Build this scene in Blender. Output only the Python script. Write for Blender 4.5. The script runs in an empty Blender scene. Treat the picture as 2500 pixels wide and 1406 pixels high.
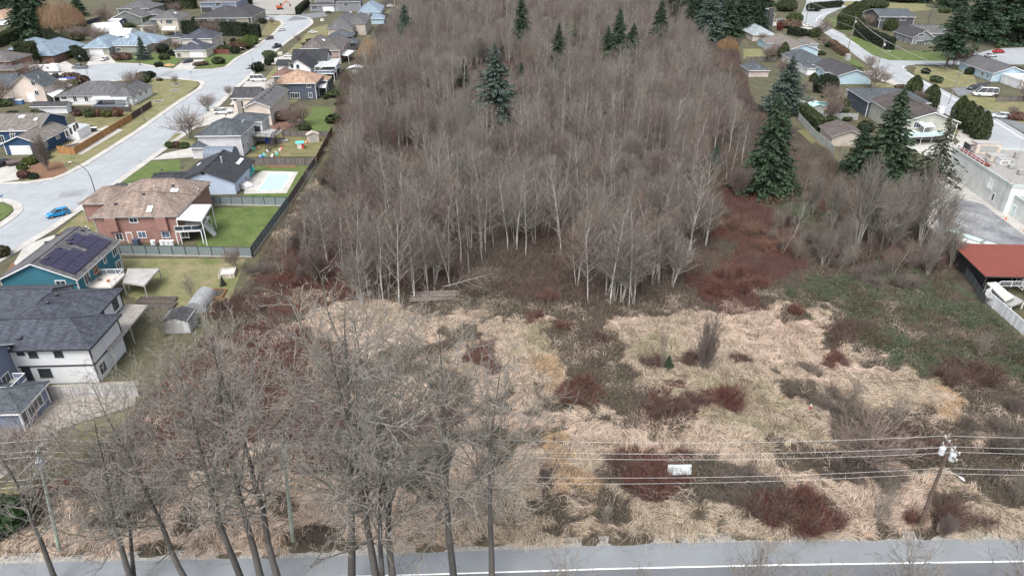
import bpy, math, random
import numpy as np
from mathutils import Vector, Matrix
from mathutils.geometry import tessellate_polygon

# ------------------------------------------------------------------ camera, light, exposure
scene = bpy.context.scene
COL = scene.collection
CAM_H = 55.0; PITCH = math.radians(28.5); FOC = 1667.0
cd = bpy.data.cameras.new("camera"); cam = bpy.data.objects.new("camera", cd); COL.objects.link(cam)
cd.sensor_width = 36; cd.lens = FOC/2500*36; cd.clip_start = 1; cd.clip_end = 9000
cam.location = (0, 0, CAM_H); cam.rotation_euler = (math.pi/2-PITCH, 0, 0)
scene.camera = cam
scene.render.resolution_x = 1024; scene.render.resolution_y = 575
SUN_EL, SUN_ROT = math.radians(58), math.radians(200)
w = bpy.data.worlds.new("World"); scene.world = w; w.use_nodes = True
nt = w.node_tree; bgn = nt.nodes['Background']
sky = nt.nodes.new('ShaderNodeTexSky'); sky.sky_type = 'NISHITA'; sky.sun_disc = False
sky.sun_elevation = SUN_EL; sky.sun_rotation = SUN_ROT; sky.air_density = 1.0; sky.dust_density = 4.0; sky.ozone_density = 1.0
hs = nt.nodes.new('ShaderNodeHueSaturation'); hs.inputs['Saturation'].default_value = .38
nt.links.new(sky.outputs[0], hs.inputs['Color']); nt.links.new(hs.outputs[0], bgn.inputs[0])
bgn.inputs[1].default_value = 0.14
ld = bpy.data.lights.new("sun", 'SUN'); ld.energy = 1.25; ld.angle = math.radians(28); ld.color = (1, .97, .93)
sun = bpy.data.objects.new("sun", ld); COL.objects.link(sun)
_az = SUN_ROT   # direction towards the sun
sd = Vector((math.sin(_az)*math.cos(SUN_EL), math.cos(_az)*math.cos(SUN_EL), math.sin(SUN_EL)))
sun.rotation_euler = sd.to_track_quat('Z', 'Y').to_euler()
scene.view_settings.view_transform = 'Standard'; scene.view_settings.look = 'None'
scene.view_settings.gamma = 1; scene.view_settings.exposure = 1.12

# ------------------------------------------------------------------ pixel of the photo <-> point at height z
def P(px, py, z=0.0):
    u = (px-1250)/FOC; v = (py-703)/FOC
    dy = math.cos(PITCH)-v*math.sin(PITCH); dz = -math.sin(PITCH)-v*math.cos(PITCH)
    t = (z-CAM_H)/dz
    return Vector((u*t, dy*t, z))
def PX(x, y, z=0.0):      # arrays ok
    zz = z-CAM_H
    dep = y*math.cos(PITCH)-zz*math.sin(PITCH); up = y*math.sin(PITCH)+zz*math.cos(PITCH)
    dep = np.where(np.asarray(dep) < .5, .5, dep)
    return 1250+FOC*x/dep, 703-FOC*up/dep
def tall(px, py, top):    # height of a thing standing at pixel (px,py) whose top shows at row `top`
    g = P(px, py); v = (top-703)/FOC
    y = g.y; s, c = math.sin(PITCH), math.cos(PITCH)
    # (-y s + q c)/(y c + q s) = v
    q = (v*y*c+y*s)/(c-v*s)
    return CAM_H-q

# ------------------------------------------------------------------ materials
MATS = {}
def nodes(m):
    m.use_nodes = True; n = m.node_tree.nodes; l = m.node_tree.links
    return n, l, n['Principled BSDF']
def mat(name, col, rough=.85, kind=None, var=.18, scale=.8, metal=0, col2=None, bump=0.0, attr=False, spec=.3, trans=0, tr=0):
    if name in MATS: return MATS[name]
    m = bpy.data.materials.new(name); n, l, b = nodes(m); MATS[name] = m
    b.inputs['Roughness'].default_value = rough; b.inputs['Metallic'].default_value = metal
    b.inputs['Specular IOR Level'].default_value = spec
    tc = n.new('ShaderNodeTexCoord')
    nz = n.new('ShaderNodeTexNoise'); nz.inputs['Scale'].default_value = scale; nz.inputs['Detail'].default_value = 6; nz.inputs['Roughness'].default_value = .65
    geo = n.new('ShaderNodeNewGeometry'); l.new(geo.outputs['Position'], nz.inputs['Vector'])
    ramp = n.new('ShaderNodeMapRange'); ramp.inputs[1].default_value = .3; ramp.inputs[2].default_value = .7
    l.new(nz.outputs['Fac'], ramp.inputs[0])
    mix = n.new('ShaderNodeMix'); mix.data_type = 'RGBA'
    c2 = col2 or tuple(min(1, c*(1+var)) for c in col)
    mix.inputs[6].default_value = (*(tuple(c*(1-var) for c in col) if not col2 else col), 1); mix.inputs[7].default_value = (*c2, 1)
    l.new(ramp.outputs[0], mix.inputs[0])
    out = mix.outputs[2]; hsrc = None
    def mul(a, bsock, f=1.0):
        k = n.new('ShaderNodeMix'); k.data_type = 'RGBA'; k.blend_type = 'MULTIPLY'; k.inputs[0].default_value = f
        l.new(a, k.inputs[6]); l.new(bsock, k.inputs[7]); return k.outputs[2]
    if kind == 'shingle':
        br = n.new('ShaderNodeTexBrick'); br.inputs['Scale'].default_value = 1; br.inputs['Brick Width'].default_value = .55; br.inputs['Row Height'].default_value = .22
        br.inputs['Mortar Size'].default_value = .02; br.inputs['Color1'].default_value = (.72, .72, .72, 1); br.inputs['Color2'].default_value = (1.25, 1.25, 1.25, 1); br.inputs['Mortar'].default_value = (.45, .45, .45, 1)
        l.new(tc.outputs['UV'], br.inputs['Vector']); out = mul(out, br.outputs['Color'])
        st = n.new('ShaderNodeTexNoise'); st.inputs['Scale'].default_value = 1.0; st.inputs['Detail'].default_value = 4
        mp = n.new('ShaderNodeMapping'); mp.inputs['Scale'].default_value = (1.3, .18, 1); l.new(tc.outputs['UV'], mp.inputs['Vector']); l.new(mp.outputs[0], st.inputs['Vector'])
        r2 = n.new('ShaderNodeMapRange'); r2.inputs[1].default_value = .35; r2.inputs[2].default_value = .7; r2.inputs[3].default_value = .72; r2.inputs[4].default_value = 1.15
        l.new(st.outputs['Fac'], r2.inputs[0]); cc = n.new('ShaderNodeCombineColor')
        for i in range(3): l.new(r2.outputs[0], cc.inputs[i])
        out = mul(out, cc.outputs[0]); hsrc = br.outputs['Fac']
    elif kind in ('siding', 'ribs', 'planks', 'tiles'):
        sx = n.new('ShaderNodeSeparateXYZ'); l.new(tc.outputs['UV'], sx.inputs[0])
        ma = n.new('ShaderNodeMath'); ma.operation = 'MULTIPLY'; ma.inputs[1].default_value = {'siding': 5.5, 'ribs': 2.4, 'planks': 5.0, 'tiles': 3}[kind]
        l.new(sx.outputs[1 if kind == 'siding' else 0], ma.inputs[0])
        fr = n.new('ShaderNodeMath'); fr.operation = 'FRACT'; l.new(ma.outputs[0], fr.inputs[0])
        gt = n.new('ShaderNodeMapRange'); gt.inputs[1].default_value = 0; gt.inputs[2].default_value = .22; gt.inputs[3].default_value = {'siding': .62, 'ribs': .6, 'planks': .4, 'tiles': .6}[kind]; gt.inputs[4].default_value = 1
        l.new(fr.outputs[0], gt.inputs[0]); cc = n.new('ShaderNodeCombineColor')
        for i in range(3): l.new(gt.outputs[0], cc.inputs[i])
        out = mul(out, cc.outputs[0]); hsrc = gt.outputs[0]
        if kind in ('planks',):
            fl = n.new('ShaderNodeMath'); fl.operation = 'FLOOR'; l.new(ma.outputs[0], fl.inputs[0])
            wn = n.new('ShaderNodeTexWhiteNoise'); wn.noise_dimensions = '1D'; l.new(fl.outputs[0], wn.inputs['W'])
            r3 = n.new('ShaderNodeMapRange'); r3.inputs[3].default_value = .7; r3.inputs[4].default_value = 1.2; l.new(wn.outputs[0], r3.inputs[0])
            c3 = n.new('ShaderNodeCombineColor')
            for i in range(3): l.new(r3.outputs[0], c3.inputs[i])
            out = mul(out, c3.outputs[0])
    elif kind in ('dirty', 'lawn', 'asphalt'):
        n2 = n.new('ShaderNodeTexNoise'); n2.inputs['Scale'].default_value = {'dirty': .25, 'lawn': 3.5, 'asphalt': .12}[kind]; n2.inputs['Detail'].default_value = 8; n2.inputs['Roughness'].default_value = .75
        l.new(geo.outputs['Position'], n2.inputs['Vector'])
        r2 = n.new('ShaderNodeMapRange'); r2.inputs[1].default_value = .3; r2.inputs[2].default_value = .7
        r2.inputs[3].default_value = {'dirty': .7, 'lawn': .5, 'asphalt': .84}[kind]; r2.inputs[4].default_value = {'dirty': 1.15, 'lawn': 1.45, 'asphalt': 1.1}[kind]
        l.new(n2.outputs['Fac'], r2.inputs[0]); cc = n.new('ShaderNodeCombineColor')
        for i in range(3): l.new(r2.outputs[0], cc.inputs[i])
        out = mul(out, cc.outputs[0])
        if kind == 'asphalt':
            vo = n.new('ShaderNodeTexVoronoi'); vo.feature = 'DISTANCE_TO_EDGE'; vo.inputs['Scale'].default_value = .075
            wv = n.new('ShaderNodeVectorMath'); wv.operation = 'ADD'; sc = n.new('ShaderNodeVectorMath'); sc.operation = 'SCALE'; sc.inputs[3].default_value = 2.5
            l.new(nz.outputs['Color'], sc.inputs[0]); l.new(geo.outputs['Position'], wv.inputs[0]); l.new(sc.outputs[0], wv.inputs[1]); l.new(wv.outputs[0], vo.inputs['Vector'])
            r4 = n.new('ShaderNodeMapRange'); r4.inputs[1].default_value = .001; r4.inputs[2].default_value = .005; r4.inputs[3].default_value = .78; r4.inputs[4].default_value = 1
            l.new(vo.outputs['Distance'], r4.inputs[0]); c4 = n.new('ShaderNodeCombineColor')
            for i in range(3): l.new(r4.outputs[0], c4.inputs[i])
            out = mul(out, c4.outputs[0])
    if attr:
        at = n.new('ShaderNodeAttribute'); at.attribute_name = 'tint'
        out = mul(out, at.outputs['Color'])
    l.new(out, b.inputs['Base Color'])
    if hsrc is not None or bump:
        bp = n.new('ShaderNodeBump'); bp.inputs['Distance'].default_value = .03; bp.inputs['Strength'].default_value = .6 if hsrc is not None else bump
        l.new(hsrc if hsrc is not None else nz.outputs['Fac'], bp.inputs['Height']); l.new(bp.outputs[0], b.inputs['Normal'])
    if tr:
        b.inputs['Transmission Weight'].default_value = tr
    return m

# ------------------------------------------------------------------ mesh builder
def auto_uv(me):
    uvl = me.uv_layers.new(name='uv')
    nl = len(me.loops)
    if nl == 0: return
    vi = np.empty(nl, np.int32); me.loops.foreach_get('vertex_index', vi)
    co = np.empty(len(me.vertices)*3, np.float32); me.vertices.foreach_get('co', co); co = co.reshape(-1, 3)
    nf = len(me.polygons); nr = np.empty(nf*3, np.float32); me.polygons.foreach_get('normal', nr); nr = nr.reshape(-1, 3)
    lt = np.empty(nf, np.int32); me.polygons.foreach_get('loop_total', lt)
    nn = np.repeat(nr, lt, axis=0)
    u = np.stack([-nn[:, 1], nn[:, 0], np.zeros(nl)], 1); L = np.linalg.norm(u, axis=1)
    flat = L < 1e-3; u[flat] = (1, 0, 0); L[flat] = 1; u /= L[:, None]
    v = np.cross(nn, u); c = co[vi]
    uv = np.stack([(c*u).sum(1), (c*v).sum(1)], 1).astype(np.float32)
    uvl.data.foreach_set('uv', uv.ravel())

def link(name, me, parent=None, loc=None):
    o = bpy.data.objects.new(name, me); COL.objects.link(o)
    if parent is not None: o.parent = parent
    if loc is not None: o.location = loc
    return o
def tag(o, label=None, cat=None, group=None, kind=None):
    if label: o['label'] = label
    if cat: o['category'] = cat
    if group: o['group'] = group
    if kind: o['kind'] = kind
    return o
def empty(name, loc, label=None, cat=None, group=None, rz=0):
    o = bpy.data.objects.new(name, None); COL.objects.link(o); o.location = loc; o.rotation_euler = (0, 0, rz)
    o.empty_display_size = .3
    return tag(o, label, cat, group)

class MB:
    def __init__(s, off=(0, 0, 0)): s.v = []; s.f = []; s.m = []; s.off = Vector(off)
    def poly(s, pts, m=0):
        b = len(s.v); s.v += [Vector(p)-s.off for p in pts]; s.f.append(list(range(b, b+len(pts)))); s.m.append(m)
    def box(s, c, size, rz=0, m=0, rot=None):
        R = rot if rot is not None else Matrix.Rotation(rz, 3, 'Z'); b = len(s.v); c = Vector(c)-s.off
        for dz in (-.5, .5):
            for dx, dy in ((-.5, -.5), (.5, -.5), (.5, .5), (-.5, .5)):
                s.v.append(c+R@Vector((dx*size[0], dy*size[1], dz*size[2])))
        for q in ((3, 2, 1, 0), (4, 5, 6, 7), (0, 1, 5, 4), (1, 2, 6, 5), (2, 3, 7, 6), (3, 0, 4, 7)):
            s.f.append([b+i for i in q]); s.m.append(m)
    def beam(s, p, q, wd, ht, m=0):        # box between two points
        p = Vector(p); q = Vector(q); d = q-p; L = d.length
        if L < 1e-6: return
        x = d/L; y = Vector((0, 0, 1)).cross(x)
        if y.length < 1e-3: y = Vector((0, 1, 0))
        y.normalize(); z = x.cross(y)
        s.box((p+q)/2, (L, wd, ht), m=m, rot=Matrix((x, y, z)).transposed())
    def tube(s, pts, rad, n=6, m=0, cap=True):
        pts = [Vector(p)-s.off for p in pts]
        if not isinstance(rad, (list, tuple)): rad = [rad]*len(pts)
        b = len(s.v); k = len(pts); pu = None
        for i, p in enumerate(pts):
            d = (pts[min(i+1, k-1)]-pts[max(i-1, 0)])
            d = d.normalized() if d.length > 1e-9 else Vector((0, 0, 1))
            if pu is None:
                a = Vector((0, 0, 1)) if abs(d.z) < .9 else Vector((1, 0, 0)); u = d.cross(a).normalized()
            else:
                u = (pu-d*pu.dot(d)); u = u.normalized() if u.length > 1e-6 else d.orthogonal().normalized()
            pu = u; w_ = d.cross(u)
            for j in range(n):
                t = 2*math.pi*j/n; s.v.append(p+(u*math.cos(t)+w_*math.sin(t))*rad[i])
        for i in range(k-1):
            for j in range(n):
                s.f.append([b+i*n+j, b+i*n+(j+1) % n, b+(i+1)*n+(j+1) % n, b+(i+1)*n+j]); s.m.append(m)
        if cap:
            s.f.append([b+j for j in range(n)][::-1]); s.m.append(m); s.f.append([b+(k-1)*n+j for j in range(n)]); s.m.append(m)
    def prism(s, poly, z0, z1, m=0, side=None):
        poly = [Vector((p[0], p[1], 0)) for p in poly]
        tr = tessellate_polygon([poly]); b = len(s.v); k = len(poly)
        area = sum(poly[i].x*poly[(i+1) % k].y-poly[(i+1) % k].x*poly[i].y for i in range(k))
        s.v += [Vector((p.x, p.y, z1))-s.off for p in poly]
        for t in tr:
            a, c, d = (poly[i] for i in t)
            if (c-a).cross(d-a).z < 0: t = t[::-1]
            s.f.append([b+i for i in t]); s.m.append(m)
        if z0 is not None:
            s.v += [Vector((p.x, p.y, z0))-s.off for p in poly]
            for i in range(k):
                j = (i+1) % k; q = [b+k+i, b+k+j, b+j, b+i]
                s.f.append(q if area > 0 else q[::-1]); s.m.append(m if side is None else side)
    def build(s, name, mats, parent=None, smooth=False, label=None):
        me = bpy.data.meshes.new(name); me.from_pydata([tuple(v) for v in s.v], [], s.f)
        if not isinstance(mats, (list, tuple)): mats = [mats]
        for k in mats: me.materials.append(k)
        me.polygons.foreach_set('material_index', s.m); auto_uv(me)
        if smooth: me.polygons.foreach_set('use_smooth', [True]*len(s.f))
        o = link(name, me, parent)
        if parent is None and s.off.length > 0: o.location = s.off
        if label: o['label'] = label
        return o

def npmesh(name, verts, faces, mats, tint=None, matidx=None, k=4):
    """fast mesh from arrays; faces (n,k); tint (nv,3) point colours"""
    me = bpy.data.meshes.new(name); nv = len(verts); nf = len(faces)
    me.vertices.add(nv); me.vertices.foreach_set('co', np.ascontiguousarray(verts, np.float32).ravel())
    me.loops.add(nf*k); me.loops.foreach_set('vertex_index', np.ascontiguousarray(faces, np.int32).ravel())
    me.polygons.add(nf); me.polygons.foreach_set('loop_start', np.arange(0, nf*k, k, dtype=np.int32))
    try: me.polygons.foreach_set('loop_total', np.full(nf, k, np.int32))
    except Exception: pass
    if not isinstance(mats, (list, tuple)): mats = [mats]
    for q in mats: me.materials.append(q)
    if matidx is not None: me.polygons.foreach_set('material_index', np.asarray(matidx, np.int32))
    me.update(calc_edges=True)
    if tint is not None:
        ca = me.color_attributes.new('tint', 'FLOAT_COLOR', 'POINT')
        ca.data.foreach_set('color', np.concatenate([tint, np.ones((nv, 1))], 1).astype(np.float32).ravel())
    return me
rng = np.random.default_rng(7)
random.seed(5)

# smooth value noise for arrays
_NT = np.random.default_rng(3).random((64, 64))
def vn(x, y, s=1.0, o=0):
    x = np.asarray(x)*s+o*17.3; y = np.asarray(y)*s+o*9.1
    xi = np.floor(x).astype(int); yi = np.floor(y).astype(int); fx = x-xi; fy = y-yi
    fx = fx*fx*(3-2*fx); fy = fy*fy*(3-2*fy)
    g = lambda a, b: _NT[a % 64, b % 64]
    return (g(xi, yi)*(1-fx)+g(xi+1, yi)*fx)*(1-fy)+(g(xi, yi+1)*(1-fx)+g(xi+1, yi+1)*fx)*fy
def fbm(x, y, s=1.0, o=0):
    return (vn(x, y, s, o)*.5+vn(x, y, s*2.1, o+1)*.28+vn(x, y, s*4.3, o+2)*.22)
def inpoly(px, py, poly):
    c = np.zeros(np.shape(px), bool); n = len(poly)
    for i in range(n):
        x0, y0 = poly[i]; x1, y1 = poly[(i+1) % n]
        if y0 == y1: continue
        k = ((y0 > py) != (y1 > py)) & (px < (x1-x0)*(py-y0)/(y1-y0)+x0)
        c ^= k
    return c
# ------------------------------------------------------------------ ground zones (outlines read off the photo, laid on the ground)
FIELD = [(-400, 1500), (-400, 1270), (0, 1215), (150, 1185), (330, 1000), (520, 800), (600, 700), (632, 640), (700, 520), (800, 390), (815, 330), (830, 200), (900, 100), (940, 40), (930, -60), (1890, -60), (1800, 120), (1840, 250), (1945, 310), (2050, 395), (2240, 395), (2270, 470), (2250, 540), (2335, 620), (2400, 745), (2500, 840), (2900, 1100), (2900, 1340), (2500, 1313), (2000, 1318), (1300, 1332), (700, 1352), (0, 1365)]
WOODS = [(870, 640), (850, 540), (835, 420), (845, 330), (865, 250), (925, 160), (965, 60), (960, -60), (1650, -60), (1680, 100), (1740, 180), (1785, 260), (1795, 330), (1830, 420), (1700, 480), (1740, 600), (1650, 700), (1560, 765), (1400, 740), (1150, 735), (930, 715)]
ZONES = [
 ('W', [(700, 620), (720, 500), (810, 380), (820, 200), (930, -60), (1890, -60), (1840, 250), (1950, 400), (1700, 560), (900, 700)]), ('W', WOODS),
 ('W', [(2000, 400), (2330, 400), (2330, 640), (2200, 700), (2000, 620)]),
 ('S', [(740, 770), (800, 725), (880, 720), (1000, 760), (1100, 770), (1230, 760), (1330, 790), (1370, 850), (1390, 960), (1400, 1060), (1330, 1110), (1290, 1000), (1240, 900), (1130, 880), (1000, 880), (870, 890), (760, 860), (730, 820)]),
 ('S', [(-100, 1290), (330, 1250), (650, 1080), (850, 1000), (1050, 890), (1250, 880), (1350, 1010), (1500, 1000), (1700, 1080), (2000, 1090), (2350, 1160), (2600, 1260), (2600, 1330), (1400, 1330), (-100, 1360)]),
 ('S', [(650, 960), (760, 1000), (740, 1050), (640, 1080), (600, 1010)]),
 ('S', [(1500, 800), (1600, 760), (1830, 745), (2030, 750), (1990, 850), (2080, 860), (2240, 900), (2330, 970), (2400, 1060), (2330, 1090), (2200, 1040), (2000, 1100), (1700, 1090), (1560, 1000), (1520, 880)]),
 ('S', [(640, 640), (690, 560), (760, 440), (805, 440), (760, 520), (720, 580), (660, 690), (620, 680)]),
 ('B', [(1385, 800), (1490, 850), (1530, 950), (1580, 1000), (1660, 1070), (1480, 990), (1410, 965), (1380, 900)]),
 ('B', [(1500, 1120), (1760, 1110), (1900, 1160), (2030, 1200), (2050, 1290), (1700, 1270), (1560, 1210), (1420, 1240), (1360, 1200)]),
 ('B', [(1980, 960), (2120, 1010), (2160, 1120), (2090, 1150), (2000, 1050)]),
 ('B', [(2120, 1010), (2330, 1020), (2340, 1100), (2280, 1130), (2130, 1170)]),
 ('R', [(1690, 480), (1900, 430), (2030, 520), (1900, 580), (1985, 650), (1860, 710), (1830, 760), (1700, 745), (1650, 720), (1730, 620)]),
 ('R', [(645, 690), (700, 600), (860, 630), (905, 700), (720, 760), (660, 730)]),
 ('R', [(560, 800), (720, 780), (760, 880), (900, 880), (860, 960), (760, 1000), (650, 960), (590, 870)]),
 ('R', [(700, 1060), (840, 1040), (830, 1150), (720, 1175)]), ('R', [(1010, 1000), (1130, 1010), (1130, 1080), (1020, 1070)]),
 ('R', [(330, 1010), (560, 880), (640, 1060), (400, 1150), (270, 1100)]),
 ('r', [(260, 1020), (560, 810), (760, 790), (900, 890), (870, 1000), (1110, 1010), (1110, 1080), (850, 1080), (820, 1170), (700, 1160), (640, 1090), (400, 1180), (220, 1160)]),
 ('R', [(100, 1190), (330, 1080), (420, 1160), (200, 1230)]),
 ('R', [(1510, 1120), (1700, 1110), (1700, 1200), (1550, 1210)]), ('R', [(1130, 850), (1230, 850), (1230, 900), (1140, 890)]),
 ('R', [(1540, 960), (1690, 950), (1670, 1050), (1560, 1030)]),
 ('R', [(2010, 860), (2080, 850), (2090, 890), (2030, 890)]),
 ('g', [(1980, 700), (2120, 660), (2290, 670), (2400, 740), (2560, 860), (2560, 960), (2340, 930), (2170, 890), (2050, 820), (1930, 740)]),
 ('g', [(1900, 500), (2040, 490), (2060, 560), (1960, 560)]),
 ('O', [(1345, 1075), (1390, 1060), (1395, 1130), (1350, 1200)]), ('O', [(2260, 920), (2335, 975), (2355, 1050), (2290, 990)]),
 ('O', [(1300, 860), (1360, 870), (1370, 930), (1310, 930)]), ('O', [(1370, 1170), (1440, 1150), (1480, 1210), (1370, 1215)]),
]
ZCOL = {'N': (.105, .10, .06), 'B': (.07, .056, .042), 'W': (.05, .041, .033), 'S': (.14, .105, .075), 'R': (.07, .038, .032), 'G': (.06, .075, .04), 'O': (.17, .115, .07)}
ZI = {k: i for i, k in enumerate('NBWSRGO')}
def zone_at(x, y, jitter=1.0):
    """zone index of world points"""
    wx = x+(fbm(x, y, .22, 1)-.5)*7*jitter+(vn(x, y, .9, 4)-.5)*1.6*jitter; wy = y+(fbm(x, y, .22, 5)-.5)*9*jitter+(vn(x, y, .9, 8)-.5)*2*jitter
    px, py = PX(wx, wy); qx, qy = PX(x, y)
    z = np.zeros(np.shape(x), int); f = inpoly(qx, qy, FIELD); z[f] = ZI['B']
    for k, pl in ZONES:
        q = inpoly(px, py, pl) & f
        if k == 'g': k = 'G'; q &= fbm(x, y, .16, 91)+.12*vn(x, y, 1.3, 92) > .47
        if k == 'r': k = 'R'
        elif k == 'R': q &= fbm(x, y, .2, 93)+.1*vn(x, y, 1.3, 94) > .42
        z[q] = ZI[k]
        if k == 'S': z[q & (fbm(x, y, .15, 101)+.1*vn(x, y, 1.1, 102) > np.where(np.asarray(x) < 0, .665, .72))] = ZI['B']
    return z
def hump(x, y): return (fbm(x, y, .18, 11)-.45)*1.0+(vn(x, y, .8, 12)-.5)*.35
def gheight(x, y):
    px, py = PX(x, y)
    f = inpoly(px, py, FIELD)
    return np.where(f, np.clip(hump(x, y), -.1, 1)*1.0, -.03)

xs = np.unique(np.concatenate([np.linspace(-3500, -260, 14), np.arange(-260, -90, 6.), np.arange(-90, 130, .75), np.arange(130, 400, 6.), np.linspace(400, 3500, 14)]))
ys = np.unique(np.concatenate([np.linspace(-1500, 30, 8), np.arange(36, 190, .75), np.arange(190, 620, 5.), np.linspace(620, 6000, 14)]))
gx, gy = np.meshgrid(xs, ys); sh = gx.shape; gx = gx.ravel(); gy = gy.ravel()
gz = gheight(gx, gy); zi = zone_at(gx, gy)
pal = np.array([ZCOL[k] for k in 'NBWSRGO'])
gc = pal[zi]*(.65+.7*fbm(gx, gy, .6, 21))[:, None]
i = np.arange((sh[0]-1)*(sh[1]-1)); r_ = i//(sh[1]-1); c_ = i % (sh[1]-1); a = r_*sh[1]+c_
m_ground = mat('ground soil', (.8, .8, .8), rough=1, kind='dirty', var=.3, scale=1.5, attr=True, bump=.6)
go = link('ground', npmesh('ground', np.stack([gx, gy, gz], 1), np.stack([a, a+1, a+1+sh[1], a+sh[1]], 1), m_ground, tint=gc)); tag(go, kind='structure')
go.data.polygons.foreach_set('use_smooth', [True]*len(go.data.polygons))

# ------------------------------------------------------------------ flat sheets
m_asph = mat('asphalt', (.285, .305, .32), rough=.9, kind='asphalt', var=.05, scale=.6)
m_asph2 = mat('dark asphalt', (.155, .165, .175), rough=.9, kind='dirty', var=.1, scale=.8)
m_conc = mat('concrete', (.40, .385, .36), rough=.9, kind='dirty', var=.1, scale=.7)
m_lawn = mat('green lawn', (.05, .088, .02), rough=1, kind='lawn', col2=(.115, .14, .048), scale=.35)
m_lawny = mat('mossy lawn', (.085, .112, .034), rough=1, kind='lawn', col2=(.23, .19, .115), scale=.3)
m_lawnd = mat('dull lawn', (.08, .088, .032), rough=1, kind='lawn', col2=(.20, .17, .09), scale=.3)
m_gravel = mat('gravel', (.26, .25, .23), rough=1, kind='lawn', var=.3, scale=3)
m_mulch = mat('bark mulch', (.16, .09, .055), rough=1, kind='lawn', var=.3, scale=2)
m_white = mat('white paint line', (.75, .75, .73), rough=.7, kind='dirty', var=.1)
HARD = []
def sheet(name, pts, m, z, thick=False, label=None):
    if name != 'lawn': HARD.append([tuple(P(*p)[:2]) for p in pts])
    b = MB(); b.prism([P(*p) for p in pts], (-.3 if thick else None), z, 0)
    return tag(b.build(name, m), kind='structure')
def strip(name, pts, wd, side, m, z, off=0.0, z0=-.2, dash=None):
    """a band along the ground line pts (photo pixels), wd wide, to the left (+1) or right (-1) of travel"""
    q = [P(*p) for p in pts]; b = MB(); n = len(q); L = []; 
    for i in range(n):
        d = (q[min(i+1, n-1)]-q[max(i-1, 0)]); d.z = 0; d.normalize(); nr = Vector((-d.y, d.x, 0))*side
        L.append((q[i]+nr*off, q[i]+nr*(off+wd)))
    for i in range(n-1):
        if dash and i % 2: continue
        (a0, a1), (b0, b1) = L[i], L[i+1]
        pl = [a0, b0, b1, a1] if side > 0 else [b0, a0, a1, b1]
        for zz, fl in ((z, 0),):
            b.poly([(p.x, p.y, z) for p in pl])
        if z0 is not None:
            for s0, s1 in ((a0, b0), (b1, a1)):
                b.poly([(s0.x, s0.y, z0), (s1.x, s1.y, z0), (s1.x, s1.y, z), (s0.x, s0.y, z)] if side < 0 else [(s1.x, s1.y, z0), (s0.x, s0.y, z0), (s0.x, s0.y, z), (s1.x, s1.y, z)])
    return tag(b.build(name, m), kind='structure')
EK = [(-400, 860), (0, 628), (113, 561), (239, 474), (478, 304), (555, 230), (599, 192), (645, 143), (696, 102), (747, 67), (758, 58), (757, 50), (747, 44), (722, 40), (680, 38)]
WK1 = [(-400, 800), (0, 558), (44, 528), (58, 512), (52, 498), (30, 488), (0, 485), (-300, 480)]
WK2 = [(-300, 452), (0, 452), (68, 449), (137, 438), (171, 425), (222, 398), (341, 322), (440, 251), (493, 217), (501, 206), (497, 199), (480, 196), (432, 191), (353, 191), (282, 197), (239, 198), (190, 196), (174, 186), (175, 178), (193, 168), (228, 159), (285, 156), (341, 158), (387, 167), (421, 171), (470, 172), (517, 171), (558, 164), (583, 143), (619, 123), (670, 85), (694, 60), (690, 52), (675, 49), (635, 46), (560, 46)]
sheet('road', EK+[(560, 36), (560, 46)]+WK2[::-1]+[(-300, 452), (-300, 480)]+WK1[::-1], m_asph, .008)
strip('sidewalk', EK, 1.7, -1, m_conc, .12)
strip('sidewalk', WK1, 1.7, 1, m_conc, .12)
strip('sidewalk', WK2, 1.7, 1, m_conc, .12)
# front road with its shoulder and edge line
FE = [(-900, 1398), (0, 1375), (700, 1362), (1300, 1340), (1600, 1326), (2500, 1316), (3300, 1308)]
b = MB(); q = [P(*p) for p in FE]; b.prism(q+[Vector((140, 28, 0)), Vector((-140, 28, 0))], None, .05); tag(b.build('main_road', mat('main road asphalt', (.185, .20, .212), kind='asphalt', var=.06, scale=.5)), kind='structure')
FL = [(-900, 1460), (0, 1432), (1050, 1404), (1500, 1390), (1900, 1381), (2500, 1372), (3300, 1362)]
strip('edge_line', FL, .16, 1, m_white, .058, z0=None)
strip('road_shoulder', FE, 1.3, 1, m_gravel, .03, off=-.1, z0=None)
q = [P(*p) for p in FL]
b = MB(); b.prism([p for p in q]+[Vector((140, 28, 0)), Vector((-140, 28, 0))], None, .054); tag(b.build('traffic_lane', mat('lane asphalt', (.125, .132, .142), kind='asphalt', var=.06, scale=.5)), kind='structure')
# right road
RL = [(1972, -40), (1968, 10), (1959, 30), (1952, 46), (1965, 58), (2001, 73), (2032, 94), (2080, 128), (2138, 170), (2211, 213), (2281, 258), (2345, 310), (2420, 360), (2520, 428), (2800, 620)]
RR = [(2900, 545), (2500, 328), (2409, 274), (2336, 237), (2302, 219), (2226, 182), (2205, 168), (2215, 161), (2240, 158), (2360, 160), (2500, 158), (2900, 158), (2900, 112), (2500, 116), (2430, 120), (2397, 128), (2366, 143), (2318, 149), (2172, 146), (2135, 134), (2062, 85), (2024, 66), (2007, 52), (2018, 38), (2047, 24), (2090, 10), (2150, -20)]
sheet('road', RL+RR, m_asph, .008)
strip('curb', [(2010, 78), (2035, 96), (2080, 128), (2138, 170), (2211, 213), (2281, 258)], .4, -1, m_conc, .12)
strip('road_marking', [(2185, 126), (2130, 130), (2064, 94), (2028, 76), (1998, 60), (1993, 48), (2005, 38), (2030, 28)], .3, 1, m_white, .016, z0=None)
strip('road_marking', [(2215, 172), (2205, 166), (2208, 163)], .3, 1, m_white, .016, z0=None)
strip('road_marking', [(2500, 340), (2409, 284), (2336, 246), (2236, 190), (2216, 178)], .3, 1, m_white, .016, z0=None)
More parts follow.
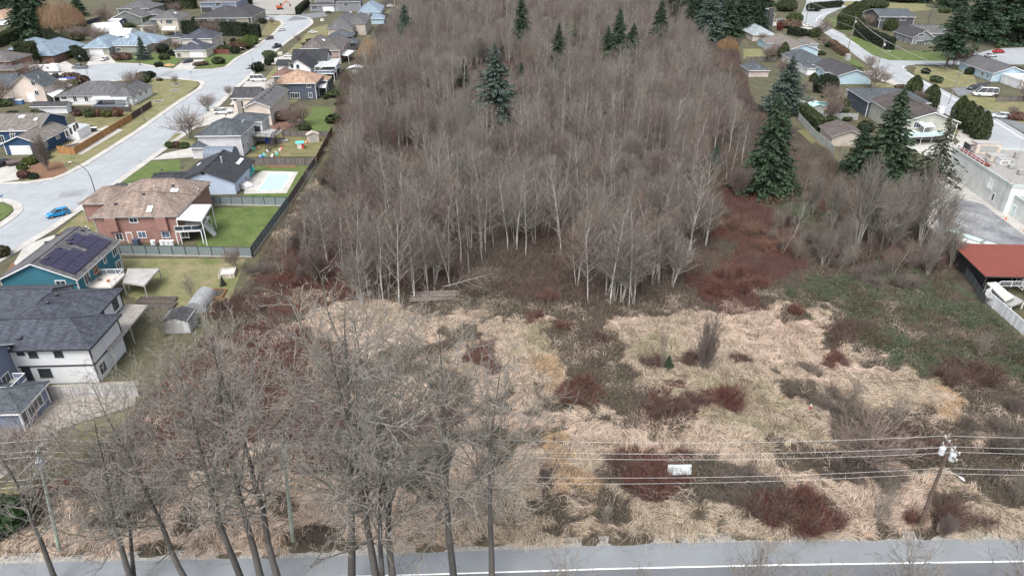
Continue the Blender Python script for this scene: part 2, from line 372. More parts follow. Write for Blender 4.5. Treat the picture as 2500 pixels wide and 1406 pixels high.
strip('road_marking', [(2500, 392), (2400, 328), (2310, 262), (2200, 193), (2110, 137), (2060, 104)], .15, 1, mat('worn paint', (.5, .5, .47), kind='dirty'), .016, z0=None)
# lawns, drives, yards: (name, outline, material, height)
for nm, pl, mm, z in [
 ('lawn', [(478, 350), (540, 285), (600, 240), (640, 200), (700, 130), (760, 70), (800, 60), (800, 200), (640, 300), (500, 380), (425, 372)], m_lawny, .012),
 ('lawn', [(275, 465), (345, 396), (440, 390), (440, 420), (360, 450)], m_lawn, .02),
 ('lawn', [(395, 358), (430, 325), (480, 330), (470, 362)], m_lawny, .02),
 ('lawn', [(135, 572), (207, 512), (270, 484), (290, 486), (245, 520), (240, 570)], m_lawny, .02),
 ('lawn', [(490, 510), (672, 503), (695, 512), (612, 606), (480, 606)], m_lawn, .02),
 ('lawn', [(298, 632), (600, 632), (560, 740), (440, 760), (300, 720)], m_lawny, .02),
 ('lawn', [(625, 402), (762, 405), (770, 412), (704, 482), (590, 482)], m_lawn, .02),
 ('lawn', [(735, 262), (808, 262), (805, 322), (735, 318)], m_lawn, .02),
 ('lawn', [(660, 322), (800, 322), (772, 382), (600, 384)], m_lawnd, .018),
 ('lawn', [(470, 160), (520, 133), (585, 135), (560, 158), (520, 167), (474, 167)], m_lawn, .02),
 ('lawn', [(272, 148), (330, 132), (430, 132), (450, 138), (420, 166), (380, 160), (340, 152), (282, 152)], m_lawn, .02),
 ('lawn', [(355, 195), (430, 193), (478, 199), (487, 205), (436, 248), (340, 318), (215, 394), (170, 420), (132, 434), (60, 444), (120, 380), (330, 250)], m_lawny, .02),
 ('lawn', [(0, 497), (22, 500), (32, 512), (20, 524), (0, 540), (-60, 560), (-60, 497)], m_lawn, .02),
 ('lawn', [(175, 258), (360, 252), (330, 282), (240, 310), (185, 300)], m_lawnd, .02),
 ('lawn', [(640, 78), (655, 55), (690, 54), (688, 64), (664, 84), (640, 100), (610, 118)], m_lawnd, .02),
 ('lawn', [(930, 40), (960, 10), (975, 12), (975, 34), (938, 40)], m_lawny, .02),
 ('lawn', [(0, 1200), (60, 1140), (200, 1030), (330, 1000), (300, 1060), (150, 1180), (0, 1250)], m_lawnd, .02),
 ('lawn', [(2062, 88), (2130, 135), (2172, 148), (2318, 150), (2300, 128), (2160, 122), (2100, 90)], m_lawn, .02),
 ('lawn', [(2022, 50), (2048, 40), (2090, 50), (2092, 78), (2062, 78), (2024, 64)], m_lawn, .02),
 ('lawn', [(2238, 162), (2360, 164), (2380, 190), (2386, 212), (2300, 215), (2230, 180)], m_lawny, .02),
 ('lawn', [(2336, 228), (2500, 245), (2500, 305), (2409, 268)], m_lawny, .02),
 ('lawn', [(2040, 135), (2060, 130), (2135, 174), (2120, 178)], m_lawn, .02),
 ('lawn', [(2125, 202), (2200, 205), (2206, 218), (2180, 225), (2130, 215)], m_lawny, .02),
 ('lawn', [(1815, 120), (1870, 120), (1890, 145), (1815, 145)], m_lawny, .02),
 ('lawn', [(2330, 320), (2350, 316), (2420, 350), (2400, 360), (2330, 350)], m_lawny, .02),
 ('lawn', [(2010, 5), (2300, 0), (2300, 22), (2120, 40), (2090, 20)], m_lawny, .012),
 ('path', [(1945, 320), (1985, 312), (2060, 395), (2040, 400)], mat('mossy path', (.12, .11, .05), kind='lawn'), .014),
 ('driveway', [(400, 376), (425, 370), (520, 352), (520, 380), (475, 384), (370, 392)], m_conc, .03),
 ('driveway', [(470, 300), (530, 262), (600, 262), (560, 296), (480, 312)], m_conc, .03),
 ('driveway', [(560, 258), (600, 200), (700, 192), (700, 222), (600, 252)], m_conc, .03),
 ('driveway', [(262, 468), (330, 444), (370, 448), (370, 480), (280, 480)], m_conc, .03),
 ('driveway', [(0, 700), (60, 600), (130, 575), (230, 572), (240, 600), (100, 640), (40, 720)], m_conc, .03),
 ('driveway', [(210, 162), (222, 138), (262, 132), (285, 155), (228, 158)], m_conc, .03),
 ('driveway', [(421, 170), (450, 148), (500, 146), (470, 170)], m_conc, .03),
 ('driveway', [(150, 190), (175, 180), (193, 168), (160, 150), (70, 180), (60, 200)], m_conc, .016),
 ('driveway', [(-100, 446), (0, 446), (45, 440), (80, 395), (-100, 380)], m_conc, .03),
 ('driveway', [(700, 52), (720, 38), (790, 30), (800, 40), (750, 48)], m_asph2, .03),
 ('driveway', [(645, 145), (700, 136), (740, 140), (730, 150), (650, 160)], m_conc, .03),
 ('driveway', [(600, 40), (600, 15), (490, 10), (560, 40)], m_conc, .03),
 ('vacant_lot', [(600, 30), (620, 0), (760, 0), (740, 36), (640, 36)], m_gravel, .012),
 ('driveway', [(2320, 216), (2388, 212), (2390, 226), (2340, 236)], m_asph2, .03),
 ('driveway', [(2398, 266), (2440, 278), (2500, 305), (2500, 325), (2440, 292)], m_asph2, .03),
 ('driveway', [(2080, 178), (2138, 172), (2211, 215), (2180, 208), (2130, 192)], m_conc, .03),
 ('driveway', [(1956, 40), (1900, 50), (1880, 62), (1960, 76), (1985, 70), (1960, 56)], m_conc, .016),
 ('parking_lot', [(2200, 350), (2330, 345), (2345, 313), (2520, 430), (2520, 640), (2350, 625), (2250, 540), (2290, 400)], m_conc, .018),
 ('parking_lot', [(2330, 480), (2400, 500), (2520, 590), (2520, 625), (2370, 620), (2280, 560)], mat('yard asphalt', (.10, .105, .115), col2=(.27, .28, .29), scale=.22, kind='lawn', rough=.8), .024),
 ('patio', [(200, 330), (262, 308), (300, 318), (200, 378), (150, 372)], m_conc, .026),
 ('patio', [(130, 940), (340, 930), (330, 990), (140, 1050), (60, 1130), (0, 1170), (0, 1050)], mat('pale paving', (.27, .245, .21), kind='lawn', var=.3, scale=1.5), .026),
 ('patio', [(600, 298), (700, 265), (745, 300), (680, 322), (620, 330)], mat('brick patio', (.16, .09, .07), kind='dirty'), .026),
 ('garden_bed', [(170, 425), (120, 440), (50, 435), (80, 400), (150, 395)], m_mulch, .028),
 ('garden_bed', [(0, 690), (30, 640), (40, 650), (10, 720), (-40, 760)], m_mulch, .03),
 ('garden_bed', [(640, 395), (725, 395), (722, 410), (650, 410)], m_mulch, .03),
]:
    _k = globals().get('_k', 0)+1; sheet(nm, pl, mm, z+_k*.0011)
# pool
b = MB(); b.prism([P(*p) for p in [(600, 440), (640, 418), (728, 420), (700, 472), (596, 474)]], -.2, .06); tag(b.build('pool_deck', mat('pool paving', (.42, .40, .37), kind='dirty', var=.08)), kind='structure')
pe = empty('swimming_pool', P(672, 445, .06), 'rectangular swimming pool of pale turquoise water beside the light blue house', 'swimming pool')
pc = [P(*p) for p in [(628, 467), (686, 467), (717, 425), (657, 425)]]
b = MB(pe.location); b.prism(pc, None, .075); b.build('water', mat('pool water', (.33, .62, .63), rough=.05, spec=.6, var=.05, scale=.3), pe)
b = MB(pe.location)
for k in range(4):
    b.beam(pc[k]+Vector((0, 0, .08)), pc[(k+1) % 4]+Vector((0, 0, .08)), .4, .1)
b.build('coping', mat('coping stone', (.62, .62, .60), var=.08), pe)

# worn patches and tar seams on the streets
m_tar = mat('tar seam', (.16, .17, .175), rough=.8); m_patch = mat('asphalt patch', (.235, .25, .255), rough=.9, kind='dirty', var=.08)
for pl in ([(66, 470), (110, 440), (95, 452)], [(335, 344), (400, 350)], [(220, 402), (310, 404)], [(85, 485), (180, 468), (230, 452)], [(455, 262), (520, 262)], [(585, 180), (640, 178)], [(20, 560), (120, 500), (300, 380), (470, 262), (560, 200), (640, 128)], [(300, 178), (360, 182), (470, 178)], [(640, 110), (680, 112)]):
    strip('tar_seam', pl, .09, 1, m_tar, .012, z0=None)
sheet('road_patch', [(385, 188), (405, 175), (425, 174), (412, 188)], m_patch, .013); sheet('road_patch', [(642, 136), (655, 128), (668, 128), (656, 137)], m_patch, .013); sheet('road_patch', [(150, 470), (215, 462), (200, 478), (140, 486)], m_patch, .013)

b = MB(pe.location); q = pc[3].lerp(pc[2], .88)
for k in range(3): b.box(q+Vector((0, -.5-.35*k, .04-.0*k)), (1.6-.3*k, .3, .1))
b.build('steps', mat('pool step', (.5, .7, .7)), pe)
b = MB(pe.location); q = pc[0].lerp(pc[1], .5)
b.tube([q+Vector((-.3, .28, .3)), q+Vector((.3, .28, .3))], .04, 6); b.tube([q+Vector((-.3, -.27, .5)), q+Vector((.3, -.27, .5))], .04, 6)
for dx in (-.3, .3): b.tube([q+Vector((dx, -.3, .1)), q+Vector((dx, -.25, .8)), q+Vector((dx, .2, .8)), q+Vector((dx, .3, .05))], .04, 6)
b.build('ladder', mat('pool ladder', (.5, .5, .5), rough=.3, metal=.6), pe)
# ------------------------------------------------------------------ house builder
m_glass = mat('window glass', (.035, .045, .055), rough=.12, spec=.9, var=.25, scale=.5)
m_glassb = mat('blue glass', (.10, .14, .20), rough=.15, spec=.8, var=.2, scale=.5)
m_wht = mat('white trim', (.66, .67, .68), rough=.6, var=.07, scale=1)
m_blk = mat('black trim', (.035, .036, .04), rough=.6, var=.1)
m_dark = mat('dark steel', (.05, .05, .055), rough=.5, var=.1)
m_gut = mat('grey trim', (.30, .30, .29), rough=.6, var=.1)
m_garage = mat('garage door paint', (.62, .63, .64), rough=.6, kind='siding', var=.05)
def shing(nm, c): return mat('shingle '+nm, c, rough=.95, kind='shingle', var=.14, scale=.5)
def sid(nm, c): return mat('siding '+nm, c, rough=.8, kind='siding', var=.06, scale=.5)
def stu(nm, c): return mat('stucco '+nm, c, rough=.95, kind='dirty', var=.06, scale=.8)

class Block:
    def __init__(s, A=None, B=None, C=None, D=None, W=None, o=None, h=3., rise=2., kind='hip', ov=.55, ang=2.5, wall=True, z0=0., roof=None, wm=None):
        s.h, s.rise, s.kind, s.ov, s.z0, s.wall, s.roofm, s.wm = h, rise, kind, ov, z0, wall, roof, wm
        a = math.radians(ang); s.ex = Vector((math.cos(a), math.sin(a), 0)); s.ey = Vector((-math.sin(a), math.cos(a), 0))
        if o is not None: s.o = Vector((o[0], o[1], 0)); s.W = W; s.D = D
        else:
            a_ = P(*A, h); b_ = P(*B, h); s.W = W or (b_-a_).dot(s.ex)
            mid_y = (a_+b_)/2; s.D = D or (P(*C, h)-b_).dot(s.ey)
            if W: s.o = Vector((b_.x, b_.y, 0))-s.ex*s.W
            else: s.o = Vector((a_.x, a_.y, 0))*.5+(Vector((b_.x, b_.y, 0))-s.ex*s.W)*.5
        HARD.append([tuple((s.o+s.ex*x+s.ey*y)[:2]) for x, y in ((-.6, -.6), (s.W+.6, -.6), (s.W+.6, s.D+.6), (-.6, s.D+.6))])
    def w(s, x, y, z): return s.o+s.ex*x+s.ey*y+Vector((0, 0, z))
    def loc(s, p): d = Vector((p[0], p[1], 0))-s.o; return d.dot(s.ex), d.dot(s.ey)
    def rz(s, x, y):
        W, D = s.W, s.D; x = min(max(x, 0), W); y = min(max(y, 0), D)
        if s.kind == 'hip': return s.h+s.rise*min(x, W-x, y, D-y)/(min(W, D)/2)
        if s.kind == 'gx': return s.h+s.rise*(1-abs(y-D/2)/(D/2))
        if s.kind == 'gy': return s.h+s.rise*(1-abs(x-W/2)/(W/2))
        if s.kind == 'sn': return s.h+s.rise*y/D      # shed rising away
        if s.kind == 'sw': return s.h+s.rise*(W-x)/W  # shed rising to the left
        return s.h
    def roof(s, mb):
        W, D, h, T = s.W, s.D, s.h, .22; w = s.w
        def slab(q, ztop):       # q: list of (x,y) ; z from ztop
            top = [w(x, y, z) for (x, y), z in zip(q, ztop)]; bot = [p-Vector((0, 0, T)) for p in top]
            mb.poly(top, 0); mb.poly(bot[::-1], 1)
            for i in range(len(q)):
                j = (i+1) % len(q); mb.poly([bot[i], bot[j], top[j], top[i]], 1)
        if s.kind == 'hip':
            k = min(W, D)/2; r = h+s.rise
            a, b = ((W/2, k), (W/2, D-k)) if W <= D else ((k, D/2), (W-k, D/2))
            c = [(0, 0, h), (W, 0, h), (W, D, h), (0, D, h)]; A = (*a, r); B_ = (*b, r)
            if abs(W-D) < .05: fs = [[c[0], c[1], A], [c[1], c[2], A], [c[2], c[3], A], [c[3], c[0], A]]
            elif W < D: fs = [[c[0], c[1], A], [c[1], c[2], B_, A], [c[2], c[3], B_], [c[3], c[0], A, B_]]
            else: fs = [[c[0], c[1], B_, A], [c[1], c[2], B_], [c[2], c[3], A, B_], [c[3], c[0], A]]
            for f in fs: mb.poly([w(*p) for p in f], 0)
            for i in range(4):
                p, q = c[i], c[(i+1) % 4]; mb.poly([w(p[0], p[1], h-T), w(q[0], q[1], h-T), w(*q), w(*p)], 1)
            mb.poly([w(p[0], p[1], h-T) for p in c][::-1], 1)
            # ridge and hip caps
            for p, q in ((A, B_), (c[0], A), (c[1], A if W <= D else B_), (c[2], B_), (c[3], B_ if W <= D else A)):
                mb.beam(w(*p)+Vector((0, 0, .02)), w(*q)+Vector((0, 0, .02)), .28, .05, 2)
        elif s.kind == 'gx':
            slab([(0, 0), (W, 0), (W, D/2), (0, D/2)], [h, h, h+s.rise, h+s.rise]); slab([(W, D), (0, D), (0, D/2), (W, D/2)], [h, h, h+s.rise, h+s.rise])
            mb.beam(w(0, D/2, h+s.rise+.03), w(W, D/2, h+s.rise+.03), .28, .05, 2)
        elif s.kind == 'gy':
            slab([(0, D), (0, 0), (W/2, 0), (W/2, D)], [h, h, h+s.rise, h+s.rise]); slab([(W, 0), (W, D), (W/2, D), (W/2, 0)], [h, h, h+s.rise, h+s.rise])
            mb.beam(w(W/2, 0, h+s.rise+.03), w(W/2, D, h+s.rise+.03), .28, .05, 2)
        elif s.kind == 'flat':
            slab([(0, 0), (W, 0), (W, D), (0, D)], [h]*4)
            for p, q in (((0, .12), (W, .12)), ((W-.12, 0), (W-.12, D)), ((0, D-.12), (W, D-.12)), ((.12, 0), (.12, D))):
                mb.beam(w(p[0], p[1], h+.2), w(q[0], q[1], h+.2), .25, .42, 1)
        else:
            z = [s.rz(0, 0), s.rz(W, 0), s.rz(W, D), s.rz(0, D)]; slab([(0, 0), (W, 0), (W, D), (0, D)], z)
    def walls(s, mb):
        W, D, v = s.W, s.D, s.ov; e = .2; w = s.w; z0 = s.z0
        if s.kind == 'flat': v = 0.1
        c = [(v, v), (W-v, v), (W-v, D-v), (v, D-v)]
        for i in range(4):
            p, q = c[i], c[(i+1) % 4]
            zp, zq = s.rz(*p)-e, s.rz(*q)-e
            if s.kind == 'hip': zp = zq = s.h-e+.05
            pts = [w(p[0], p[1], z0), w(q[0], q[1], z0), w(q[0], q[1], zq)]
            if (s.kind == 'gx' and i in (1, 3)) or (s.kind == 'gy' and i in (0, 2)):
                mx, my = (p[0]+q[0])/2, (p[1]+q[1])/2; pts.append(w(mx, my, s.h+s.rise-e))
            pts.append(w(p[0], p[1], zp)); mb.poly(pts, 0)
    def face(s, side):
        W, D, v = s.W, s.D, s.ov
        if s.kind == 'flat': v = .1
        return {'S': (s.w(v, v, 0), s.ex, -s.ey), 'E': (s.w(W-v, v, 0), s.ey, s.ex), 'N': (s.w(W-v, D-v, 0), -s.ex, s.ey), 'W': (s.w(v, D-v, 0), -s.ey, -s.ex)}[side]
    def hit(s, side, px, py):
        o, t, n = s.face(side); c = Vector((0, 0, CAM_H)); d = P(px, py, 0)-c
        k = (o-c).dot(n)/d.dot(n); return c+d*k, t, n
    def roofhit(s, px, py):
        z = s.h+s.rise*.5
        for _ in range(14):
            p = P(px, py, z); z = .5*z+.5*s.rz(*s.loc(p))
        return P(px, py, z)

def add_window(par, p, t, n, ww, hh, trim=None, glass=None, fr=.09, nm=2, name='window', grid=False):
    trim = trim or m_wht; b = MB(par.location if par else (0, 0, 0)); up = Vector((0, 0, 1)); p = Vector((p.x, p.y, p.z))
    def rect(cx, cz, sx, sz, dep, o): b.box(p+t*cx+up*cz+n*o, (sx, dep, sz), rot=Matrix((t, n, up)).transposed())
    rect(0, hh/2, ww+2*fr, fr*1.3, .1, .05); rect(0, -hh/2, ww+2*fr, fr*1.3, .12, .055)
    rect(-ww/2, 0, fr*1.3, hh-fr*1.3, .1, .05); rect(ww/2, 0, fr*1.3, hh-fr*1.3, .1, .05)
    for k in range(1, nm): rect(-ww/2+ww*k/nm, 0, fr*.6, hh-fr*1.3, .07, .045)
    if grid: rect(0, 0, ww-fr, fr*.5, .06, .043)
    f = b.build(name, trim, par)
    b = MB(par.location if par else (0, 0, 0)); b.box(p+n*.02, (ww, .03, hh), rot=Matrix((t, n, up)).transposed())
    b.build('pane', glass or m_glass, f); return f

def house(name, label, cat, wall, roof, trim, blocks, win=(), doors=(), vents=(), sky=(), pipes=(), chim=(), cap=None, wtrim=None, group=None, band=None):
    o0 = blocks[0].w(blocks[0].W/2, blocks[0].D/2, 0); e = empty(name, o0, label, cat, group)
    b = MB(o0); ex = {}
    for k in blocks:
        if not k.wall: continue
        if k.wm: ex.setdefault(k.wm.name, MB(o0)); k.walls(ex[k.wm.name])
        else: k.walls(b)
    if b.v: b.build('wall', wall, e)
    for nm_, q in ex.items(): q.build('wall', MATS[nm_], e)
    rb = MB(o0); others = []
    for k in blocks:
        q = MB(o0); k.roof(q); others.append((q, k.roofm or roof))
    ro = None
    for q, m in others: r2 = q.build('roof', [m, trim, m], e); ro = ro or r2
    # corner boards and foundation strip
    for k in blocks:
        if not k.wall or k.kind == 'flat': continue
        v = k.ov
        for (x, y) in ((v, v), (k.W-v, v), (k.W-v, k.D-v)):
            cb = MB(o0); cb.box(k.w(x, y, (k.z0+k.h-.22)/2), (.16, .16, k.h-.22-k.z0), rz=math.atan2(k.ex.y, k.ex.x)); cb.build('corner_trim', wtrim or trim, e)
    if band:
        bb = MB(o0)
        for (bi, z) in band:
            k = blocks[bi]; v = k.ov
            bb.beam(k.w(v, v-.03, z), k.w(k.W-v, v-.03, z), .08, .22); bb.beam(k.w(k.W-v+.03, v, z), k.w(k.W-v+.03, k.D-v, z), .08, .22)
        bb.build('trim_band', wtrim or trim, e)
    for wv in win:
        bi, side, px, py, ww, hh = wv[:6]; p, t, n = blocks[bi].hit(side, px, py)
        add_window(e, p, t, n, ww, hh, (wv[6] if len(wv) > 6 and wv[6] else wtrim or trim), nm=max(1, round(ww/.75)), glass=wv[7] if len(wv) > 7 else None)
    for d in doors:
        kind, bi, side, px, ww, hh, m = d; p, t, n = blocks[bi].hit(side, px, 300)
        # solve at z=hh/2: slide on the wall so that the given column matches
        o, t, n = blocks[bi].face(side); c = Vector((0, 0, CAM_H))
        lo, hi = -5., 60.
        best = min((abs(float(PX(*(o+t*s)[:2], hh/2)[0])-px), s) for s in np.arange(0, 40, .1))[1]
        p = o+t*best; q = MB(o0); R = Matrix((t, n, Vector((0, 0, 1)))).transposed()
        q.box(p+n*.04+Vector((0, 0, hh/2+.02)), (ww, .06, hh), rot=R)
        dd = q.build(kind, m, e)
        q = MB(o0)
        for sx in (-1, 1): q.box(p+t*sx*(ww/2+.07)+n*.05+Vector((0, 0, hh/2)), (.14, .12, hh+.04), rot=R)
        q.box(p+n*.05+Vector((0, 0, hh+.1)), (ww+.28, .12, .16), rot=R); q.build('door_frame', m_wht, dd)
    for bi, px, py in vents:
        p = blocks[bi].roofhit(px, py); q = MB(o0); q.box(p+Vector((0, 0, .13)), (.42, .42, .2), rz=.05); q.box(p+Vector((0, 0, .26)), (.56, .56, .06), rz=.05); q.build('roof_vent', m_dark, ro)
    for bi, px, py, ww, ll in sky:
        k = blocks[bi]; p = k.roofhit(px, py); x, y = k.loc(p); g = .3
        dx = (k.rz(x+g, y)-k.rz(x-g, y))/(2*g); dy = (k.rz(x, y+g)-k.rz(x, y-g))/(2*g)
        tx = (k.ex+Vector((0, 0, dx))).normalized(); n = tx.cross(k.ey+Vector((0, 0, dy))).normalized(); ty = n.cross(tx)
        R = Matrix((tx, ty, n)).transposed(); q = MB(o0); q.box(p+n*.1, (ww+.16, ll+.16, .18), rot=R); s_ = q.build('skylight', m_gut, ro)
        q = MB(o0); q.box(p+n*.2, (ww, ll, .06), rot=R); q.build('pane', mat('skylight dome', (.72, .74, .76), rough=.3, var=.05), s_)
    for bi, px, py, hh in pipes:
        p = blocks[bi].roofhit(px, py); q = MB(o0); q.tube([p-Vector((0, 0, .1)), p+Vector((0, 0, hh))], .11, 8); q.tube([p+Vector((0, 0, hh)), p+Vector((0, 0, hh+.12))], .2, 8); q.build('vent_pipe', mat('galvanised', (.5, .51, .52), rough=.4, var=.1), ro)
    for bi, px, py, z0, z1, sx, m in chim:
        p = P(px, py, z1); q = MB(o0); q.box((p.x, p.y, (z0+z1)/2), (sx, sx*.9, z1-z0)); q.box((p.x, p.y, z1+.06), (sx+.2, sx*.9+.2, .14)); ch = q.build('chimney', m, e)
        q = MB(o0); q.tube([(p.x, p.y, z1+.1), (p.x, p.y, z1+.55)], .16, 8); q.build('chimney_pot', m_gut, ch)
    return e

def cover(par, quad, z, m, posts=True, name='patio_cover', ribs=None, pm=None, slope=0):
    """flat roof on posts; quad = 4 photo pixels on the plane z"""
    o = par.location; p = [P(x, y, z) for x, y in quad]; b = MB(o); T = .1
    top = [q+Vector((0, 0, 0)) for q in p]; bot = [q-Vector((0, 0, T)) for q in top]
    ar = sum(p[i].x*p[(i+1) % 4].y-p[(i+1) % 4].x*p[i].y for i in range(4))
    if ar < 0: top.reverse(); bot.reverse()
    b.poly(top); b.poly(bot[::-1])
    for i in range(4): j = (i+1) % 4; b.poly([bot[i], bot[j], top[j], top[i]])
    c = b.build(name, m, par)
    b = MB(o)
    for i in range(4): b.beam(top[i]-Vector((0, 0, T+.08)), top[(i+1) % 4]-Vector((0, 0, T+.08)), .1, .16)
    if posts:
        for q in top: b.beam((q.x, q.y, 0.02), (q.x, q.y, z-T-.16), .14, .14)
    b.build('frame', pm or m_wht, c)
    return c
def deck(par, poly, z, m, rail=(), post=True, rm=None, h=1.0, panel=None):
    """raised deck; poly and rail = photo pixels on the plane z"""
    o = par.location; p = [P(x, y, z) for x, y in poly]; b = MB(o); b.prism(p, z-.25, z); d = b.build('deck', m, par)
    if post:
        b = MB(o)
        for q in p: b.beam((q.x, q.y, 0), (q.x, q.y, z-.26), .16, .16)
        b.build('deck_post', rm or m_wht, d)
    if rail:
        r = [P(x, y, z) for x, y in rail]; b = MB(o)
        for i in range(len(r)-1):
            a_, c_ = r[i], r[i+1]; L = (c_-a_).length; n = max(1, int(L/1.4))
            b.beam(a_+Vector((0, 0, h)), c_+Vector((0, 0, h)), .08, .08); b.beam(a_+Vector((0, 0, .12)), c_+Vector((0, 0, .12)), .06, .06)
            for k in range(n+1): q = a_.lerp(c_, k/n); b.beam(q, q+Vector((0, 0, h)), .08, .08)
            if not panel:
                for k in range(int(L/.22)): q = a_.lerp(c_, (k+.5)/int(L/.22)); b.beam(q+Vector((0, 0, .12)), q+Vector((0, 0, h)), .03, .03)
        ra = b.build('railing', rm or m_wht, d)
        if panel:
            b = MB(o)
            for i in range(len(r)-1): b.beam(r[i]+Vector((0, 0, .55)), r[i+1]+Vector((0, 0, .55)), .02, .75)
            b.build('rail_panel', panel, ra)
    return d
def fence(label, pts, h, m, pm, cat='fence', post=True, cap=None, step=2.4, name='fence', thick=.06, group=None, base=None):
    q = [P(*p) for p in pts]; e = empty(name, q[0], label, cat, group); b = MB(q[0])
    for i in range(len(q)-1): b.beam(q[i]+Vector((0, 0, h/2+.05)), q[i+1]+Vector((0, 0, h/2+.05)), thick, h)
    b.build('board_panel', m, e)
    for i in range(len(q)-1):
        L = (q[i+1]-q[i]).length; n = max(1, round(L/step))
        for k in range(n+(i == len(q)-2)):
            r = q[i].lerp(q[i+1], k/n); b = MB(q[0]); b.box((r.x, r.y, h/2+.06), (.13, .13, h+.14), rz=math.atan2(*(q[i+1]-q[i]).yx)); b.build('post', pm, e)
    b = MB(q[0])
    for i in range(len(q)-1): b.beam(q[i]+Vector((0, 0, h+.09)), q[i+1]+Vector((0, 0, h+.09)), .12, .06)
    b.build('top_rail', cap or pm, e)
    if base:
        b = MB(q[0])
        for i in range(len(q)-1): b.beam(q[i]+Vector((0, 0, .08)), q[i+1]+Vector((0, 0, .08)), .3, .3)
        b.build('base_curb', base, e)
    return e

def pergola(par, quad, z, n, m, pm, name='pergola'):
    """open slats across two long beams; quad = near-left, near-right, far-right, far-left photo pixels on the plane z"""
    o = par.location; a, b_, c, d = [P(x, y, z) for x, y in quad]; f = MB(o)
    f.beam(a, d, .12, .2); f.beam(b_, c, .12, .2)
    for q in (b_, c, b_.lerp(c, .5)): f.beam((q.x, q.y, .02), (q.x, q.y, z-.1), .14, .14)
    fr = f.build(name, pm, par); g = MB(o)
    for k in range(n): t = (k+.5)/n; g.beam(a.lerp(d, t)+Vector((0, 0, .14)), b_.lerp(c, t)+Vector((0, 0, .14)), (a-d).length/n*.72, .05)
    g.build('slats', m, fr); return fr
# ------------------------------------------------------------------ the houses on the left, nearest first
W_, Bk = 'W', Block
def Lb(**k): k.setdefault('ang', 2.5); return Block(**k)
sh_navy = shing('blue black', (.065, .073, .092)); sh_black = shing('black', (.04, .043, .05)); sh_grey = shing('grey', (.12, .12, .125)); sh_dgrey = shing('dark grey', (.065, .065, .07))
sh_brown = shing('faded brown', (.25, .195, .165)); sh_tan = shing('tan', (.38, .255, .185)); sh_red = shing('red brown', (.20, .12, .10)); sh_slate = shing('slate', (.085, .097, .11))
sh_shake = shing('weathered shake', (.18, .165, .15)); sh_blue = shing('pale blue', (.22, .285, .35)); sh_taupe = shing('taupe', (.13, .118, .115)); sh_pale = shing('pale grey', (.30, .34, .36))
w_white = sid('white', (.60, .62, .63)); w_teal = sid('teal', (.04, .15, .20)); w_pink = stu('salmon', (.29, .165, .14)); w_pale = stu('pale grey', (.50, .50, .51)); w_lblue = sid('light blue', (.42, .50, .62))
w_cream = stu('cream', (.58, .50, .44)); w_slate = sid('slate blue', (.075, .09, .115)); w_beige = stu('beige', (.44, .39, .34)); w_navy = sid('navy', (.03, .065, .13)); w_sage = stu('sage', (.27, .29, .25))
w_grey = sid('grey', (.19, .20, .21)); w_brick = stu('brick brown', (.20, .12, .09)); w_mauve = stu('mauve', (.36, .29, .27)); w_bluegrey = sid('blue grey', (.16, .19, .26)); w_sky = sid('sky blue', (.36, .48, .55)); w_dk = sid('charcoal', (.07, .07, .075))
w_bwhite = mat('brilliant white wall', (.70, .71, .72), kind='dirty', var=.04)
polyc = mat('polycarbonate sheet', (.56, .58, .60), rough=.4, kind='ribs', var=.06); m_wood = mat('brown timber', (.17, .095, .055), kind='planks', var=.15); m_dwood = mat('dark timber', (.075, .065, .06), kind='planks', var=.15)
stone = stu('chimney stone', (.25, .23, .21))

hA = house('house', 'white two storey house with dark blue roof at the left edge, beside slatted patio cover', 'house', w_white, sh_navy, m_blk,
 [Lb(B=(160, 852), A=(0, 852), C=(303, 703), W=13.5, h=5.7, rise=2.9, kind='hip'), Lb(A=(0, 852), B=(220, 852), W=19, D=9, h=5.7, rise=2.2), Lb(o=(-92, 80), W=26, D=11, h=5.7, rise=2.2, kind='gx')],
 win=[(1, 'S', 4, 861, .8, 1.1), (1, 'S', 50, 861, .8, .7), (1, 'S', 80, 863, 1., 1.2), (1, 'S', 142, 862, 1., 1.2), (1, 'S', 68, 912, 1.0, 2.0), (1, 'S', 111, 910, 1.5, 1.3), (0, 'E', 281, 742, 1.3, 1.5), (0, 'E', 250, 777, 1.3, 1.5), (0, 'E', 232, 795, 1.3, 1.5), (1, 'E', 251, 897, 1.1, 1.2)],
 vents=[(0, 155, 705), (0, 137, 722), (0, 115, 741), (1, 49, 828)], band=[(1, 2.85), (0, 2.85)])
pergola(hA, [(222, 856), (268, 858), (361, 746), (307, 744)], 2.9, 22, mat('weathered slats', (.29, .27, .25), var=.2), m_gut)
hB = house('house', 'blue grey house with white balcony in the lower left corner', 'house', w_bluegrey, sh_slate, m_wht,
 [Lb(A=(0, 1014), B=(48, 1010), C=(122, 930), W=12, h=3.1, rise=1.4), Lb(o=(-79.4, 66.5), W=15, D=7.5, h=6.3, rise=2.2, kind='gx')],
 win=[(0, 'E', 92, 983, 1.8, 1.5), (0, 'E', 76, 1003, 1.2, 1.5), (1, 'E', 14, 925, 1.5, 1.3), (0, 'E', 60, 1020, .9, 2.0)])
deck(hB, [(0, 960), (30, 960), (66, 925), (30, 925)], 3.3, m_gut, rail=[(0, 960), (30, 960), (66, 925), (36, 925)], panel=w_bluegrey, post=False, h=.9)
pergola(hB, [(-60, 1112), (0, 1112), (54, 1047), (-10, 1047)], 2.7, 18, mat('grey slats', (.17, .16, .16), var=.15), m_gut)
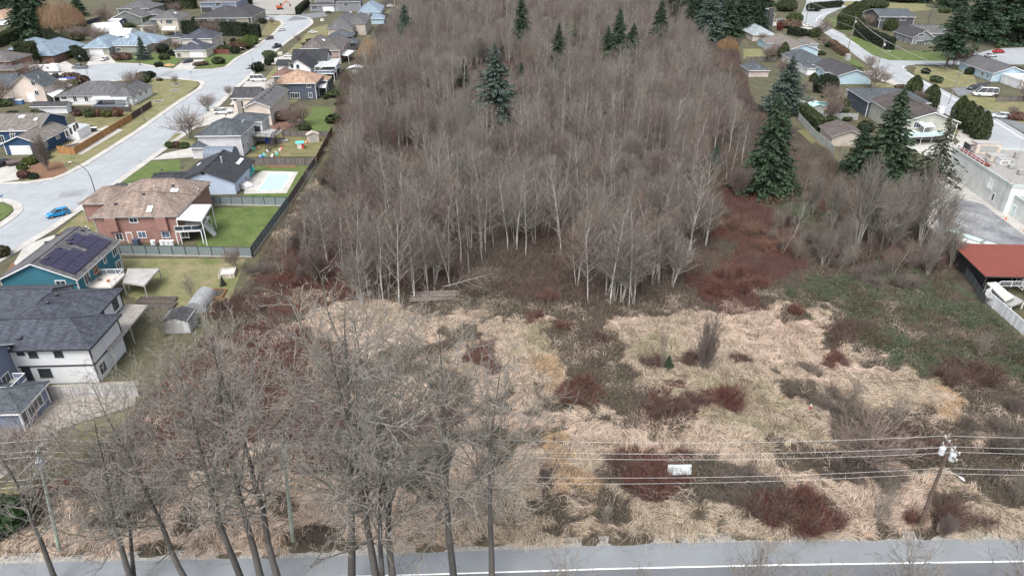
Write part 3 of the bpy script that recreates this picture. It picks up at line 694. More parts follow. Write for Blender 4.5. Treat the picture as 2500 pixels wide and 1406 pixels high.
hC = house('house', 'teal house with solar panels on its roof beside the blue roofed white house', 'house', w_teal, sh_grey, m_wht,
 [Lb(A=(60, 683), B=(189, 683), C=(302, 588), W=12.6, h=5.4, rise=2.9, kind='gy'), Lb(A=(5, 690), B=(80, 690), D=15, h=4.0, rise=2.2, roof=sh_dgrey), Lb(A=(128, 598), B=(170, 598), D=3.5, h=5.1, rise=1.2, kind='gx', roof=sh_dgrey), Lb(A=(102, 612), B=(150, 612), D=3.0, h=4.9, rise=1., kind='gx', roof=sh_dgrey)],
 win=[(0, 'S', 149, 691, 1.5, .9), (0, 'E', 279, 615, 1.4, 1.3), (0, 'E', 255, 635, .7, 1.1), (0, 'E', 232, 657, 1.2, 1.5, mat('orange trim', (.5, .25, .18))), (0, 'E', 289, 647, 1.4, 1.5), (0, 'E', 212, 679, 1.6, 2.0), (1, 'S', 36, 691, 1.6, 1.0)],
 vents=[(0, 201, 564), (0, 174, 586), (0, 169, 596), (0, 146, 608), (0, 116, 632)], wtrim=m_wht)
k0 = Lb(A=(60, 683), B=(189, 683), C=(302, 588), W=12.6, h=5.4, rise=2.9, kind='gy')
m_pv = mat('solar cell', (.022, .018, .045), rough=.25, spec=.6, var=.25, scale=.6)
tx = (k0.ex*k0.W/2+Vector((0, 0, -k0.rise))).normalized(); nn = tx.cross(k0.ey)*1
R = Matrix((tx, k0.ey, nn)).transposed(); sl = math.hypot(k0.W/2, k0.rise)
for cix in range(3):
    for r in range(11):
        if (cix == 0 and r in (5, 6)) or (cix == 1 and r == 6) or (cix == 0 and r > 9): continue
        p = k0.w(k0.W/2, 1.0+r*1.12+.5, k0.h+k0.rise)+tx*(.75+cix*1.78+.85)+nn*.16
        b = MB(hC.location); b.box(p, (1.70, 1.06, .05), rot=R); b.build('solar_panel', m_pv, hC)
deck(hC, [(196, 700), (241, 671), (305, 670), (272, 702)], 2.8, mat('deck vinyl', (.50, .46, .42), kind='dirty', var=.05), rail=[(241, 671), (305, 670), (272, 702)])
cover(hC, [(300, 688), (312, 655), (388, 656), (352, 697)], 2.5, mat('grey canopy', (.34, .33, .32), kind='dirty'), pm=m_gut)

hD = house('house', 'large salmon pink stucco house with faded brown roof and white balcony', 'house', w_pink, sh_brown, m_gut,
 [Lb(A=(222, 526), B=(428, 532), D=11, h=5.6, rise=2.9), Lb(o=(-80, 127), W=16.5, D=10.5, h=5.6, rise=2.7), Lb(o=(-87.5, 129), W=9, D=10, h=4.2, rise=1.8)],
 win=[(0, 'S', 326, 538, 1.5, .9, m_wht), (0, 'S', 292, 578, 1.3, 1.4, m_wht), (0, 'S', 347, 573, 1.5, 1.3, m_wht, m_glassb), (0, 'S', 405, 573, 1.5, 1.2, m_wht, m_glassb), (0, 'S', 452, 573, 1.3, 1.2, m_wht), (1, 'E', 484, 470, 1.2, 1.1, m_wht)],
 doors=[('door', 0, 'S', 318, .95, 2.05, stu('pink door', (.40, .22, .18)))], vents=[(0, 350, 476), (0, 367, 467), (0, 283, 500), (1, 422, 455)], sky=[(0, 366, 512, .9, 1.5), (1, 427, 466, 1.4, .8)], wtrim=m_gut, pipes=[(1, 378, 460, .5)])
for px in (277, 399):
    p, t, n = Lb(A=(222, 526), B=(428, 532), D=11, h=5.6, rise=2.9).hit('S', px, 550); b = MB(hD.location); b.box((p.x, p.y-.35, 4.0), (2.0, .75, 2.7), rz=.04); b.build('bay', w_pink, hD)
cover(hD, [(430, 534), (492, 538), (516, 499), (462, 499)], 5.2, polyc)
deck(hD, [(428, 565), (490, 562), (512, 528), (455, 528)], 2.7, m_wht, rail=[(428, 565), (490, 562), (504, 540)], panel=m_glass)
b = MB(hD.location); p0, p1 = P(497, 548, 2.6), P(524, 573, .1)
for k in range(11): q = p0.lerp(p1, k/10); b.box(q, (.5, 1.0, .08))
for dy in (-.5, .5):
    for zz in (0, .9): b.beam(p0+Vector((0, dy, zz)), p1+Vector((0, dy, zz)), .06, .15 if zz == 0 else .07)
    for k in range(9): q = p0.lerp(p1, k/8)+Vector((0, dy, 0)); b.beam(q, q+Vector((0, 0, .9)), .04, .04)
b.build('stairs', m_wht, hD)

hE = house('house', 'light blue bungalow with black gable roof beside the swimming pool', 'house', w_lblue, sh_black, m_dark,
 [Lb(A=(426, 445), B=(573, 446), C=(621, 393), h=3.1, rise=2.7, kind='gy'), Lb(A=(360, 448), B=(460, 447), D=8, h=3.0, rise=.9, kind='gx', wm=w_brick)],
 win=[(0, 'S', 472, 450, 1.8, .5, m_wht), (0, 'S', 510, 453, .7, .7, m_wht), (0, 'E', 600, 437, 1.4, 1.3, m_wht), (0, 'E', 615, 415, 1.4, 1.2, m_wht), (0, 'E', 585, 455, 1.2, 1.2, m_wht), (0, 'S', 495, 424, .7, .4, m_blk)],
 vents=[(0, 508, 405), (0, 522, 392), (0, 537, 377), (0, 395, 416), (1, 446, 412), (0, 545, 369)], sky=[(0, 583, 398, .7, 2.2), (0, 588, 392, .7, 2.2), (0, 487, 402, .6, 1.4)], pipes=[(0, 542, 398, 1.4)], wtrim=w_lblue)
hF = house('house', 'pale grey two storey house with slate hip roof and cluttered dark rear deck', 'house', w_pale, sh_slate, m_wht,
 [Lb(A=(476, 332), B=(588, 332), C=(622, 300), h=5.6, rise=2.9), Lb(o=(-78, 186), W=9.5, D=8, h=5.6, rise=1.6, kind='hip'), Lb(A=(460, 362), B=(500, 361), D=12, h=3.0, rise=1.2)],
 win=[(0, 'E', 600, 330, .8, 1.2), (0, 'E', 594, 358, 1, 1.2), (0, 'E', 605, 352, 1, 1.2), (0, 'E', 617, 318, 1, 1.2), (1, 'S', 627, 315, 1.8, 1.4, m_blk)],
 vents=[(0, 542, 293), (0, 562, 276), (0, 552, 283), (1, 617, 280)], pipes=[(0, 592, 300, .3), (0, 595, 297, .3)])
deck(hF, [(608, 331), (668, 335), (690, 318), (640, 313)], 2.8, m_gut, rail=[(610, 335), (664, 337), (684, 318)], rm=m_dwood, panel=None)
b = MB(hF.location); p0, p1 = P(672, 330, 2.7), P(652, 372, .1)
for k in range(11): q = p0.lerp(p1, k/10); b.box(q, (1.0, .4, .07))
for dx in (-.5, .5):
    for zz in (0, .9): b.beam(p0+Vector((dx, 0, zz)), p1+Vector((dx, 0, zz)), .07, .16)
b.build('stairs', m_dwood, hF)
hG = house('house', 'cream two storey gable house with stone chimney beside the slate blue house', 'house', w_cream, sh_grey, m_wht,
 [Lb(A=(594, 261), B=(658, 264), C=(704, 220), h=5.6, rise=1.7, kind='gy', ang=3), Lb(A=(563, 240), B=(630, 240), D=10.5, h=4.6, rise=2.3, kind='gx', roof=sh_dgrey)],
 win=[(0, 'E', 660, 266, 1.2, 1), (0, 'E', 669, 256, 1.2, 1), (0, 'E', 692, 234, 1.2, 1.1), (0, 'E', 667, 284, 1.4, 1.2), (0, 'E', 680, 278, 1.2, 2.0), (0, 'E', 688, 272, 1.6, 2.0), (0, 'E', 683, 243, .6, .6), (1, 'S', 574, 244, 1.5, 1)],
 vents=[(0, 640, 241), (0, 647, 234), (0, 654, 228), (0, 662, 222), (0, 668, 216)], chim=[(0, 584, 247, 0, 6.3, 1.5, stone)])
hH = house('house', 'slate blue two storey house with tan hip roof by the wood', 'house', w_slate, sh_tan, m_wht,
 [Lb(A=(668, 203), B=(770, 205), C=(789, 184), h=5.6, rise=3.2, ang=3), Lb(A=(663, 186), B=(708, 187), D=10, h=4.2, rise=1.8, roof=sh_red), Lb(o=(-72, 247), W=7, D=7, h=4.2, rise=1.3)],
 win=[(0, 'S', 754, 210, 1.3, 1.2), (0, 'S', 720, 234, 3.2, 1.8), (0, 'S', 758, 233, 1.2, 1.6), (0, 'E', 772, 207, 1.2, 1.2), (0, 'E', 773, 229, 1, 1.6)], pipes=[(0, 723, 170, .3)])
deck(hH, [(778, 214), (796, 214), (800, 196), (782, 194)], 3.0, m_wht, rail=[(778, 216), (797, 215), (800, 197)])
hI = house('house', 'white house with steep black roofs and white deck beyond the tan roof', 'house', w_bwhite, sh_black, m_dark,
 [Lb(A=(698, 164), B=(757, 171), D=14, h=4.2, rise=3.6, kind='gy', ang=3), Lb(A=(712, 146), B=(797, 148), D=11, h=5.2, rise=3.2, kind='gx', ang=3), Lb(A=(672, 160), B=(702, 160), D=8, h=3, rise=1.5, kind='gx')],
 win=[(0, 'S', 713, 162, .9, 1.2, m_blk), (0, 'S', 727, 163, .9, 1.2, m_blk)], vents=[(1, 745, 125), (1, 772, 126)])
cover(hI, [(768, 162), (820, 162), (832, 143), (796, 143)], 4.6, mat('grey membrane', (.40, .42, .42), kind='dirty'))
deck(hI, [(768, 180), (815, 180), (830, 160), (796, 158)], 2.8, m_wht, rail=[(768, 180), (815, 180), (828, 161)], panel=m_glassb)
hJ = house('house', 'mauve two storey house with broad taupe hip roofs', 'house', w_mauve, sh_taupe, m_wht,
 [Lb(A=(775, 123), B=(830, 124), C=(853, 96), h=5.6, rise=2.9, ang=4), Lb(A=(733, 118), B=(792, 120), D=26, h=5.2, rise=2.8, ang=4)],
 win=[(0, 'E', 838, 121, 1.3, 1.3), (0, 'E', 845, 111, 1.3, 1.3)], sky=[(1, 790, 99, 1.2, 2.2)])
cover(hJ, [(828, 134), (850, 136), (866, 124), (846, 122)], 3.2, polyc)
hK = house('house', 'beige two storey house with large grey hip roof and small upper window', 'house', w_beige, sh_grey, m_gut,
 [Lb(A=(797, 70), B=(862, 70), C=None, D=42, h=4.8, rise=4.2, ang=5), Lb(A=(847, 57), B=(893, 58), C=(911, 41), h=6, rise=3, ang=5)],
 win=[(1, 'S', 857, 60, 1, 1), (1, 'S', 869, 81, 2, 1.6)], sky=[(0, 855, 31, 1.6, 2.6)])
hL = house('house', 'small slate roofed house between the mauve and beige houses', 'house', w_dk, sh_slate, m_dark, [Lb(A=(800, 90), B=(862, 91), D=12, h=3.6, rise=2.6, ang=5), Lb(A=(845, 106), B=(872, 107), D=10, h=3, rise=1.6, ang=5)])
hM = house('house', 'pale blue house with light blue roof at the edge of the wood', 'house', w_sky, sh_blue, m_wht, [Lb(A=(874, 30), B=(930, 31), D=34, h=3.2, rise=4.5, ang=6), Lb(A=(905, 46), B=(938, 47), D=14, h=3, rise=2, ang=6)], win=[(0, 'S', 905, 37, 2, 1.5)])
hN = house('house', 'grey two storey house with double garage at the top of the street', 'house', w_grey, sh_dgrey, m_wht, [Lb(A=(755, 13), B=(822, 13), D=20, h=4.0, rise=2, ang=5, kind='hip'), Lb(A=(766, -5), B=(815, -5), D=18, h=8, rise=3, ang=5), Lb(A=(820, 5), B=(880, 5), D=18, h=6, rise=3, ang=5)],
 win=[(0, 'S', 768, 19, 4, 2.2), (2, 'S', 845, 12, 3, 2)], doors=[('garage_door', 0, 'S', 802, 7, 2.8, m_garage)])
hO = house('house', 'wide house with charcoal hip roof behind the tall clipped hedge', 'house', stu('olive', (.25, .24, .20)), sh_dgrey, m_wht,
 [Lb(A=(477, 44), B=(604, 45), D=28, h=3.8, rise=5.2, ang=5), Lb(o=(-168, 422), W=17, D=36, h=3.8, rise=5, ang=5)],
 win=[(0, 'S', 498, 52, 4, 2.6), (0, 'S', 538, 51, 7, 2.6), (0, 'S', 568, 53, 4.5, 2.6), (1, 'E', 616, 52, 3, 2.5), (1, 'E', 622, 48, 3, 2.5)])
hP = house('house', 'house with navy roofs, white gable dormer and white garage door by the cul-de-sac', 'house', stu('light cream', (.50, .47, .42)), sh_navy, m_wht,
 [Lb(A=(425, 122), B=(501, 124), C=(519, 111), h=3.3, rise=3.2, ang=4), Lb(A=(440, 95), B=(516, 95), D=17, h=6, rise=3.4, ang=4), Lb(A=(447, 113), B=(492, 114), D=6, h=4.3, rise=2.6, kind='gy', ang=4), Lb(A=(410, 92), B=(440, 92), D=9, h=3.3, rise=1.4, ang=4)],
 win=[(2, 'S', 468, 108, 2.4, 1.4), (1, 'E', 522, 100, 1.5, 1.2), (1, 'E', 530, 93, 1.5, 1.2), (0, 'S', 437, 135, 1.6, 1.8)], doors=[('garage_door', 0, 'S', 480, 5.6, 2.4, m_garage)], sky=[(1, 472, 82, 1.2, 2.2)])
hQ = house('house', 'beige two storey house with small grey hip roof and white awning', 'house', stu('warm beige', (.50, .45, .38)), sh_grey, m_wht,
 [Lb(A=(365, 47), B=(432, 47), C=(452, 35), h=6.2, rise=3.4, ang=4), Lb(A=(338, 63), B=(375, 63), D=24, h=3.6, rise=2, ang=4)],
 win=[(0, 'S', 376, 54, 3, 2), (0, 'S', 413, 54, 3.6, 2), (0, 'S', 394, 54, 1, 1.6), (0, 'S', 382, 70, 1.6, 1.8), (1, 'S', 356, 72, 3, 2)], sky=[(0, 428, 33, 1.2, 2)])
cover(hQ, [(395, 72), (426, 72), (430, 65), (400, 65)], 3.2, m_wht)
hR = house('house', 'dark green grey house with two grey gables near the top left', 'house', stu('grey green', (.15, .165, .15)), sh_grey, m_wht, [Lb(A=(273, 44), B=(345, 44), D=18, h=3.6, rise=3.6, kind='gy', ang=5), Lb(A=(285, 22), B=(362, 22), D=26, h=6.4, rise=3.5, kind='hip', ang=5), Lb(A=(350, 36), B=(388, 36), D=14, h=3.6, rise=2.5, ang=5)], win=[(1, 'S', 348, 27, 2, 2.4), (0, 'S', 290, 50, 3, 1.6)])
hS = house('house', 'low sage house with pale blue grey hip roof and white garage door', 'house', w_sage, sh_blue, m_wht,
 [Lb(A=(200, 117), B=(262, 118), D=22, h=3.2, rise=3.8, ang=4), Lb(A=(258, 110), B=(352, 114), D=26, h=3.2, rise=4.2, ang=4), Lb(A=(322, 104), B=(384, 106), D=16, h=3.2, rise=3, ang=4)],
 win=[(0, 'E', 268, 121, 1.5, 1.8), (1, 'S', 290, 122, 2, 1.5)], doors=[('garage_door', 0, 'S', 236, 5.6, 2.5, m_garage)], sky=[(1, 311, 92, 1.3, 2)], pipes=[(0, 232, 96, .8)])
hT = house('house', 'brick bungalow with light blue hip roofs between tall hedges', 'house', w_brick, sh_blue, m_dark, [Lb(A=(45, 137), B=(128, 138), D=30, h=3.2, rise=4.4, ang=4), Lb(A=(18, 122), B=(85, 122), D=20, h=3.2, rise=3.4, ang=4), Lb(A=(95, 118), B=(154, 120), D=16, h=3.2, rise=3.4, ang=4)])
hU = house('house', 'brown house with weathered brown roofs at the left edge above the trailer', 'house', w_brick, sh_taupe, m_gut, [Lb(A=(-70, 150), B=(22, 151), C=(46, 134), h=5.6, rise=3, ang=3), Lb(A=(-60, 172), B=(36, 172), C=(72, 157), h=3, rise=1.8, ang=3)], win=[(0, 'E', 38, 146, 1.5, 1.3), (0, 'E', 14, 157, 1.2, 1.6)])
hV = house('house', 'cream house with steep slate gable and shed dormer at the left edge', 'house', w_cream, sh_slate, m_gut, [Lb(A=(22, 214), B=(106, 214), D=10.5, h=5, rise=4.2, kind='gy', ang=3), Lb(A=(-60, 214), B=(30, 214), D=10.5, h=5, rise=3.6, kind='gx', ang=3), Lb(A=(90, 214), B=(135, 213), D=8, h=3.2, rise=1.4, ang=3)],
 win=[(0, 'S', 81, 203, 1.3, 1.6, m_wht), (0, 'S', 90, 227, 1.3, 1.6, m_wht), (1, 'S', 33, 218, 1.6, 1.5, m_wht), (1, 'S', 34, 247, 3.4, 2.2, m_wht)], doors=[('garage_door', 0, 'S', 77, 2.2, 2.8, m_wht)], pipes=[(0, 95, 192, .8)])
hW = house('house', 'white bungalow with dark grey hip roof and white covered porch by the street', 'house', w_white, sh_grey, m_gut,
 [Lb(A=(139, 234), B=(300, 234), D=15, h=3.1, rise=3.2, ang=3), Lb(A=(270, 236), B=(322, 236), C=(368, 209), h=3.1, rise=2.6, ang=3)],
 win=[(0, 'S', 156, 239, 1.8, 1.1, m_wht), (0, 'S', 183, 242, 1.2, 1.7, m_wht), (0, 'S', 211, 242, 1.2, 1.7, m_wht), (1, 'E', 327, 235, 1.2, 1.4, m_wht), (1, 'E', 342, 228, 1.6, 1.8, m_wht), (1, 'E', 356, 222, 1.4, 2, m_wht)], vents=[(0, 245, 201)])
cover(hW, [(221, 242), (307, 242), (317, 231), (232, 231)], 2.8, polyc)
deck(hW, [(232, 264), (306, 266), (322, 252), (250, 251)], .5, m_gut, rail=[(250, 253), (232, 264), (306, 266)], rm=w_bluegrey, panel=w_bluegrey, post=False)
hX = house('house', 'navy house with weathered shake roofs and white sunroom beside the brown fence', 'house', w_navy, sh_shake, m_wht,
 [Lb(A=(2, 351), B=(92, 352), C=(160, 312), h=3.1, rise=2.0, kind='gy', ang=3), Lb(A=(-80, 320), B=(90, 320), D=15.5, h=4.4, rise=2.8, kind='gx', ang=3)],
 win=[(1, 'S', 30, 322, 1.3, 1.2, m_wht), (1, 'S', 31, 333, 1.2, 1.2, m_wht), (1, 'S', 4, 340, 1.4, 2, m_wht), (0, 'E', 112, 352, 1, 1.4, m_wht), (0, 'E', 140, 332, 1.8, 1.6, m_wht)],
 doors=[('garage_door', 0, 'S', 52, 5.0, 2.3, m_garage)], sky=[(1, 54, 286, 1.5, 1.1), (1, 88, 293, .8, 1.1)])
sr = Lb(A=(155, 311), B=(190, 296), W=4.2, D=7, h=2.5, rise=.6, kind='sw', ang=3, ov=.1); sr.o = P(150, 316, 3.0); sr.o.z = 0
rb = MB(hX.location); sr.walls(rb); rb.build('sunroom_wall', m_wht, hX); rb = MB(hX.location); sr.roof(rb); rb.build('sunroom_roof', [mat('striped sunroom roof', (.36, .38, .40), kind='ribs'), m_wht], hX)
for px, py in ((163, 327), (172, 321), (181, 313), (187, 307)):
    p, t, n = sr.hit('E', px, py); add_window(hX, p, t, n, 1.3, 1.8, m_wht, nm=1)
house('house', 'small pink roofed house in the top left corner', 'house', w_bwhite, sh_tan, m_wht, [Lb(A=(-60, 47), B=(14, 47), D=30, h=3.4, rise=3.5, ang=5)])
house('house', 'grey house with white trim in the top row behind the clipped hedge', 'house', w_bluegrey, sh_grey, m_wht, [Lb(A=(486, 6), B=(575, 6), D=30, h=6, rise=3, ang=5)], win=[(0, 'S', 532, 10, 3, 3)], doors=[('garage_door', 0, 'S', 505, 7, 3, m_dark)])
house('garden_shed', 'low white shed with long grey roof beside the white bungalow', 'shed', w_white, sh_dgrey, m_wht, [Lb(A=(74, 260), B=(160, 261), C=(180, 252), h=2.4, rise=1., kind='gx', ang=3)], doors=[('door', 0, 'E', 168, 1.4, 1.9, m_wht)])
cp = empty('carport', P(140, 245), 'white sheet roofed carport between cream house and white bungalow', 'carport'); cover(cp, [(111, 227), (130, 237), (176, 208), (157, 198)], 2.7, polyc)

# ------------------------------------------------------------------ the right side
def Rb(**k): k.setdefault('ang', -5); return Block(**k)
rA = house('house', 'long dark roofed house with white glass deck behind the dark conifers on the right', 'house', stu('khaki', (.36, .36, .31)), shing('dark brown', (.085, .072, .07)), m_wht,
 [Rb(o=(108.6, 188), W=15, D=26, h=5.4, rise=2.6, kind='gy'), Rb(o=(110, 213), W=19, D=19, h=4.8, rise=2.4, kind='hip', roof=sh_slate, wm=w_slate)],
 win=[(0, 'S', 2204, 307, 1.3, 1.2), (0, 'S', 2240, 305, 2, 1.6), (0, 'S', 2238, 345, 1.5, 1.3), (1, 'W', 2068, 226, 1.5, 1.5)], vents=[(0, 2248, 253), (0, 2232, 250), (1, 2127, 220)], sky=[(0, 2213, 267, .8, 1.8)], pipes=[(1, 2123, 205, 1.)], chim=[(0, 2299, 262, 0, 8.6, 1.3, m_wht)])
deck(rA, [(2195, 336), (2316, 330), (2328, 296), (2215, 298)], 2.7, mat('pale deck', (.5, .55, .56), kind='dirty', var=.05), rail=[(2195, 336), (2316, 330), (2328, 300)], panel=mat('clear glass', (.42, .60, .62), rough=.2))
cover(rA, [(2232, 292), (2258, 310), (2284, 308), (2268, 290)], 5.0, mat('glass pergola', (.45, .52, .55), kind='ribs', rough=.3))
rB = house('house', 'sky blue gable house with charcoal roof beside the right hand road', 'house', w_sky, sh_dgrey, m_wht, [Rb(A=(2053, 188), B=(2133, 186), W=13.5, D=25, h=3.1, rise=2.2, kind='gy', ang=0), Rb(A=(2012, 176), B=(2050, 178), D=10, h=2.9, rise=1.0, ang=0, kind='gx')],
 vents=[(0, 2050, 150), (0, 2063, 154)], win=[(1, 'S', 2020, 181, 3, 1.2, m_wht)])
rC = house('house', 'low white house with slate blue hip roof next to the sky blue house', 'house', w_bwhite, sh_slate, m_wht, [Rb(A=(1958, 158), B=(2036, 158), D=26, h=3.1, rise=2.8, ang=0), Rb(A=(1968, 166), B=(2000, 168), D=12, h=2.8, rise=1, ang=0)], win=[(0, 'S', 1985, 168, 2, 1.2)])
rD = house('house', 'long house with brown patched roofs and pale blue gable end', 'house', w_sky, shing('patchy brown', (.19, .165, .15)), m_wht, [Rb(A=(1928, 122), B=(2002, 122), D=34, h=3.1, rise=2.3, kind='gy', ang=0), Rb(A=(1870, 106), B=(1935, 106), D=14, h=2.9, rise=.9, kind='gx', ang=0), Rb(A=(1975, 108), B=(2000, 108), D=14, h=3, rise=1.5, ang=0)])
rE = house('house', 'small house with pale grey roof below the house with the tall chimney', 'house', w_beige, sh_pale, m_wht, [Rb(A=(1836, 85), B=(1898, 87), D=24, h=3.1, rise=3, ang=0)])
rF = house('house', 'dark timber two storey house with broad external chimney', 'house', w_dk, sh_pale, m_wht, [Rb(A=(1846, 36), B=(1897, 38), D=22, h=6.6, rise=3.4, kind='gy', ang=0)], chim=[(0, 1884, 21, 0, 10, 2.2, w_dk)])
rG = house('garage', 'brown gable roofed garage behind the pale plank fence', 'garage', w_beige, shing('dull brown', (.12, .10, .095)), m_gut, [Rb(o=(86.5, 182), W=10, D=11.5, h=2.7, rise=1.9, kind='gy')])
rH = house('cabin', 'small slate roofed outbuilding at the edge of the wood', 'shed', w_beige, sh_slate, m_wht, [Rb(A=(1828, 172), B=(1882, 173), D=12, h=2.6, rise=1.8, ang=0)])
rI = house('house', 'grey gabled house with white trim across the right hand road', 'house', w_grey, sh_dgrey, m_wht, [Rb(o=(195.6, 351), W=11, D=22, h=3.2, rise=3.4, kind='gy', ang=-3), Rb(o=(204, 366), W=26, D=13, h=3.2, rise=3.2, kind='gx', ang=-3, roof=sh_grey)],
 win=[(0, 'S', 2247, 106, 4, 2), (0, 'S', 2249, 86, 2.4, 1.4), (0, 'W', 2200, 95, 2, 1.6), (0, 'W', 2212, 100, 2.2, 1.6), (0, 'W', 2222, 104, 1, 2.2), (0, 'W', 2192, 89, 1.6, 1.6)])
rJ = house('house', 'dark brown two storey house behind the grey gabled house', 'house', w_dk, sh_slate, m_wht, [Rb(A=(2150, 42), B=(2236, 42), D=24, h=6, rise=3, ang=-3, kind='gx'), Rb(A=(2108, 42), B=(2152, 44), D=16, h=3.4, rise=2.2, kind='gx', ang=-3, roof=sh_taupe)], win=[(0, 'S', 2152, 46, 3, 2), (0, 'S', 2205, 46, 3, 2)], sky=[(0, 2199, 25, 1.6, 2)])
rK = house('house', 'white bungalow with grey gable roof and flat carport near the right edge', 'house', w_sky, sh_grey, m_wht, [Rb(o=(181.5, 265), W=14, D=25, h=3.1, rise=2.6, kind='gy', ang=-3), Rb(o=(184, 252), W=24, D=12.5, h=2.9, rise=0, kind='flat', ang=-3, roof=mat('membrane roof', (.42, .43, .43), kind='dirty'), wm=w_bwhite)],
 win=[(0, 'W', 2372, 168, 3, 1.5), (0, 'W', 2399, 181, 2, 1.4), (0, 'W', 2412, 187, 1.6, 1.2)], pipes=[(0, 2436, 152, 1.)])
house('house', 'small slate roofed house half hidden behind the tall pines at right', 'house', w_beige, sh_slate, m_wht, [Rb(A=(2440, 76), B=(2478, 77), D=18, h=3, rise=3, ang=0)])
rM = house('warehouse', 'pale mint industrial building with flat gravel roof at the right edge', 'warehouse', mat('mint wall', (.60, .62, .60), kind='dirty', var=.05), mat('gravel roof', (.26, .25, .24), kind='lawn', var=.25, scale=2), mat('mint parapet', (.42, .48, .45), var=.05),
 [Rb(o=(103.4, 134), W=44, D=27, h=6, rise=0, kind='flat', ang=-6), Rb(o=(102.6, 115), W=44, D=19.5, h=3.9, rise=0, kind='flat', ang=-6)], win=[(0, 'W', 2418, 450, 1.6, 1.8, m_wht, mat('shutter', (.7, .72, .72))), (0, 'W', 2425, 481, 1.0, 1.6, m_wht)], doors=[('door', 1, 'W', 2474, 1.1, 2.2, mat('mint door', (.45, .6, .55)))])
cp = empty('carport', P(2440, 650), 'carport with corrugated red roof above the white fence', 'carport')
b = MB(cp.location); k = Rb(o=(78, 99.8), W=26, D=11.5, h=3.0, rise=.7, kind='sn', ang=-3, ov=1.); k.roof(b); b.build('roof', [mat('red corrugated', (.17, .045, .032), rough=.6, kind='ribs', var=.12), m_blk], cp)
b = MB(cp.location)
for x in np.arange(.4, 26, 4.2):
    for y, zz in ((.3, 2.8), (11.2, 3.4)): b.beam(k.w(x, y, 0), k.w(x, y, zz), .16, .16)
b.build('post', m_dark, cp); b = MB(cp.location); b.beam(k.w(1, 11, 1.3), k.w(25, 11, 1.3), .1, 2.6); b.beam(k.w(.9, .6, 1.2), k.w(.9, 11, 1.2), .1, 2.4); b.build('back_wall', m_blk, cp)
rN = house('house', 'white walled house corner with porch at the right edge below the red roof', 'house', w_grey, sh_slate, m_wht, [Rb(o=(83.5, 84.5), W=16, D=13, h=5.6, rise=0, kind='flat', ang=-3)], win=[(0, 'W', 2492, 690, 2, 1.6)])
deck(rN, [(2405, 722), (2470, 748), (2500, 735), (2440, 700)], 1.4, m_gut, rail=[(2405, 722), (2440, 700), (2495, 700)])
cover(rN, [(2410, 690), (2455, 735), (2476, 725), (2432, 688)], 2.2, mat('mottled sheet', (.5, .48, .44), kind='dirty'), pm=m_gut)

# ------------------------------------------------------------------ fences
m_gp = mat('green grey panel', (.17, .21, .215), kind='ribs', rough=.6, var=.08); m_gboard = mat('grey boards', (.15, .135, .125), kind='planks', var=.2); m_cedar = mat('cedar boards', (.34, .18, .075), kind='planks', var=.2)
m_pboard = mat('pale boards', (.33, .35, .33), kind='planks', var=.12); m_rboard = mat('red brown boards', (.16, .06, .045), kind='planks', var=.15); m_con2 = stu('curb concrete', (.36, .34, .31))
fence('grey green panel fence with black posts in front of the pink house', [(296, 622), (616, 628)], 1.9, m_gp, m_blk, base=m_con2)
fence('grey green panel fence with black posts along the east of the pink house lawn', [(618, 624), (704, 505)], 1.9, m_gp, m_blk, base=m_con2, step=1.9)
fence('grey green panel fence between the pink house lawn and the pool', [(486, 500), (701, 503)], 1.9, m_gp, m_blk, base=m_con2)
fence('weathered grey board fence between pool and wood', [(706, 503), (771, 402)], 1.9, m_gboard, m_dwood, base=m_con2)
fence('weathered grey board fence behind the pool', [(622, 403), (770, 404)], 1.9, m_gboard, m_dwood)
fence('reddish brown board fence beside the toy strewn yard', [(774, 400), (812, 326)], 1.9, m_wood, m_dwood)
fence('dark board fence behind the play house yard', [(690, 334), (806, 336)], 1.7, m_gboard, m_dwood)
fence('golden cedar fence along the street', [(143, 374), (184, 378), (323, 293)], 1.8, m_cedar, m_cedar)
fence('dark brown fence continuing the golden cedar fence', [(323, 293), (371, 261)], 1.8, mat('dark brown boards', (.07, .045, .04), kind='planks'), m_dwood)
fence('dark garden fence behind the bushes of the white bungalow', [(178, 272), (322, 274)], 1.5, m_dwood, m_dwood)
fence('pale board fence in front of the white two storey house', [(108, 975), (340, 968)], 1.9, mat('whitish boards', (.42, .41, .40), kind='planks'), m_gut)
fence('low reddish brown fence at the lower left lawn', [(-40, 1262), (60, 1232), (190, 1180)], 1.5, m_rboard, m_rboard)
fence('pale plank fence along the wood on the right, beside the conical hedge row', [(1948, 293), (1986, 336), (2034, 376)], 2.0, m_pboard, m_gut)
fence('pale grey green fence behind the clipped hedge columns', [(2003, 293), (2092, 294)], 2.0, m_pboard, m_gut)
fence('white vinyl fence at the right edge', [(2400, 733), (2520, 838)], 1.9, mat('white vinyl', (.68, .69, .70), kind='planks', var=.04), m_wht, step=2.6)
fence('weathered fence beside the white van yard', [(2430, 250), (2500, 249)], 1.8, m_gboard, m_dwood)
fence('red brown fence beside the navy roofed house', [(522, 131), (560, 132)], 1.8, m_rboard, m_rboard)
fence('dark blue fence behind the top left garden', [(150, 82), (255, 48)], 2.2, mat('dark blue boards', (.06, .075, .11), kind='planks'), m_dark)
fence('grey fence of the small garden beside the wood', [(1820, 152), (1895, 151)], 2.0, m_gboard, m_dwood)
fence('black wire fence along the parking lot', [(2345, 655), (2398, 745)], 1.6, mat('wire mesh', (.09, .10, .10)), m_blk, thick=.02)
fence('black fence at the mossy lot in the top of the street', [(938, 44), (985, 40)], 1.8, m_blk, m_blk)
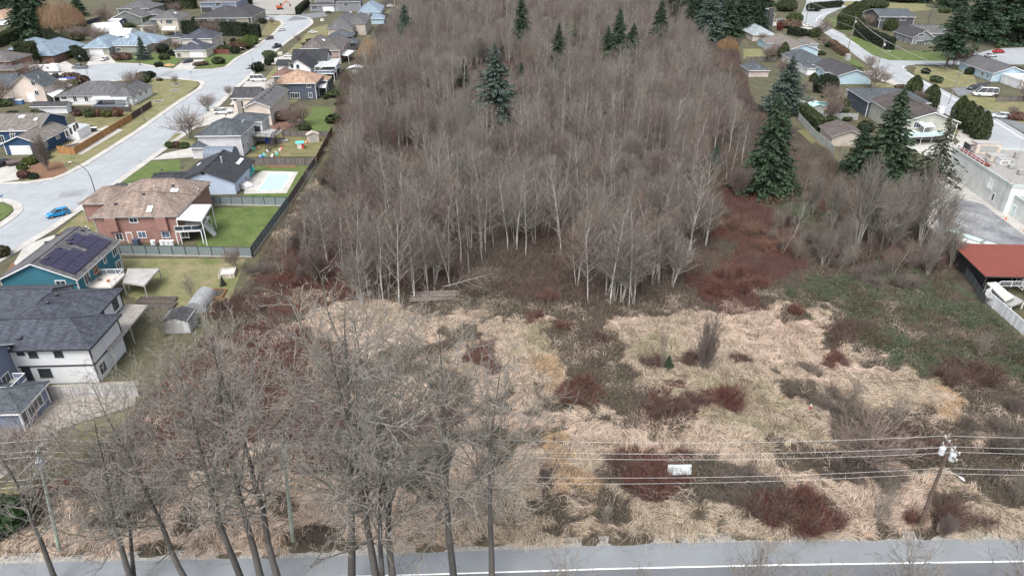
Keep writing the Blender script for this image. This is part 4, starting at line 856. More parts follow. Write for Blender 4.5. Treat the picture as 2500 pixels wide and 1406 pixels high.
# ------------------------------------------------------------------ vegetation helpers
m_bark = mat('bark', (.85, .85, .85), rough=1, var=.25, scale=3, attr=True)
m_twig = mat('twigs', (.9, .9, .9), rough=1, var=.08, scale=1, attr=True)
m_stalk = mat('stalks', (.92, .92, .92), rough=1, var=.1, scale=.7, attr=True)
m_leaf = mat('foliage', (.9, .9, .9), rough=.75, var=.15, scale=.6, attr=True)

def segmesh(name, p0, p1, r0, r1, tint, m, n=3):
    p0 = np.asarray(p0, float); p1 = np.asarray(p1, float); d = p1-p0; d /= np.maximum(np.linalg.norm(d, axis=1), 1e-6)[:, None]
    a = np.where(np.abs(d[:, 2:3]) < .9, np.array([[0, 0, 1.]]), np.array([[1., 0, 0]])); u = np.cross(d, a); u /= np.linalg.norm(u, axis=1)[:, None]; v = np.cross(d, u)
    N = len(p0); V = np.empty((N, 2*n, 3))
    for j in range(n):
        t = 2*math.pi*j/n; o = u*math.cos(t)+v*math.sin(t)
        V[:, j] = p0+o*np.asarray(r0)[:, None]; V[:, n+j] = p1+o*np.asarray(r1)[:, None]
    b = np.arange(N)[:, None]*2*n; F = np.stack([np.concatenate([b+j, b+(j+1) % n, b+n+(j+1) % n, b+n+j], 1) for j in range(n)], 1).reshape(-1, 4)
    return npmesh(name, V.reshape(-1, 3), F, m, tint=np.repeat(np.asarray(tint), 2*n, axis=0))

def grow(seed, H, r, spec, lean=(0, 0), wob=.03, fork=0, start=.3, taper=.12, rmin=.011, limbs=0, bw=.13):
    """spec: list per level of (count, length, angle deg, upward pull, radius factor, segments). Returns arrays + level."""
    g = random.Random(seed); S = []
    def line(p, d, L, r0, r1, ns, pull, wb, lvl):
        pts = [p]; 
        for i in range(ns):
            d = (d+Vector((g.gauss(0, wb), g.gauss(0, wb), g.gauss(0, wb)+pull/ns))).normalized()
            q = p+d*(L/ns); ra = r0+(r1-r0)*i/ns; rb = r0+(r1-r0)*(i+1)/ns; S.append((p, q, ra, rb, lvl)); p = q; pts.append(p)
        return pts
    def kids(pts, L, r0, lvl, t0):
        if lvl > len(spec): return
        cnt, fl, ang, pull, rf, ns = spec[lvl-1]; n = len(pts)-1
        if lvl > 1: cnt = max(1, int(cnt*g.uniform(.7, 1.3)))
        for k in range(cnt):
            t = t0+(1-t0)*((k+g.random())/cnt); i = min(int(t*n), n-1); p = pts[i].lerp(pts[i+1], t*n-i); ax = (pts[i+1]-pts[i]).normalized()
            az = g.uniform(0, 2*math.pi) if lvl > 1 else k*2.4+g.gauss(0, .4)
            o = ax.orthogonal().normalized(); o = Matrix.Rotation(az, 3, ax)@o; a = math.radians(g.gauss(ang, 8))
            d = (ax*math.cos(a)+o*math.sin(a)).normalized()
            if lvl == 1:
                tt = (t-t0)/(1-t0); prof = (math.sin(math.pi*min(1, .18+tt*.82))**.7)*(1-.25*tt)+.2; l = fl*prof*g.uniform(.7, 1.15); rr = r*rf*(1-.75*tt)
            else: l = L*fl*(1-.55*t)*g.uniform(.6, 1.2); rr = r0*rf
            rr = max(rr, rmin)
            if limbs and lvl == 1 and k % limbs == 0 and t < .75: a = math.radians(g.uniform(22, 34)); d = (ax*math.cos(a)+o*math.sin(a)).normalized(); l *= 1.2; rr *= 1.7; ns += 2
            q = line(p, d, l, rr, max(rr*.4, rmin*.75), ns, pull, bw, lvl); kids(q, l, rr, lvl+1, .15)
    stems = [(Vector((0, 0, 0)), Vector((lean[0], lean[1], 1)).normalized(), H, r)]
    for k in range(fork):
        a = g.uniform(0, 6.28); stems.append((Vector((math.cos(a)*.25, math.sin(a)*.25, 0)), Vector((math.cos(a)*.16+lean[0], math.sin(a)*.16+lean[1], 1)).normalized(), H*g.uniform(.7, .95), r*.75))
    for p, d, L, rr in stems:
        pts = line(p, d, L, rr, rr*taper, 12, .0, wob, 0); kids(pts, L, rr, 1, start)
    return S
def treemesh(name, S, bark, branch, twig, g=0):
    A = np.array([(*s[0], *s[1], s[2], s[3], s[4]) for s in S]); lv = A[:, 8].astype(int); rn = np.random.default_rng(len(S)+g)
    bk = np.array(bark); br = np.array(branch); tw = np.array(twig)
    col = np.where((lv == 0)[:, None], bk, np.where((lv == 1)[:, None], br, tw+(br-tw)*(.5*(lv == 2))[:, None]))*rn.uniform(.72, 1.28, len(S))[:, None]
    t = lv == 0; a = segmesh(name+'_trunk', A[t, :3], A[t, 3:6], A[t, 6], A[t, 7], col[t], m_bark, 7)
    t = ~t; c = segmesh(name+'_crown', A[t, :3], A[t, 3:6], A[t, 6], A[t, 7], col[t], m_twig, 3); return a, c
def place_tree(name, meshes, loc, label, cat='tree', group=None, s=1., sz=None, rz=0, tilt=(0, 0)):
    e = empty(name, loc, label, cat, group, rz); e.rotation_euler = (tilt[0], tilt[1], rz); e.scale = (s, s, sz or s)
    link('trunk', meshes[0], e); link('crown', meshes[1], e); return e

def quads(c, s, tint, up=.3, asp=1.0, rn=rng, dirs=None):
    """small leaf quads: centres c (n,3), size s (n,)"""
    n = len(c); a = rn.normal(size=(n, 3)); a[:, 2] *= (1-up)
    if dirs is not None: a = dirs+a*.35
    a /= np.linalg.norm(a, axis=1)[:, None]; b = rn.normal(size=(n, 3)); b -= a*(a*b).sum(1)[:, None]; b /= np.linalg.norm(b, axis=1)[:, None]
    s = np.asarray(s)[:, None]; a = a*s*asp*.5; b = b*s*.5
    V = np.stack([c-a-b*.6, c+a*.2-b, c+a+b*.1, c-a*.1+b], 1).reshape(-1, 3); F = np.arange(4*n).reshape(-1, 4)
    return V, F, np.repeat(tint, 4, axis=0)

# ------------------------------------------------------------------ bare trees
alder = []
for k in range(9):
    H_ = [12.5, 11.5, 13.5, 10.5, 12, 9.5, 13, 11, 8.5][k]
    S = grow(100+k, H_, .10+.015*(k % 3), [(34, 3.5+.45*(k % 4), 50, .55, .40, 4), (6, .46, 42, .25, .55, 2), (3, .55, 34, .1, .8, 1)], fork=[0, 1, 0, 2, 0, 2, 0, 1, 2][k], start=.30-.03*(k % 4), wob=.03, rmin=.015)
    tw = [(.125, .098, .086), (.165, .10, .085), (.13, .12, .10), (.20, .17, .145), (.14, .095, .085), (.10, .085, .075), (.17, .14, .12), (.15, .105, .09), (.13, .115, .10)][k]
    alder.append(treemesh('alder', S, (.45, .43, .39), [(.28, .26, .225), (.22, .19, .165), (.33, .31, .27)][k % 3], tw, k))
poplar = []
for k in range(6):
    S = grow(300+k, 28, .36, [(42, 8.8, 58, .6, .25, 7), (8, .46, 46, .3, .42, 3), (4, .52, 42, .2, .6, 2), (2, .6, 38, .1, .9, 1)], lean=(0, 0), fork=[0, 0, 1, 0, 1, 0][k], start=.32, wob=.028, taper=.03, rmin=.0115, limbs=8, bw=.15)
    poplar.append(treemesh('poplar', S, (.10, .093, .085), (.20, .188, .168), (.265, .245, .215), k))
sparse = []
for k in range(3):
    S = grow(500+k, 9, .07, [(26, 2.6, 40, .3, .4, 3), (7, .4, 38, .1, .5, 2), (3, .45, 30, 0, .8, 1)], fork=3, start=.15, wob=.04)
    sparse.append(treemesh('sparse', S, (.24, .22, .19), (.24, .22, .19), (.24, .205, .175), k))
broom = []
for k in range(3):
    S = grow(600+k, 5, .05, [(30, 1.7, 26, .5, .4, 3), (6, .45, 26, .2, .6, 2), (3, .5, 26, .1, .8, 1)], fork=9, start=.1, wob=.05)
    broom.append(treemesh('broom', S, (.23, .19, .165), (.20, .165, .145), (.17, .135, .12), k))
multi = []
for k in range(2):
    S = grow(800+k, 15, .13, [(26, 4.2, 30, .5, .45, 4), (7, .45, 34, .25, .5, 2), (3, .5, 30, .1, .8, 1)], fork=7, start=.25, wob=.03, rmin=.014)
    multi.append(treemesh('multi', S, (.34, .325, .29), (.26, .24, .21), (.17, .145, .125), k))
garden = []
for k in range(2):
    S = grow(700+k, 4.2, .12, [(24, 3.2, 60, .5, .45, 4), (8, .45, 40, .3, .5, 2), (4, .5, 36, .2, .8, 1)], fork=2, start=.3, wob=.05)
    garden.append(treemesh('garden', S, (.20, .18, .16), (.22, .18, .155), (.23, .175, .15), k))

# woodland: every tree near enough to tell apart is its own object, the far ones are one mass
def wood_points(y0, y1, sp, seed):
    rn = np.random.default_rng(seed); out = []; y = y0
    while y < y1:
        x = -230.
        while x < 260:
            out.append((x+rn.uniform(-.45, .45)*sp, y+rn.uniform(-.45, .45)*sp)); x += sp
        y += sp*.95
    a = np.array(out); px, py = PX(a[:, 0], a[:, 1]); return a[inpoly(px, py, WOODS)]
GAPS = [(1310, 700, 150, 70), (960, 440, 90, 50), (1205, 200, 75, 45), (1100, 735, 90, 25), (850, 650, 60, 50), (1030, 400, 60, 30)]
def gapf(a):
    px, py = PX(a[:, 0], a[:, 1]); k = np.ones(len(a), bool)
    for x, y, rx, ry in GAPS: k &= ((px-x)/rx)**2+((py-y)/ry)**2 > 1
    for bx, by, tp in CONGAP:
        p = P(bx, by); dx = a[:, 0]-p.x*(a[:, 1]/p.y); dy = p.y-a[:, 1]; h = tall(bx, by, tp); k &= ~((np.abs(dx) < 3.2+.0*h) & (dy > -5) & (dy < 30))
    return k
CONGAP = [(1272, 120, -20), (1210, 315, 108), (1135, 230, 140), (1505, 150, 20), (1540, 150, 55), (1480, 145, 62), (1362, 175, 55), (1605, 120, 0), (1860, 472, 222), (1885, 468, 255), (1745, 400, 350), (993, 100, 8)]
near = wood_points(88, 186, 4.5, 1); near = near[gapf(near)]; near = near[np.argsort(near[:, 1]+np.abs(near[:, 0])*.15)]
FRONT = [(945, 690, 3), (985, 680, 7), (1185, 620, 0), (1178, 618, 2), (1240, 612, 6), (1262, 610, 2), (1515, 740, 5), (1548, 742, 3), (1500, 735, 8), (1530, 715, 1), (1535, 750, 0), (1490, 745, 2), (1480, 720, 5), (1600, 650, 1), (1620, 640, 0), (1375, 560, 4), (1640, 700, 8), (900, 722, 4), (935, 735, 0), (975, 742, 2), (872, 700, 6), (838, 668, 1), (1012, 735, 7), (862, 630, 3), (925, 665, 5), (1045, 715, 0), (800, 640, 5), (885, 745, 8), (1095, 690, 4), (1410, 700, 1), (1435, 735, 6), (1460, 640, 3), (890, 560, 7), (1690, 470, 0), (1680, 465, 2)]
for fx, fy, kd in FRONT:
    p = P(fx, fy); near = near[np.hypot(near[:, 0]-p.x, near[:, 1]-p.y) > 1.6]
for i, (fx, fy, kd) in enumerate(FRONT):
    place_tree('alder_tree', alder[kd], P(fx, fy), 'slender bare pale trunked tree at the front edge of the bare wood', group='pale trunked trees at the front edge of the wood', s=random.uniform(1.0, 1.22), rz=random.uniform(0, 6.28))
for i, (x, y) in enumerate(near[:281]):
    k = int(float(vn(x, y, .09, 98))*9+random.uniform(0, 4)) % 9; s = random.uniform(.78, 1.1)*(.72+.55*float(vn(x, y, .11, 95)))
    place_tree('alder_tree', alder[k], (x, y, 0), 'bare grey brown tree standing among the others inside the wood', group='bare trees of the wood', s=s*1.0, sz=s*1.1, rz=random.uniform(0, 6.28), tilt=(random.gauss(0, .06), random.gauss(0, .06)))
rest = near[281:]; far1 = wood_points(186.5, 330, 5.2, 2); far1 = far1[gapf(far1)]; far2 = wood_points(332, 760, 7.5, 3)
pts = np.concatenate([rest, far1, far2]); rn = np.random.default_rng(9)
me = bpy.data.meshes.new('woodland'); me.vertices.add(len(pts)); me.vertices.foreach_set('co', np.concatenate([pts, np.zeros((len(pts), 1))], 1).astype(np.float32).ravel())
at = me.attributes.new('ti', 'INT', 'POINT'); at.data.foreach_set('value', ((vn(pts[:, 0], pts[:, 1], .07, 98)*9+rn.uniform(0, 4, len(pts))).astype(np.int32) % 9).astype(np.int32))
at = me.attributes.new('ts', 'FLOAT', 'POINT'); at.data.foreach_set('value', (rn.uniform(.8, 1.1, len(pts))*(.7+.6*vn(pts[:, 0], pts[:, 1], .09, 95))).astype(np.float32))
at = me.attributes.new('tr', 'FLOAT_VECTOR', 'POINT'); at.data.foreach_set('vector', np.stack([rn.normal(0, .03, len(pts)), rn.normal(0, .03, len(pts)), rn.uniform(0, 6.28, len(pts))], 1).astype(np.float32).ravel())
wl = tag(link('woodland', me), kind='stuff')
ng = bpy.data.node_groups.new('scatter', 'GeometryNodeTree'); ng.interface.new_socket('Geometry', in_out='INPUT', socket_type='NodeSocketGeometry'); ng.interface.new_socket('Geometry', in_out='OUTPUT', socket_type='NodeSocketGeometry')
gi = ng.nodes.new('NodeGroupInput'); gq = ng.nodes.new('NodeGroupOutput'); ip = ng.nodes.new('GeometryNodeInstanceOnPoints'); jn = ng.nodes.new('GeometryNodeJoinGeometry')
objs = bpy.data.objects
for k in range(8, -1, -1):
    ta = next(o for o in objs if o.data == alder[k][0]); tb = next(o for o in objs if o.data == alder[k][1])
    j2 = ng.nodes.new('GeometryNodeJoinGeometry'); gg = ng.nodes.new('GeometryNodeGeometryToInstance')
    for q in (ta, tb):
        oi = ng.nodes.new('GeometryNodeObjectInfo'); oi.inputs['Object'].default_value = q; ng.links.new(oi.outputs['Geometry'], j2.inputs[0])
    ng.links.new(j2.outputs[0], gg.inputs[0]); ng.links.new(gg.outputs[0], jn.inputs[0])
ng.links.new(gi.outputs[0], ip.inputs['Points']); ng.links.new(jn.outputs[0], ip.inputs['Instance']); ip.inputs['Pick Instance'].default_value = True
def attr_node(nm, ty):
    a = ng.nodes.new('GeometryNodeInputNamedAttribute'); a.data_type = ty; a.inputs['Name'].default_value = nm
    return next(o for o in a.outputs if o.enabled and o.name == 'Attribute')
ng.links.new(attr_node('ti', 'INT'), ip.inputs['Instance Index']); ng.links.new(attr_node('tr', 'FLOAT_VECTOR'), ip.inputs['Rotation']); ng.links.new(attr_node('ts', 'FLOAT'), ip.inputs['Scale'])
ng.links.new(ip.outputs[0], gq.inputs[0])
md = wl.modifiers.new('scatter', 'NODES'); md.node_group = ng

# tall roadside trees in the foreground: (base px, base py, top px, top py, mesh)
NEAR = [(1112, 1450, 1072, 800, 0, 'the rightmost one'), (965, 1450, 925, 810, 1, 'second from the right'), (925, 1450, 850, 765, 2, 'third from the right'), (865, 1450, 695, 735, 3, 'leaning left beyond the middle utility pole'),
        (690, 1450, 545, 850, 1, 'just left of the middle utility pole'), (645, 1450, 475, 850, 5, 'left of a close pair'), (603, 1450, 410, 880, 0, 'second of a close pair'), (472, 1450, 225, 960, 1, 'the leftmost thick trunk'), (1200, 1440, 1195, 900, 5, 'short and bushy at the right of the row')]
for bx, by, tx_, ty, k, pos in NEAR:
    h = tall(bx, by, ty); g = P(bx, by); t = P(tx_, ty, h); s = h/28.
    lx = (t.x-g.x)/h
    e = place_tree('poplar_tree', poplar[k], g, 'tall bare roadside tree with dark trunk, '+pos, group='tall bare trees along the near road', s=s*1.02, sz=s, rz=random.uniform(0, 6.28)); 
    e.rotation_euler = (random.gauss(0, .02), math.atan(lx), 0)
    print('near tree', round(h, 1), round(lx, 2))
for bx, by, ty, k, d in [(330, 1440, 1010, 2, 'at the lower left behind the leftmost pole'), (140, 1425, 1060, 5, 'in front of the lower left lawn')]:
    h = tall(bx, by, ty); place_tree('poplar_tree', poplar[k], P(bx, by), 'smaller bare roadside tree '+d, s=h/28*1.15, sz=h/28, rz=k)
def bare(name, kind, k, bx, by, ty, label, wf=1., tilt=(0, 0), group=None, cat='tree', rz=None):
    h = tall(bx, by, ty); H0 = {'sparse': 11, 'broom': 6.6, 'garden': 6.4, 'alder': 15, 'poplar': 28, 'multi': 18}[kind]
    s = h/H0; place_tree(name, globals()[kind][k], P(bx, by), label, cat, group, s=s*wf, sz=s, rz=random.uniform(0, 6) if rz is None else rz, tilt=tilt)
for a in [('bare_tree', 'multi', 0, 2090, 610, 330, 'broad pale bare tree in front of the dark conifer beside the parking lot', .8), ('bare_tree', 'multi', 1, 2245, 600, 350, 'many stemmed pale bare tree under the ragged conifer near the warehouse', .9),
          ('bare_tree', 'poplar', 0, 2142, 640, 440, 'crooked pale bare tree between two taller ones by the parking lot', .9), ('bare_tree', 'sparse', 1, 2290, 640, 470, 'thin bare tree beside the parking lot edge', 1.3),
          ('bare_tree', 'broom', 0, 1715, 905, 745, 'grey upright multi stemmed sapling clump in the pale grass', .8), ('sapling', 'sparse', 1, 1612, 905, 775, 'thin dark bare sapling standing alone in the pale grass', .35),
          ('bare_tree', 'garden', 0, 2120, 1150, 1010, 'gnarled pale bare tree in the brush left of the right hand pole', 1.4), ('sapling', 'sparse', 2, 2180, 1040, 935, 'pale leaning sapling in the straw right of the field', .8),
          ('sapling', 'sparse', 0, 1800, 1560, 1255, 'sparse twiggy tree rising at the bottom edge right of centre', 1.), ('sapling', 'sparse', 1, 2170, 1560, 1270, 'sparse twiggy tree at the bottom edge near the right pole', 1.1), ('sapling', 'sparse', 2, 2440, 1560, 1250, 'sparse twiggy tree in the bottom right corner', 1.2),
          ('sapling', 'sparse', 0, 1560, 1580, 1330, 'low twiggy treetop at the bottom edge over the road', 1.1), ('sapling', 'sparse', 2, 1370, 1560, 1310, 'twiggy treetop at the bottom edge right of the tall trees', 1.3),('sapling', 'sparse', 1, 1985, 1600, 1370, 'faint low treetop at the bottom edge between two sparse trees', 1.3),
          ('bare_tree', 'broom', 1, 775, 695, 560, 'grey fan shaped bare tree left of the wood by the red brush', 1.2), ('bare_tree', 'sparse', 2, 1885, 590, 540, 'small pale bare tree in the rusty brush', 1.3), ('bare_tree', 'broom', 2, 1800, 480, 370, 'pale fan shaped bare tree left of the dark spruces', 1.),
          ('bare_tree', 'broom', 0, 118, 418, 300, 'upright broom shaped bare tree on the corner garden bed', .75), ('bare_tree', 'garden', 1, 465, 338, 255, 'pinkish bare street tree in front of the slate roofed house', 1.2), ('bare_tree', 'garden', 0, 508, 272, 220, 'pinkish bare street tree near the cream house', 1.1),
          ('bare_tree', 'garden', 1, 430, 207, 178, 'small rounded bare tree in a ring bed at the corner lawn', .9), ('bare_tree', 'garden', 0, 665, 63, 35, 'small reddish bare tree on the island lawn', .7), ('bare_tree', 'garden', 1, 262, 60, 5, 'spreading pale bare tree in the top left garden', 1.3),
          ('bare_tree', 'garden', 1, 2010, 115, 82, 'rounded grey bare tree beside the road and the brown roofs', .9), ('bare_tree', 'poplar', 1, 2262, 70, 5, 'large pale bare tree behind the grey gabled house', 1.2), ('bare_tree', 'garden', 0, 2160, 205, 170, 'thin red brown bare tree on the verge by the sky blue house', 1.),
          ('bare_tree', 'broom', 2, 2240, 262, 205, 'brown bushy bare tree between the two clipped columns', 1.2), ('bare_tree', 'poplar', 3, 2490, 905, 790, 'pale wispy bare tree at the right edge above the pole', .9), ('bare_tree', 'garden', 1, 578, 660, 590, 'small bare tree beside the corner of the panel fence', .8),
          ('bare_tree', 'sparse', 2, 400, 820, 715, 'bare twiggy tree beside the raised beds', 1.2), ('bare_tree', 'sparse', 0, 470, 730, 650, 'thin bare fruit tree on the mossy lawn', 1.1), ('bare_tree', 'sparse', 1, 1155, 860, 745, 'thin bare sapling in the straw by the log pile', .5), ('bare_tree', 'garden', 0, 1860, 105, 75, 'low grey bare tree in the small garden near the wood', 1.1),
          ('bare_tree', 'sparse', 1, 90, 1230, 1080, 'twiggy bare tree on the lower left lawn', 1.3), ('bare_tree', 'broom', 1, 560, 1000, 880, 'brown brushy bare tree left of the tall roadside trees', 1.5), ('bare_tree', 'garden', 1, 90, 1180, 1020, 'spreading bare tree over the pale paving of the lower left garden', 1.2)]:
    bare(*a)
# weeping, golden-twigged trees
def weeping(seed, H, R, n, col):
    g = np.random.default_rng(seed); S = grow(seed, H*.62, .3, [(14, R*.8, 55, .4, .5, 4), (5, .4, 45, .1, .5, 2)], start=.25)
    a = g.uniform(0, 6.28, n); rr = R*np.sqrt(g.uniform(.02, 1, n)); z = H*(1-.5*(rr/R)**2)*g.uniform(.5, 1.05, n)*(.75+.5*vn(a*1.3+4, rr*.35+7)); L = g.uniform(.06, .3, n)*H*.6
    p = np.stack([rr*np.cos(a), rr*np.sin(a), z], 1); q = p+np.stack([np.cos(a)*L*.25, np.sin(a)*L*.25, -L], 1); q[:, 2] = np.maximum(q[:, 2], .4)
    A = np.array([(*s[0], *s[1], s[2], s[3]) for s in S]); N = len(A)
    tr = segmesh('wt', A[:, :3], A[:, 3:6], A[:, 6], A[:, 7], np.tile((.16, .13, .11), (N, 1)), m_bark, 5)
    cr = segmesh('wc', p, q, np.full(n, .035), np.full(n, .02), np.array(col)*g.uniform(.6, 1.4, n)[:, None], m_twig, 3); return tr, cr
wA = weeping(31, 16, 10, 5200, (.30, .20, .125)); wB = weeping(32, 9, 6, 2600, (.34, .22, .12))
h = tall(158, 84, -5); place_tree('weeping_tree', wA, P(158, 84), 'big golden brown weeping tree beside the dark conifer at top left', s=h/16, rz=1)
h = tall(912, 150, 92); place_tree('weeping_tree', wB, P(912, 148), 'orange brown weeping tree between the mauve house and the wood', s=h/9, rz=1)
h = tall(1780, 130, 90); place_tree('weeping_tree', wB, P(1775, 128), 'golden weeping tree at the upper right edge of the wood', s=h/9, rz=2)

# ------------------------------------------------------------------ conifers
def conifer(seed, H, R, n_wh, per, col, droop=.25, gap=.06, dens=26, narrow=.85, card=.42):
    g = np.random.default_rng(seed); C = []; D = []; SZ = []; P0 = []; P1 = []
    for w_ in range(n_wh):
        t = gap+(1-gap)*w_/n_wh; z = H*t; L0 = R*((1-t)**narrow)*(.55+.9*g.random() if w_ % 3 == 0 else 1)+.15
        for k in range(per):
            if g.random() < .1: continue
            a = g.uniform(0, 6.28); L = L0*g.uniform(.42, 1.18); m = max(3, int(dens*L/R)); s = np.sort(g.uniform(.12, 1, m))
            dz = -droop*L*s**1.5+.18*L*s*(t > .6)+g.normal(0, .07, m); side = g.normal(0, .26, m)*L*.5*(1-s*.5)
            x = np.cos(a)*L*s-np.sin(a)*side; y = np.sin(a)*L*s+np.cos(a)*side
            C.append(np.stack([x, y, z+dz], 1)); D.append(np.tile([math.cos(a), math.sin(a), -.35-droop], (m, 1))); SZ.append(g.uniform(.6, 1.25, m)*card*(.55+.6*(1-t)))
            P0.append((0, 0, z)); P1.append((math.cos(a)*L*.9, math.sin(a)*L*.9, z-droop*L*.8))
    C = np.concatenate(C); D = np.concatenate(D); SZ = np.concatenate(SZ)
    lum = g.uniform(.55, 1.5, len(C)); tint = np.array(col)*lum[:, None]
    V, F, T = quads(C, SZ, tint, asp=2.0, rn=g, dirs=D); cr = npmesh('conifer_crown', V, F, m_leaf, tint=T)
    P0 = np.array([(0, 0, 0)]+P0); P1 = np.array([(0, 0, H)]+P1); r0 = np.full(len(P0), .05); r0[0] = H*.018; r1 = np.full(len(P0), .015)
    tr = segmesh('conifer_trunk', P0, P1, r0, r1, np.tile((.12, .09, .07), (len(P0), 1)), m_bark, 6)
    return tr, cr
GRN = (.032, .058, .030); BLU = (.062, .092, .076); DKG = (.024, .045, .025)
con = {'g': conifer(1, 20, 4.9, 56, 13, GRN, dens=44, card=.36), 'b': conifer(2, 20, 6.0, 54, 13, BLU, droop=.15, dens=46, card=.36), 'd': conifer(3, 20, 4.4, 56, 12, DKG, droop=.35, dens=40, card=.36), 'r': conifer(4, 20, 5.2, 40, 7, (.05, .065, .04), droop=.45, dens=18, gap=.2),
       'p': conifer(5, 20, 6.5, 40, 9, (.028, .055, .030), droop=.1, gap=.3, dens=46, narrow=.45, card=.46), 'y': conifer(6, 20, 4.2, 40, 6, (.06, .085, .04), droop=.3, dens=14, gap=.1)}
CON = [('g', 1272, 130, -20, 1.15, 'dark columnar conifer near the top centre of the wood'), ('b', 1210, 315, 108, 1.35, 'big blue green spruce in the middle of the wood'), ('g', 1272, 235, 150, 1.2, 'small green conifer right of the big blue green spruce'), ('d', 1135, 215, 140, 1.2, 'dim conifer half hidden among bare trees left of the big spruce'),
 ('b', 993, 110, 8, 1.2, 'conifer at the top left corner of the wood'), ('g', 1505, 165, 20, 1.3, 'dark conifer at the upper right of the wood with twin lower crowns'), ('g', 1540, 165, 55, 1.5, 'broad green conifer right of the taller dark one'), ('g', 1480, 160, 62, 1.3, 'green conifer left of the taller dark one'), ('d', 1362, 185, 55, 1.2, 'ragged dark conifer right of the columnar conifer'),
 ('y', 1402, 135, 35, 1.1, 'thin sparse conifer beside the ragged dark one'), ('d', 1325, 150, 110, 1.4, 'small dark conifer below the ragged one'), ('g', 1605, 130, -5, 1.2, 'narrow dark conifer left of the dark stand at the top'), ('d', 1650, 70, -20, 1.3, 'first dark conifer of the stand at the top of the wood'), ('b', 1755, 85, 0, 1.5, 'blue grey conifer in the stand at the top right of the wood'),
 ('d', 1700, 75, -40, 1.5, 'tall dark conifer left in the top stand'), ('d', 1800, 85, -30, 1.5, 'dark conifer right in the top stand'), ('g', 1830, 75, -35, 1.4, 'rightmost dark conifer in the top stand'),
 ('b', 1912, 275, 135, 1.5, 'broad blue spruce behind the clipped hedge row'), ('g', 1860, 472, 222, 1.15, 'tall dark green spruce at the right edge of the wood'), ('g', 1885, 468, 255, 1.1, 'slightly shorter twin of the tall dark green spruce'), ('g', 1788, 320, 280, 1.2, 'small green conifer in the right part of the wood'), ('b', 1745, 400, 350, 1.4, 'stunted blue green conifer near the white stems'),
 ('g', 2150, 440, 208, 1.4, 'large dark conifer in front of the long dark roof'), ('d', 2085, 430, 300, 1.5, 'low spreading dark conifer beside the brown garage'), ('r', 2268, 470, 262, 1.3, 'ragged olive conifer in front of the white glass deck'), ('g', 2120, 560, 400, .7, 'dark conifer behind the pale bare trees by the parking lot'),
 ('p', 2308, 168, 15, 1.15, 'left one of the two tall pines beside the right hand road'), ('p', 2366, 150, -45, 1.3, 'right one of the two tall pines beside the right hand road'), ('p', 2430, 110, -70, 1.5, 'dark pine at the top right beyond the two tall pines'), ('g', 2465, 90, -80, 1.6, 'rightmost dark conifer in the top right corner'), ('d', 2495, 60, -90, 1.6, 'dark conifer cut by the top right corner'),
 ('b', 352, 146, 88, 1.3, 'single dark spruce on the cul-de-sac lawn'), ('g', 68, 92, -60, 1.3, 'large dark conifer in the top left corner'), ('g', 100, 70, -90, 1.5, 'dark conifer between the corner conifer and the weeping tree'), ('g', 20, 20, -60, 1.5, 'dark conifer at the very top left'), ('g', 195, 40, -25, 1.6, 'dark conifer behind the golden brown weeping tree'),
 ('g', 1631, 898, 866, 1.6, 'tiny bright green conifer alone in the pale grass'), ('d', 1010, 230, 190, 1.2, 'small olive conifer in the left part of the wood'), ('y', 1125, 255, 215, 1.3, 'small yellow green conifer in the upper left wood'), ('d', 545, 697, 672, 1.3, 'small dark conifer beside the wooden crate bed'), ('b', 95, 392, 360, 1.8, 'blue green spruce behind the broom shaped bare tree')]
for i, (k, bx, by, ty, wf, lab) in enumerate(CON):
    h = tall(bx, by, ty); s = h/20; m = con[k]
    place_tree('conifer_tree', m, P(bx, by), lab, s=s*wf, sz=s, rz=i*1.3)
print('conifer heights', [round(tall(c[1], c[2], c[3])) for c in CON])

for k, (bx, by, ty, kk) in enumerate([(2255, 8, -70, 'd'), (2300, 20, -60, 'g'), (2395, 60, -60, 'd'), (2450, 40, -80, 'g'), (2340, 30, -50, 'd'), (2500, 110, -20, 'g'), (1870, 15, -60, 'g'), (1925, 5, -50, 'd')]):
    h = tall(bx, by, ty); place_tree('conifer_tree', con[kk], P(bx, by), 'dark conifer in the background trees at the top right, behind the houses', group='dark background conifers at the top right', s=h/20*1.5, sz=h/20, rz=k)
for k, (bx, by) in enumerate([(1665, 60), (1690, 35), (1715, 70), (1740, 40), (1765, 62), (1790, 40), (1812, 70), (1835, 45), (1850, 78), (1775, 88), (1725, 95), (1640, 45), (1680, 90), (1820, 20)]):
    place_tree('conifer_tree', con['dgbd'[k % 4]], P(bx, by), 'dark conifer of the dense evergreen stand at the top right corner of the wood', group='evergreen stand at the top of the wood', s=(1.1+.1*(k % 4))*1.35, sz=1.0+.12*(k % 4), rz=k)
rn2 = random.Random(77); EX = []
for k in range(34):
    while True:
        bx, by = rn2.uniform(1960, 2310), rn2.uniform(425, 700)
        if inpoly(np.array([bx]), np.array([by]), [(2010, 430), (2220, 420), (2290, 560), (2330, 640), (2230, 710), (2000, 690), (1960, 560)])[0]: break
    s_ = rn2.uniform(.3, .6); q = [alder, broom, alder, sparse][k % 4]; i_ = rn2.randrange(3); place_tree('thin_bare_tree', q[i_], P(bx, by), 'thin bare tree in the tangle between the wood and the parking lot', group='thin bare trees by the parking lot', s=s_*(1 if q is alder else 1.3), rz=rn2.uniform(0, 6), tilt=(rn2.gauss(0, .08), rn2.gauss(0, .08)))
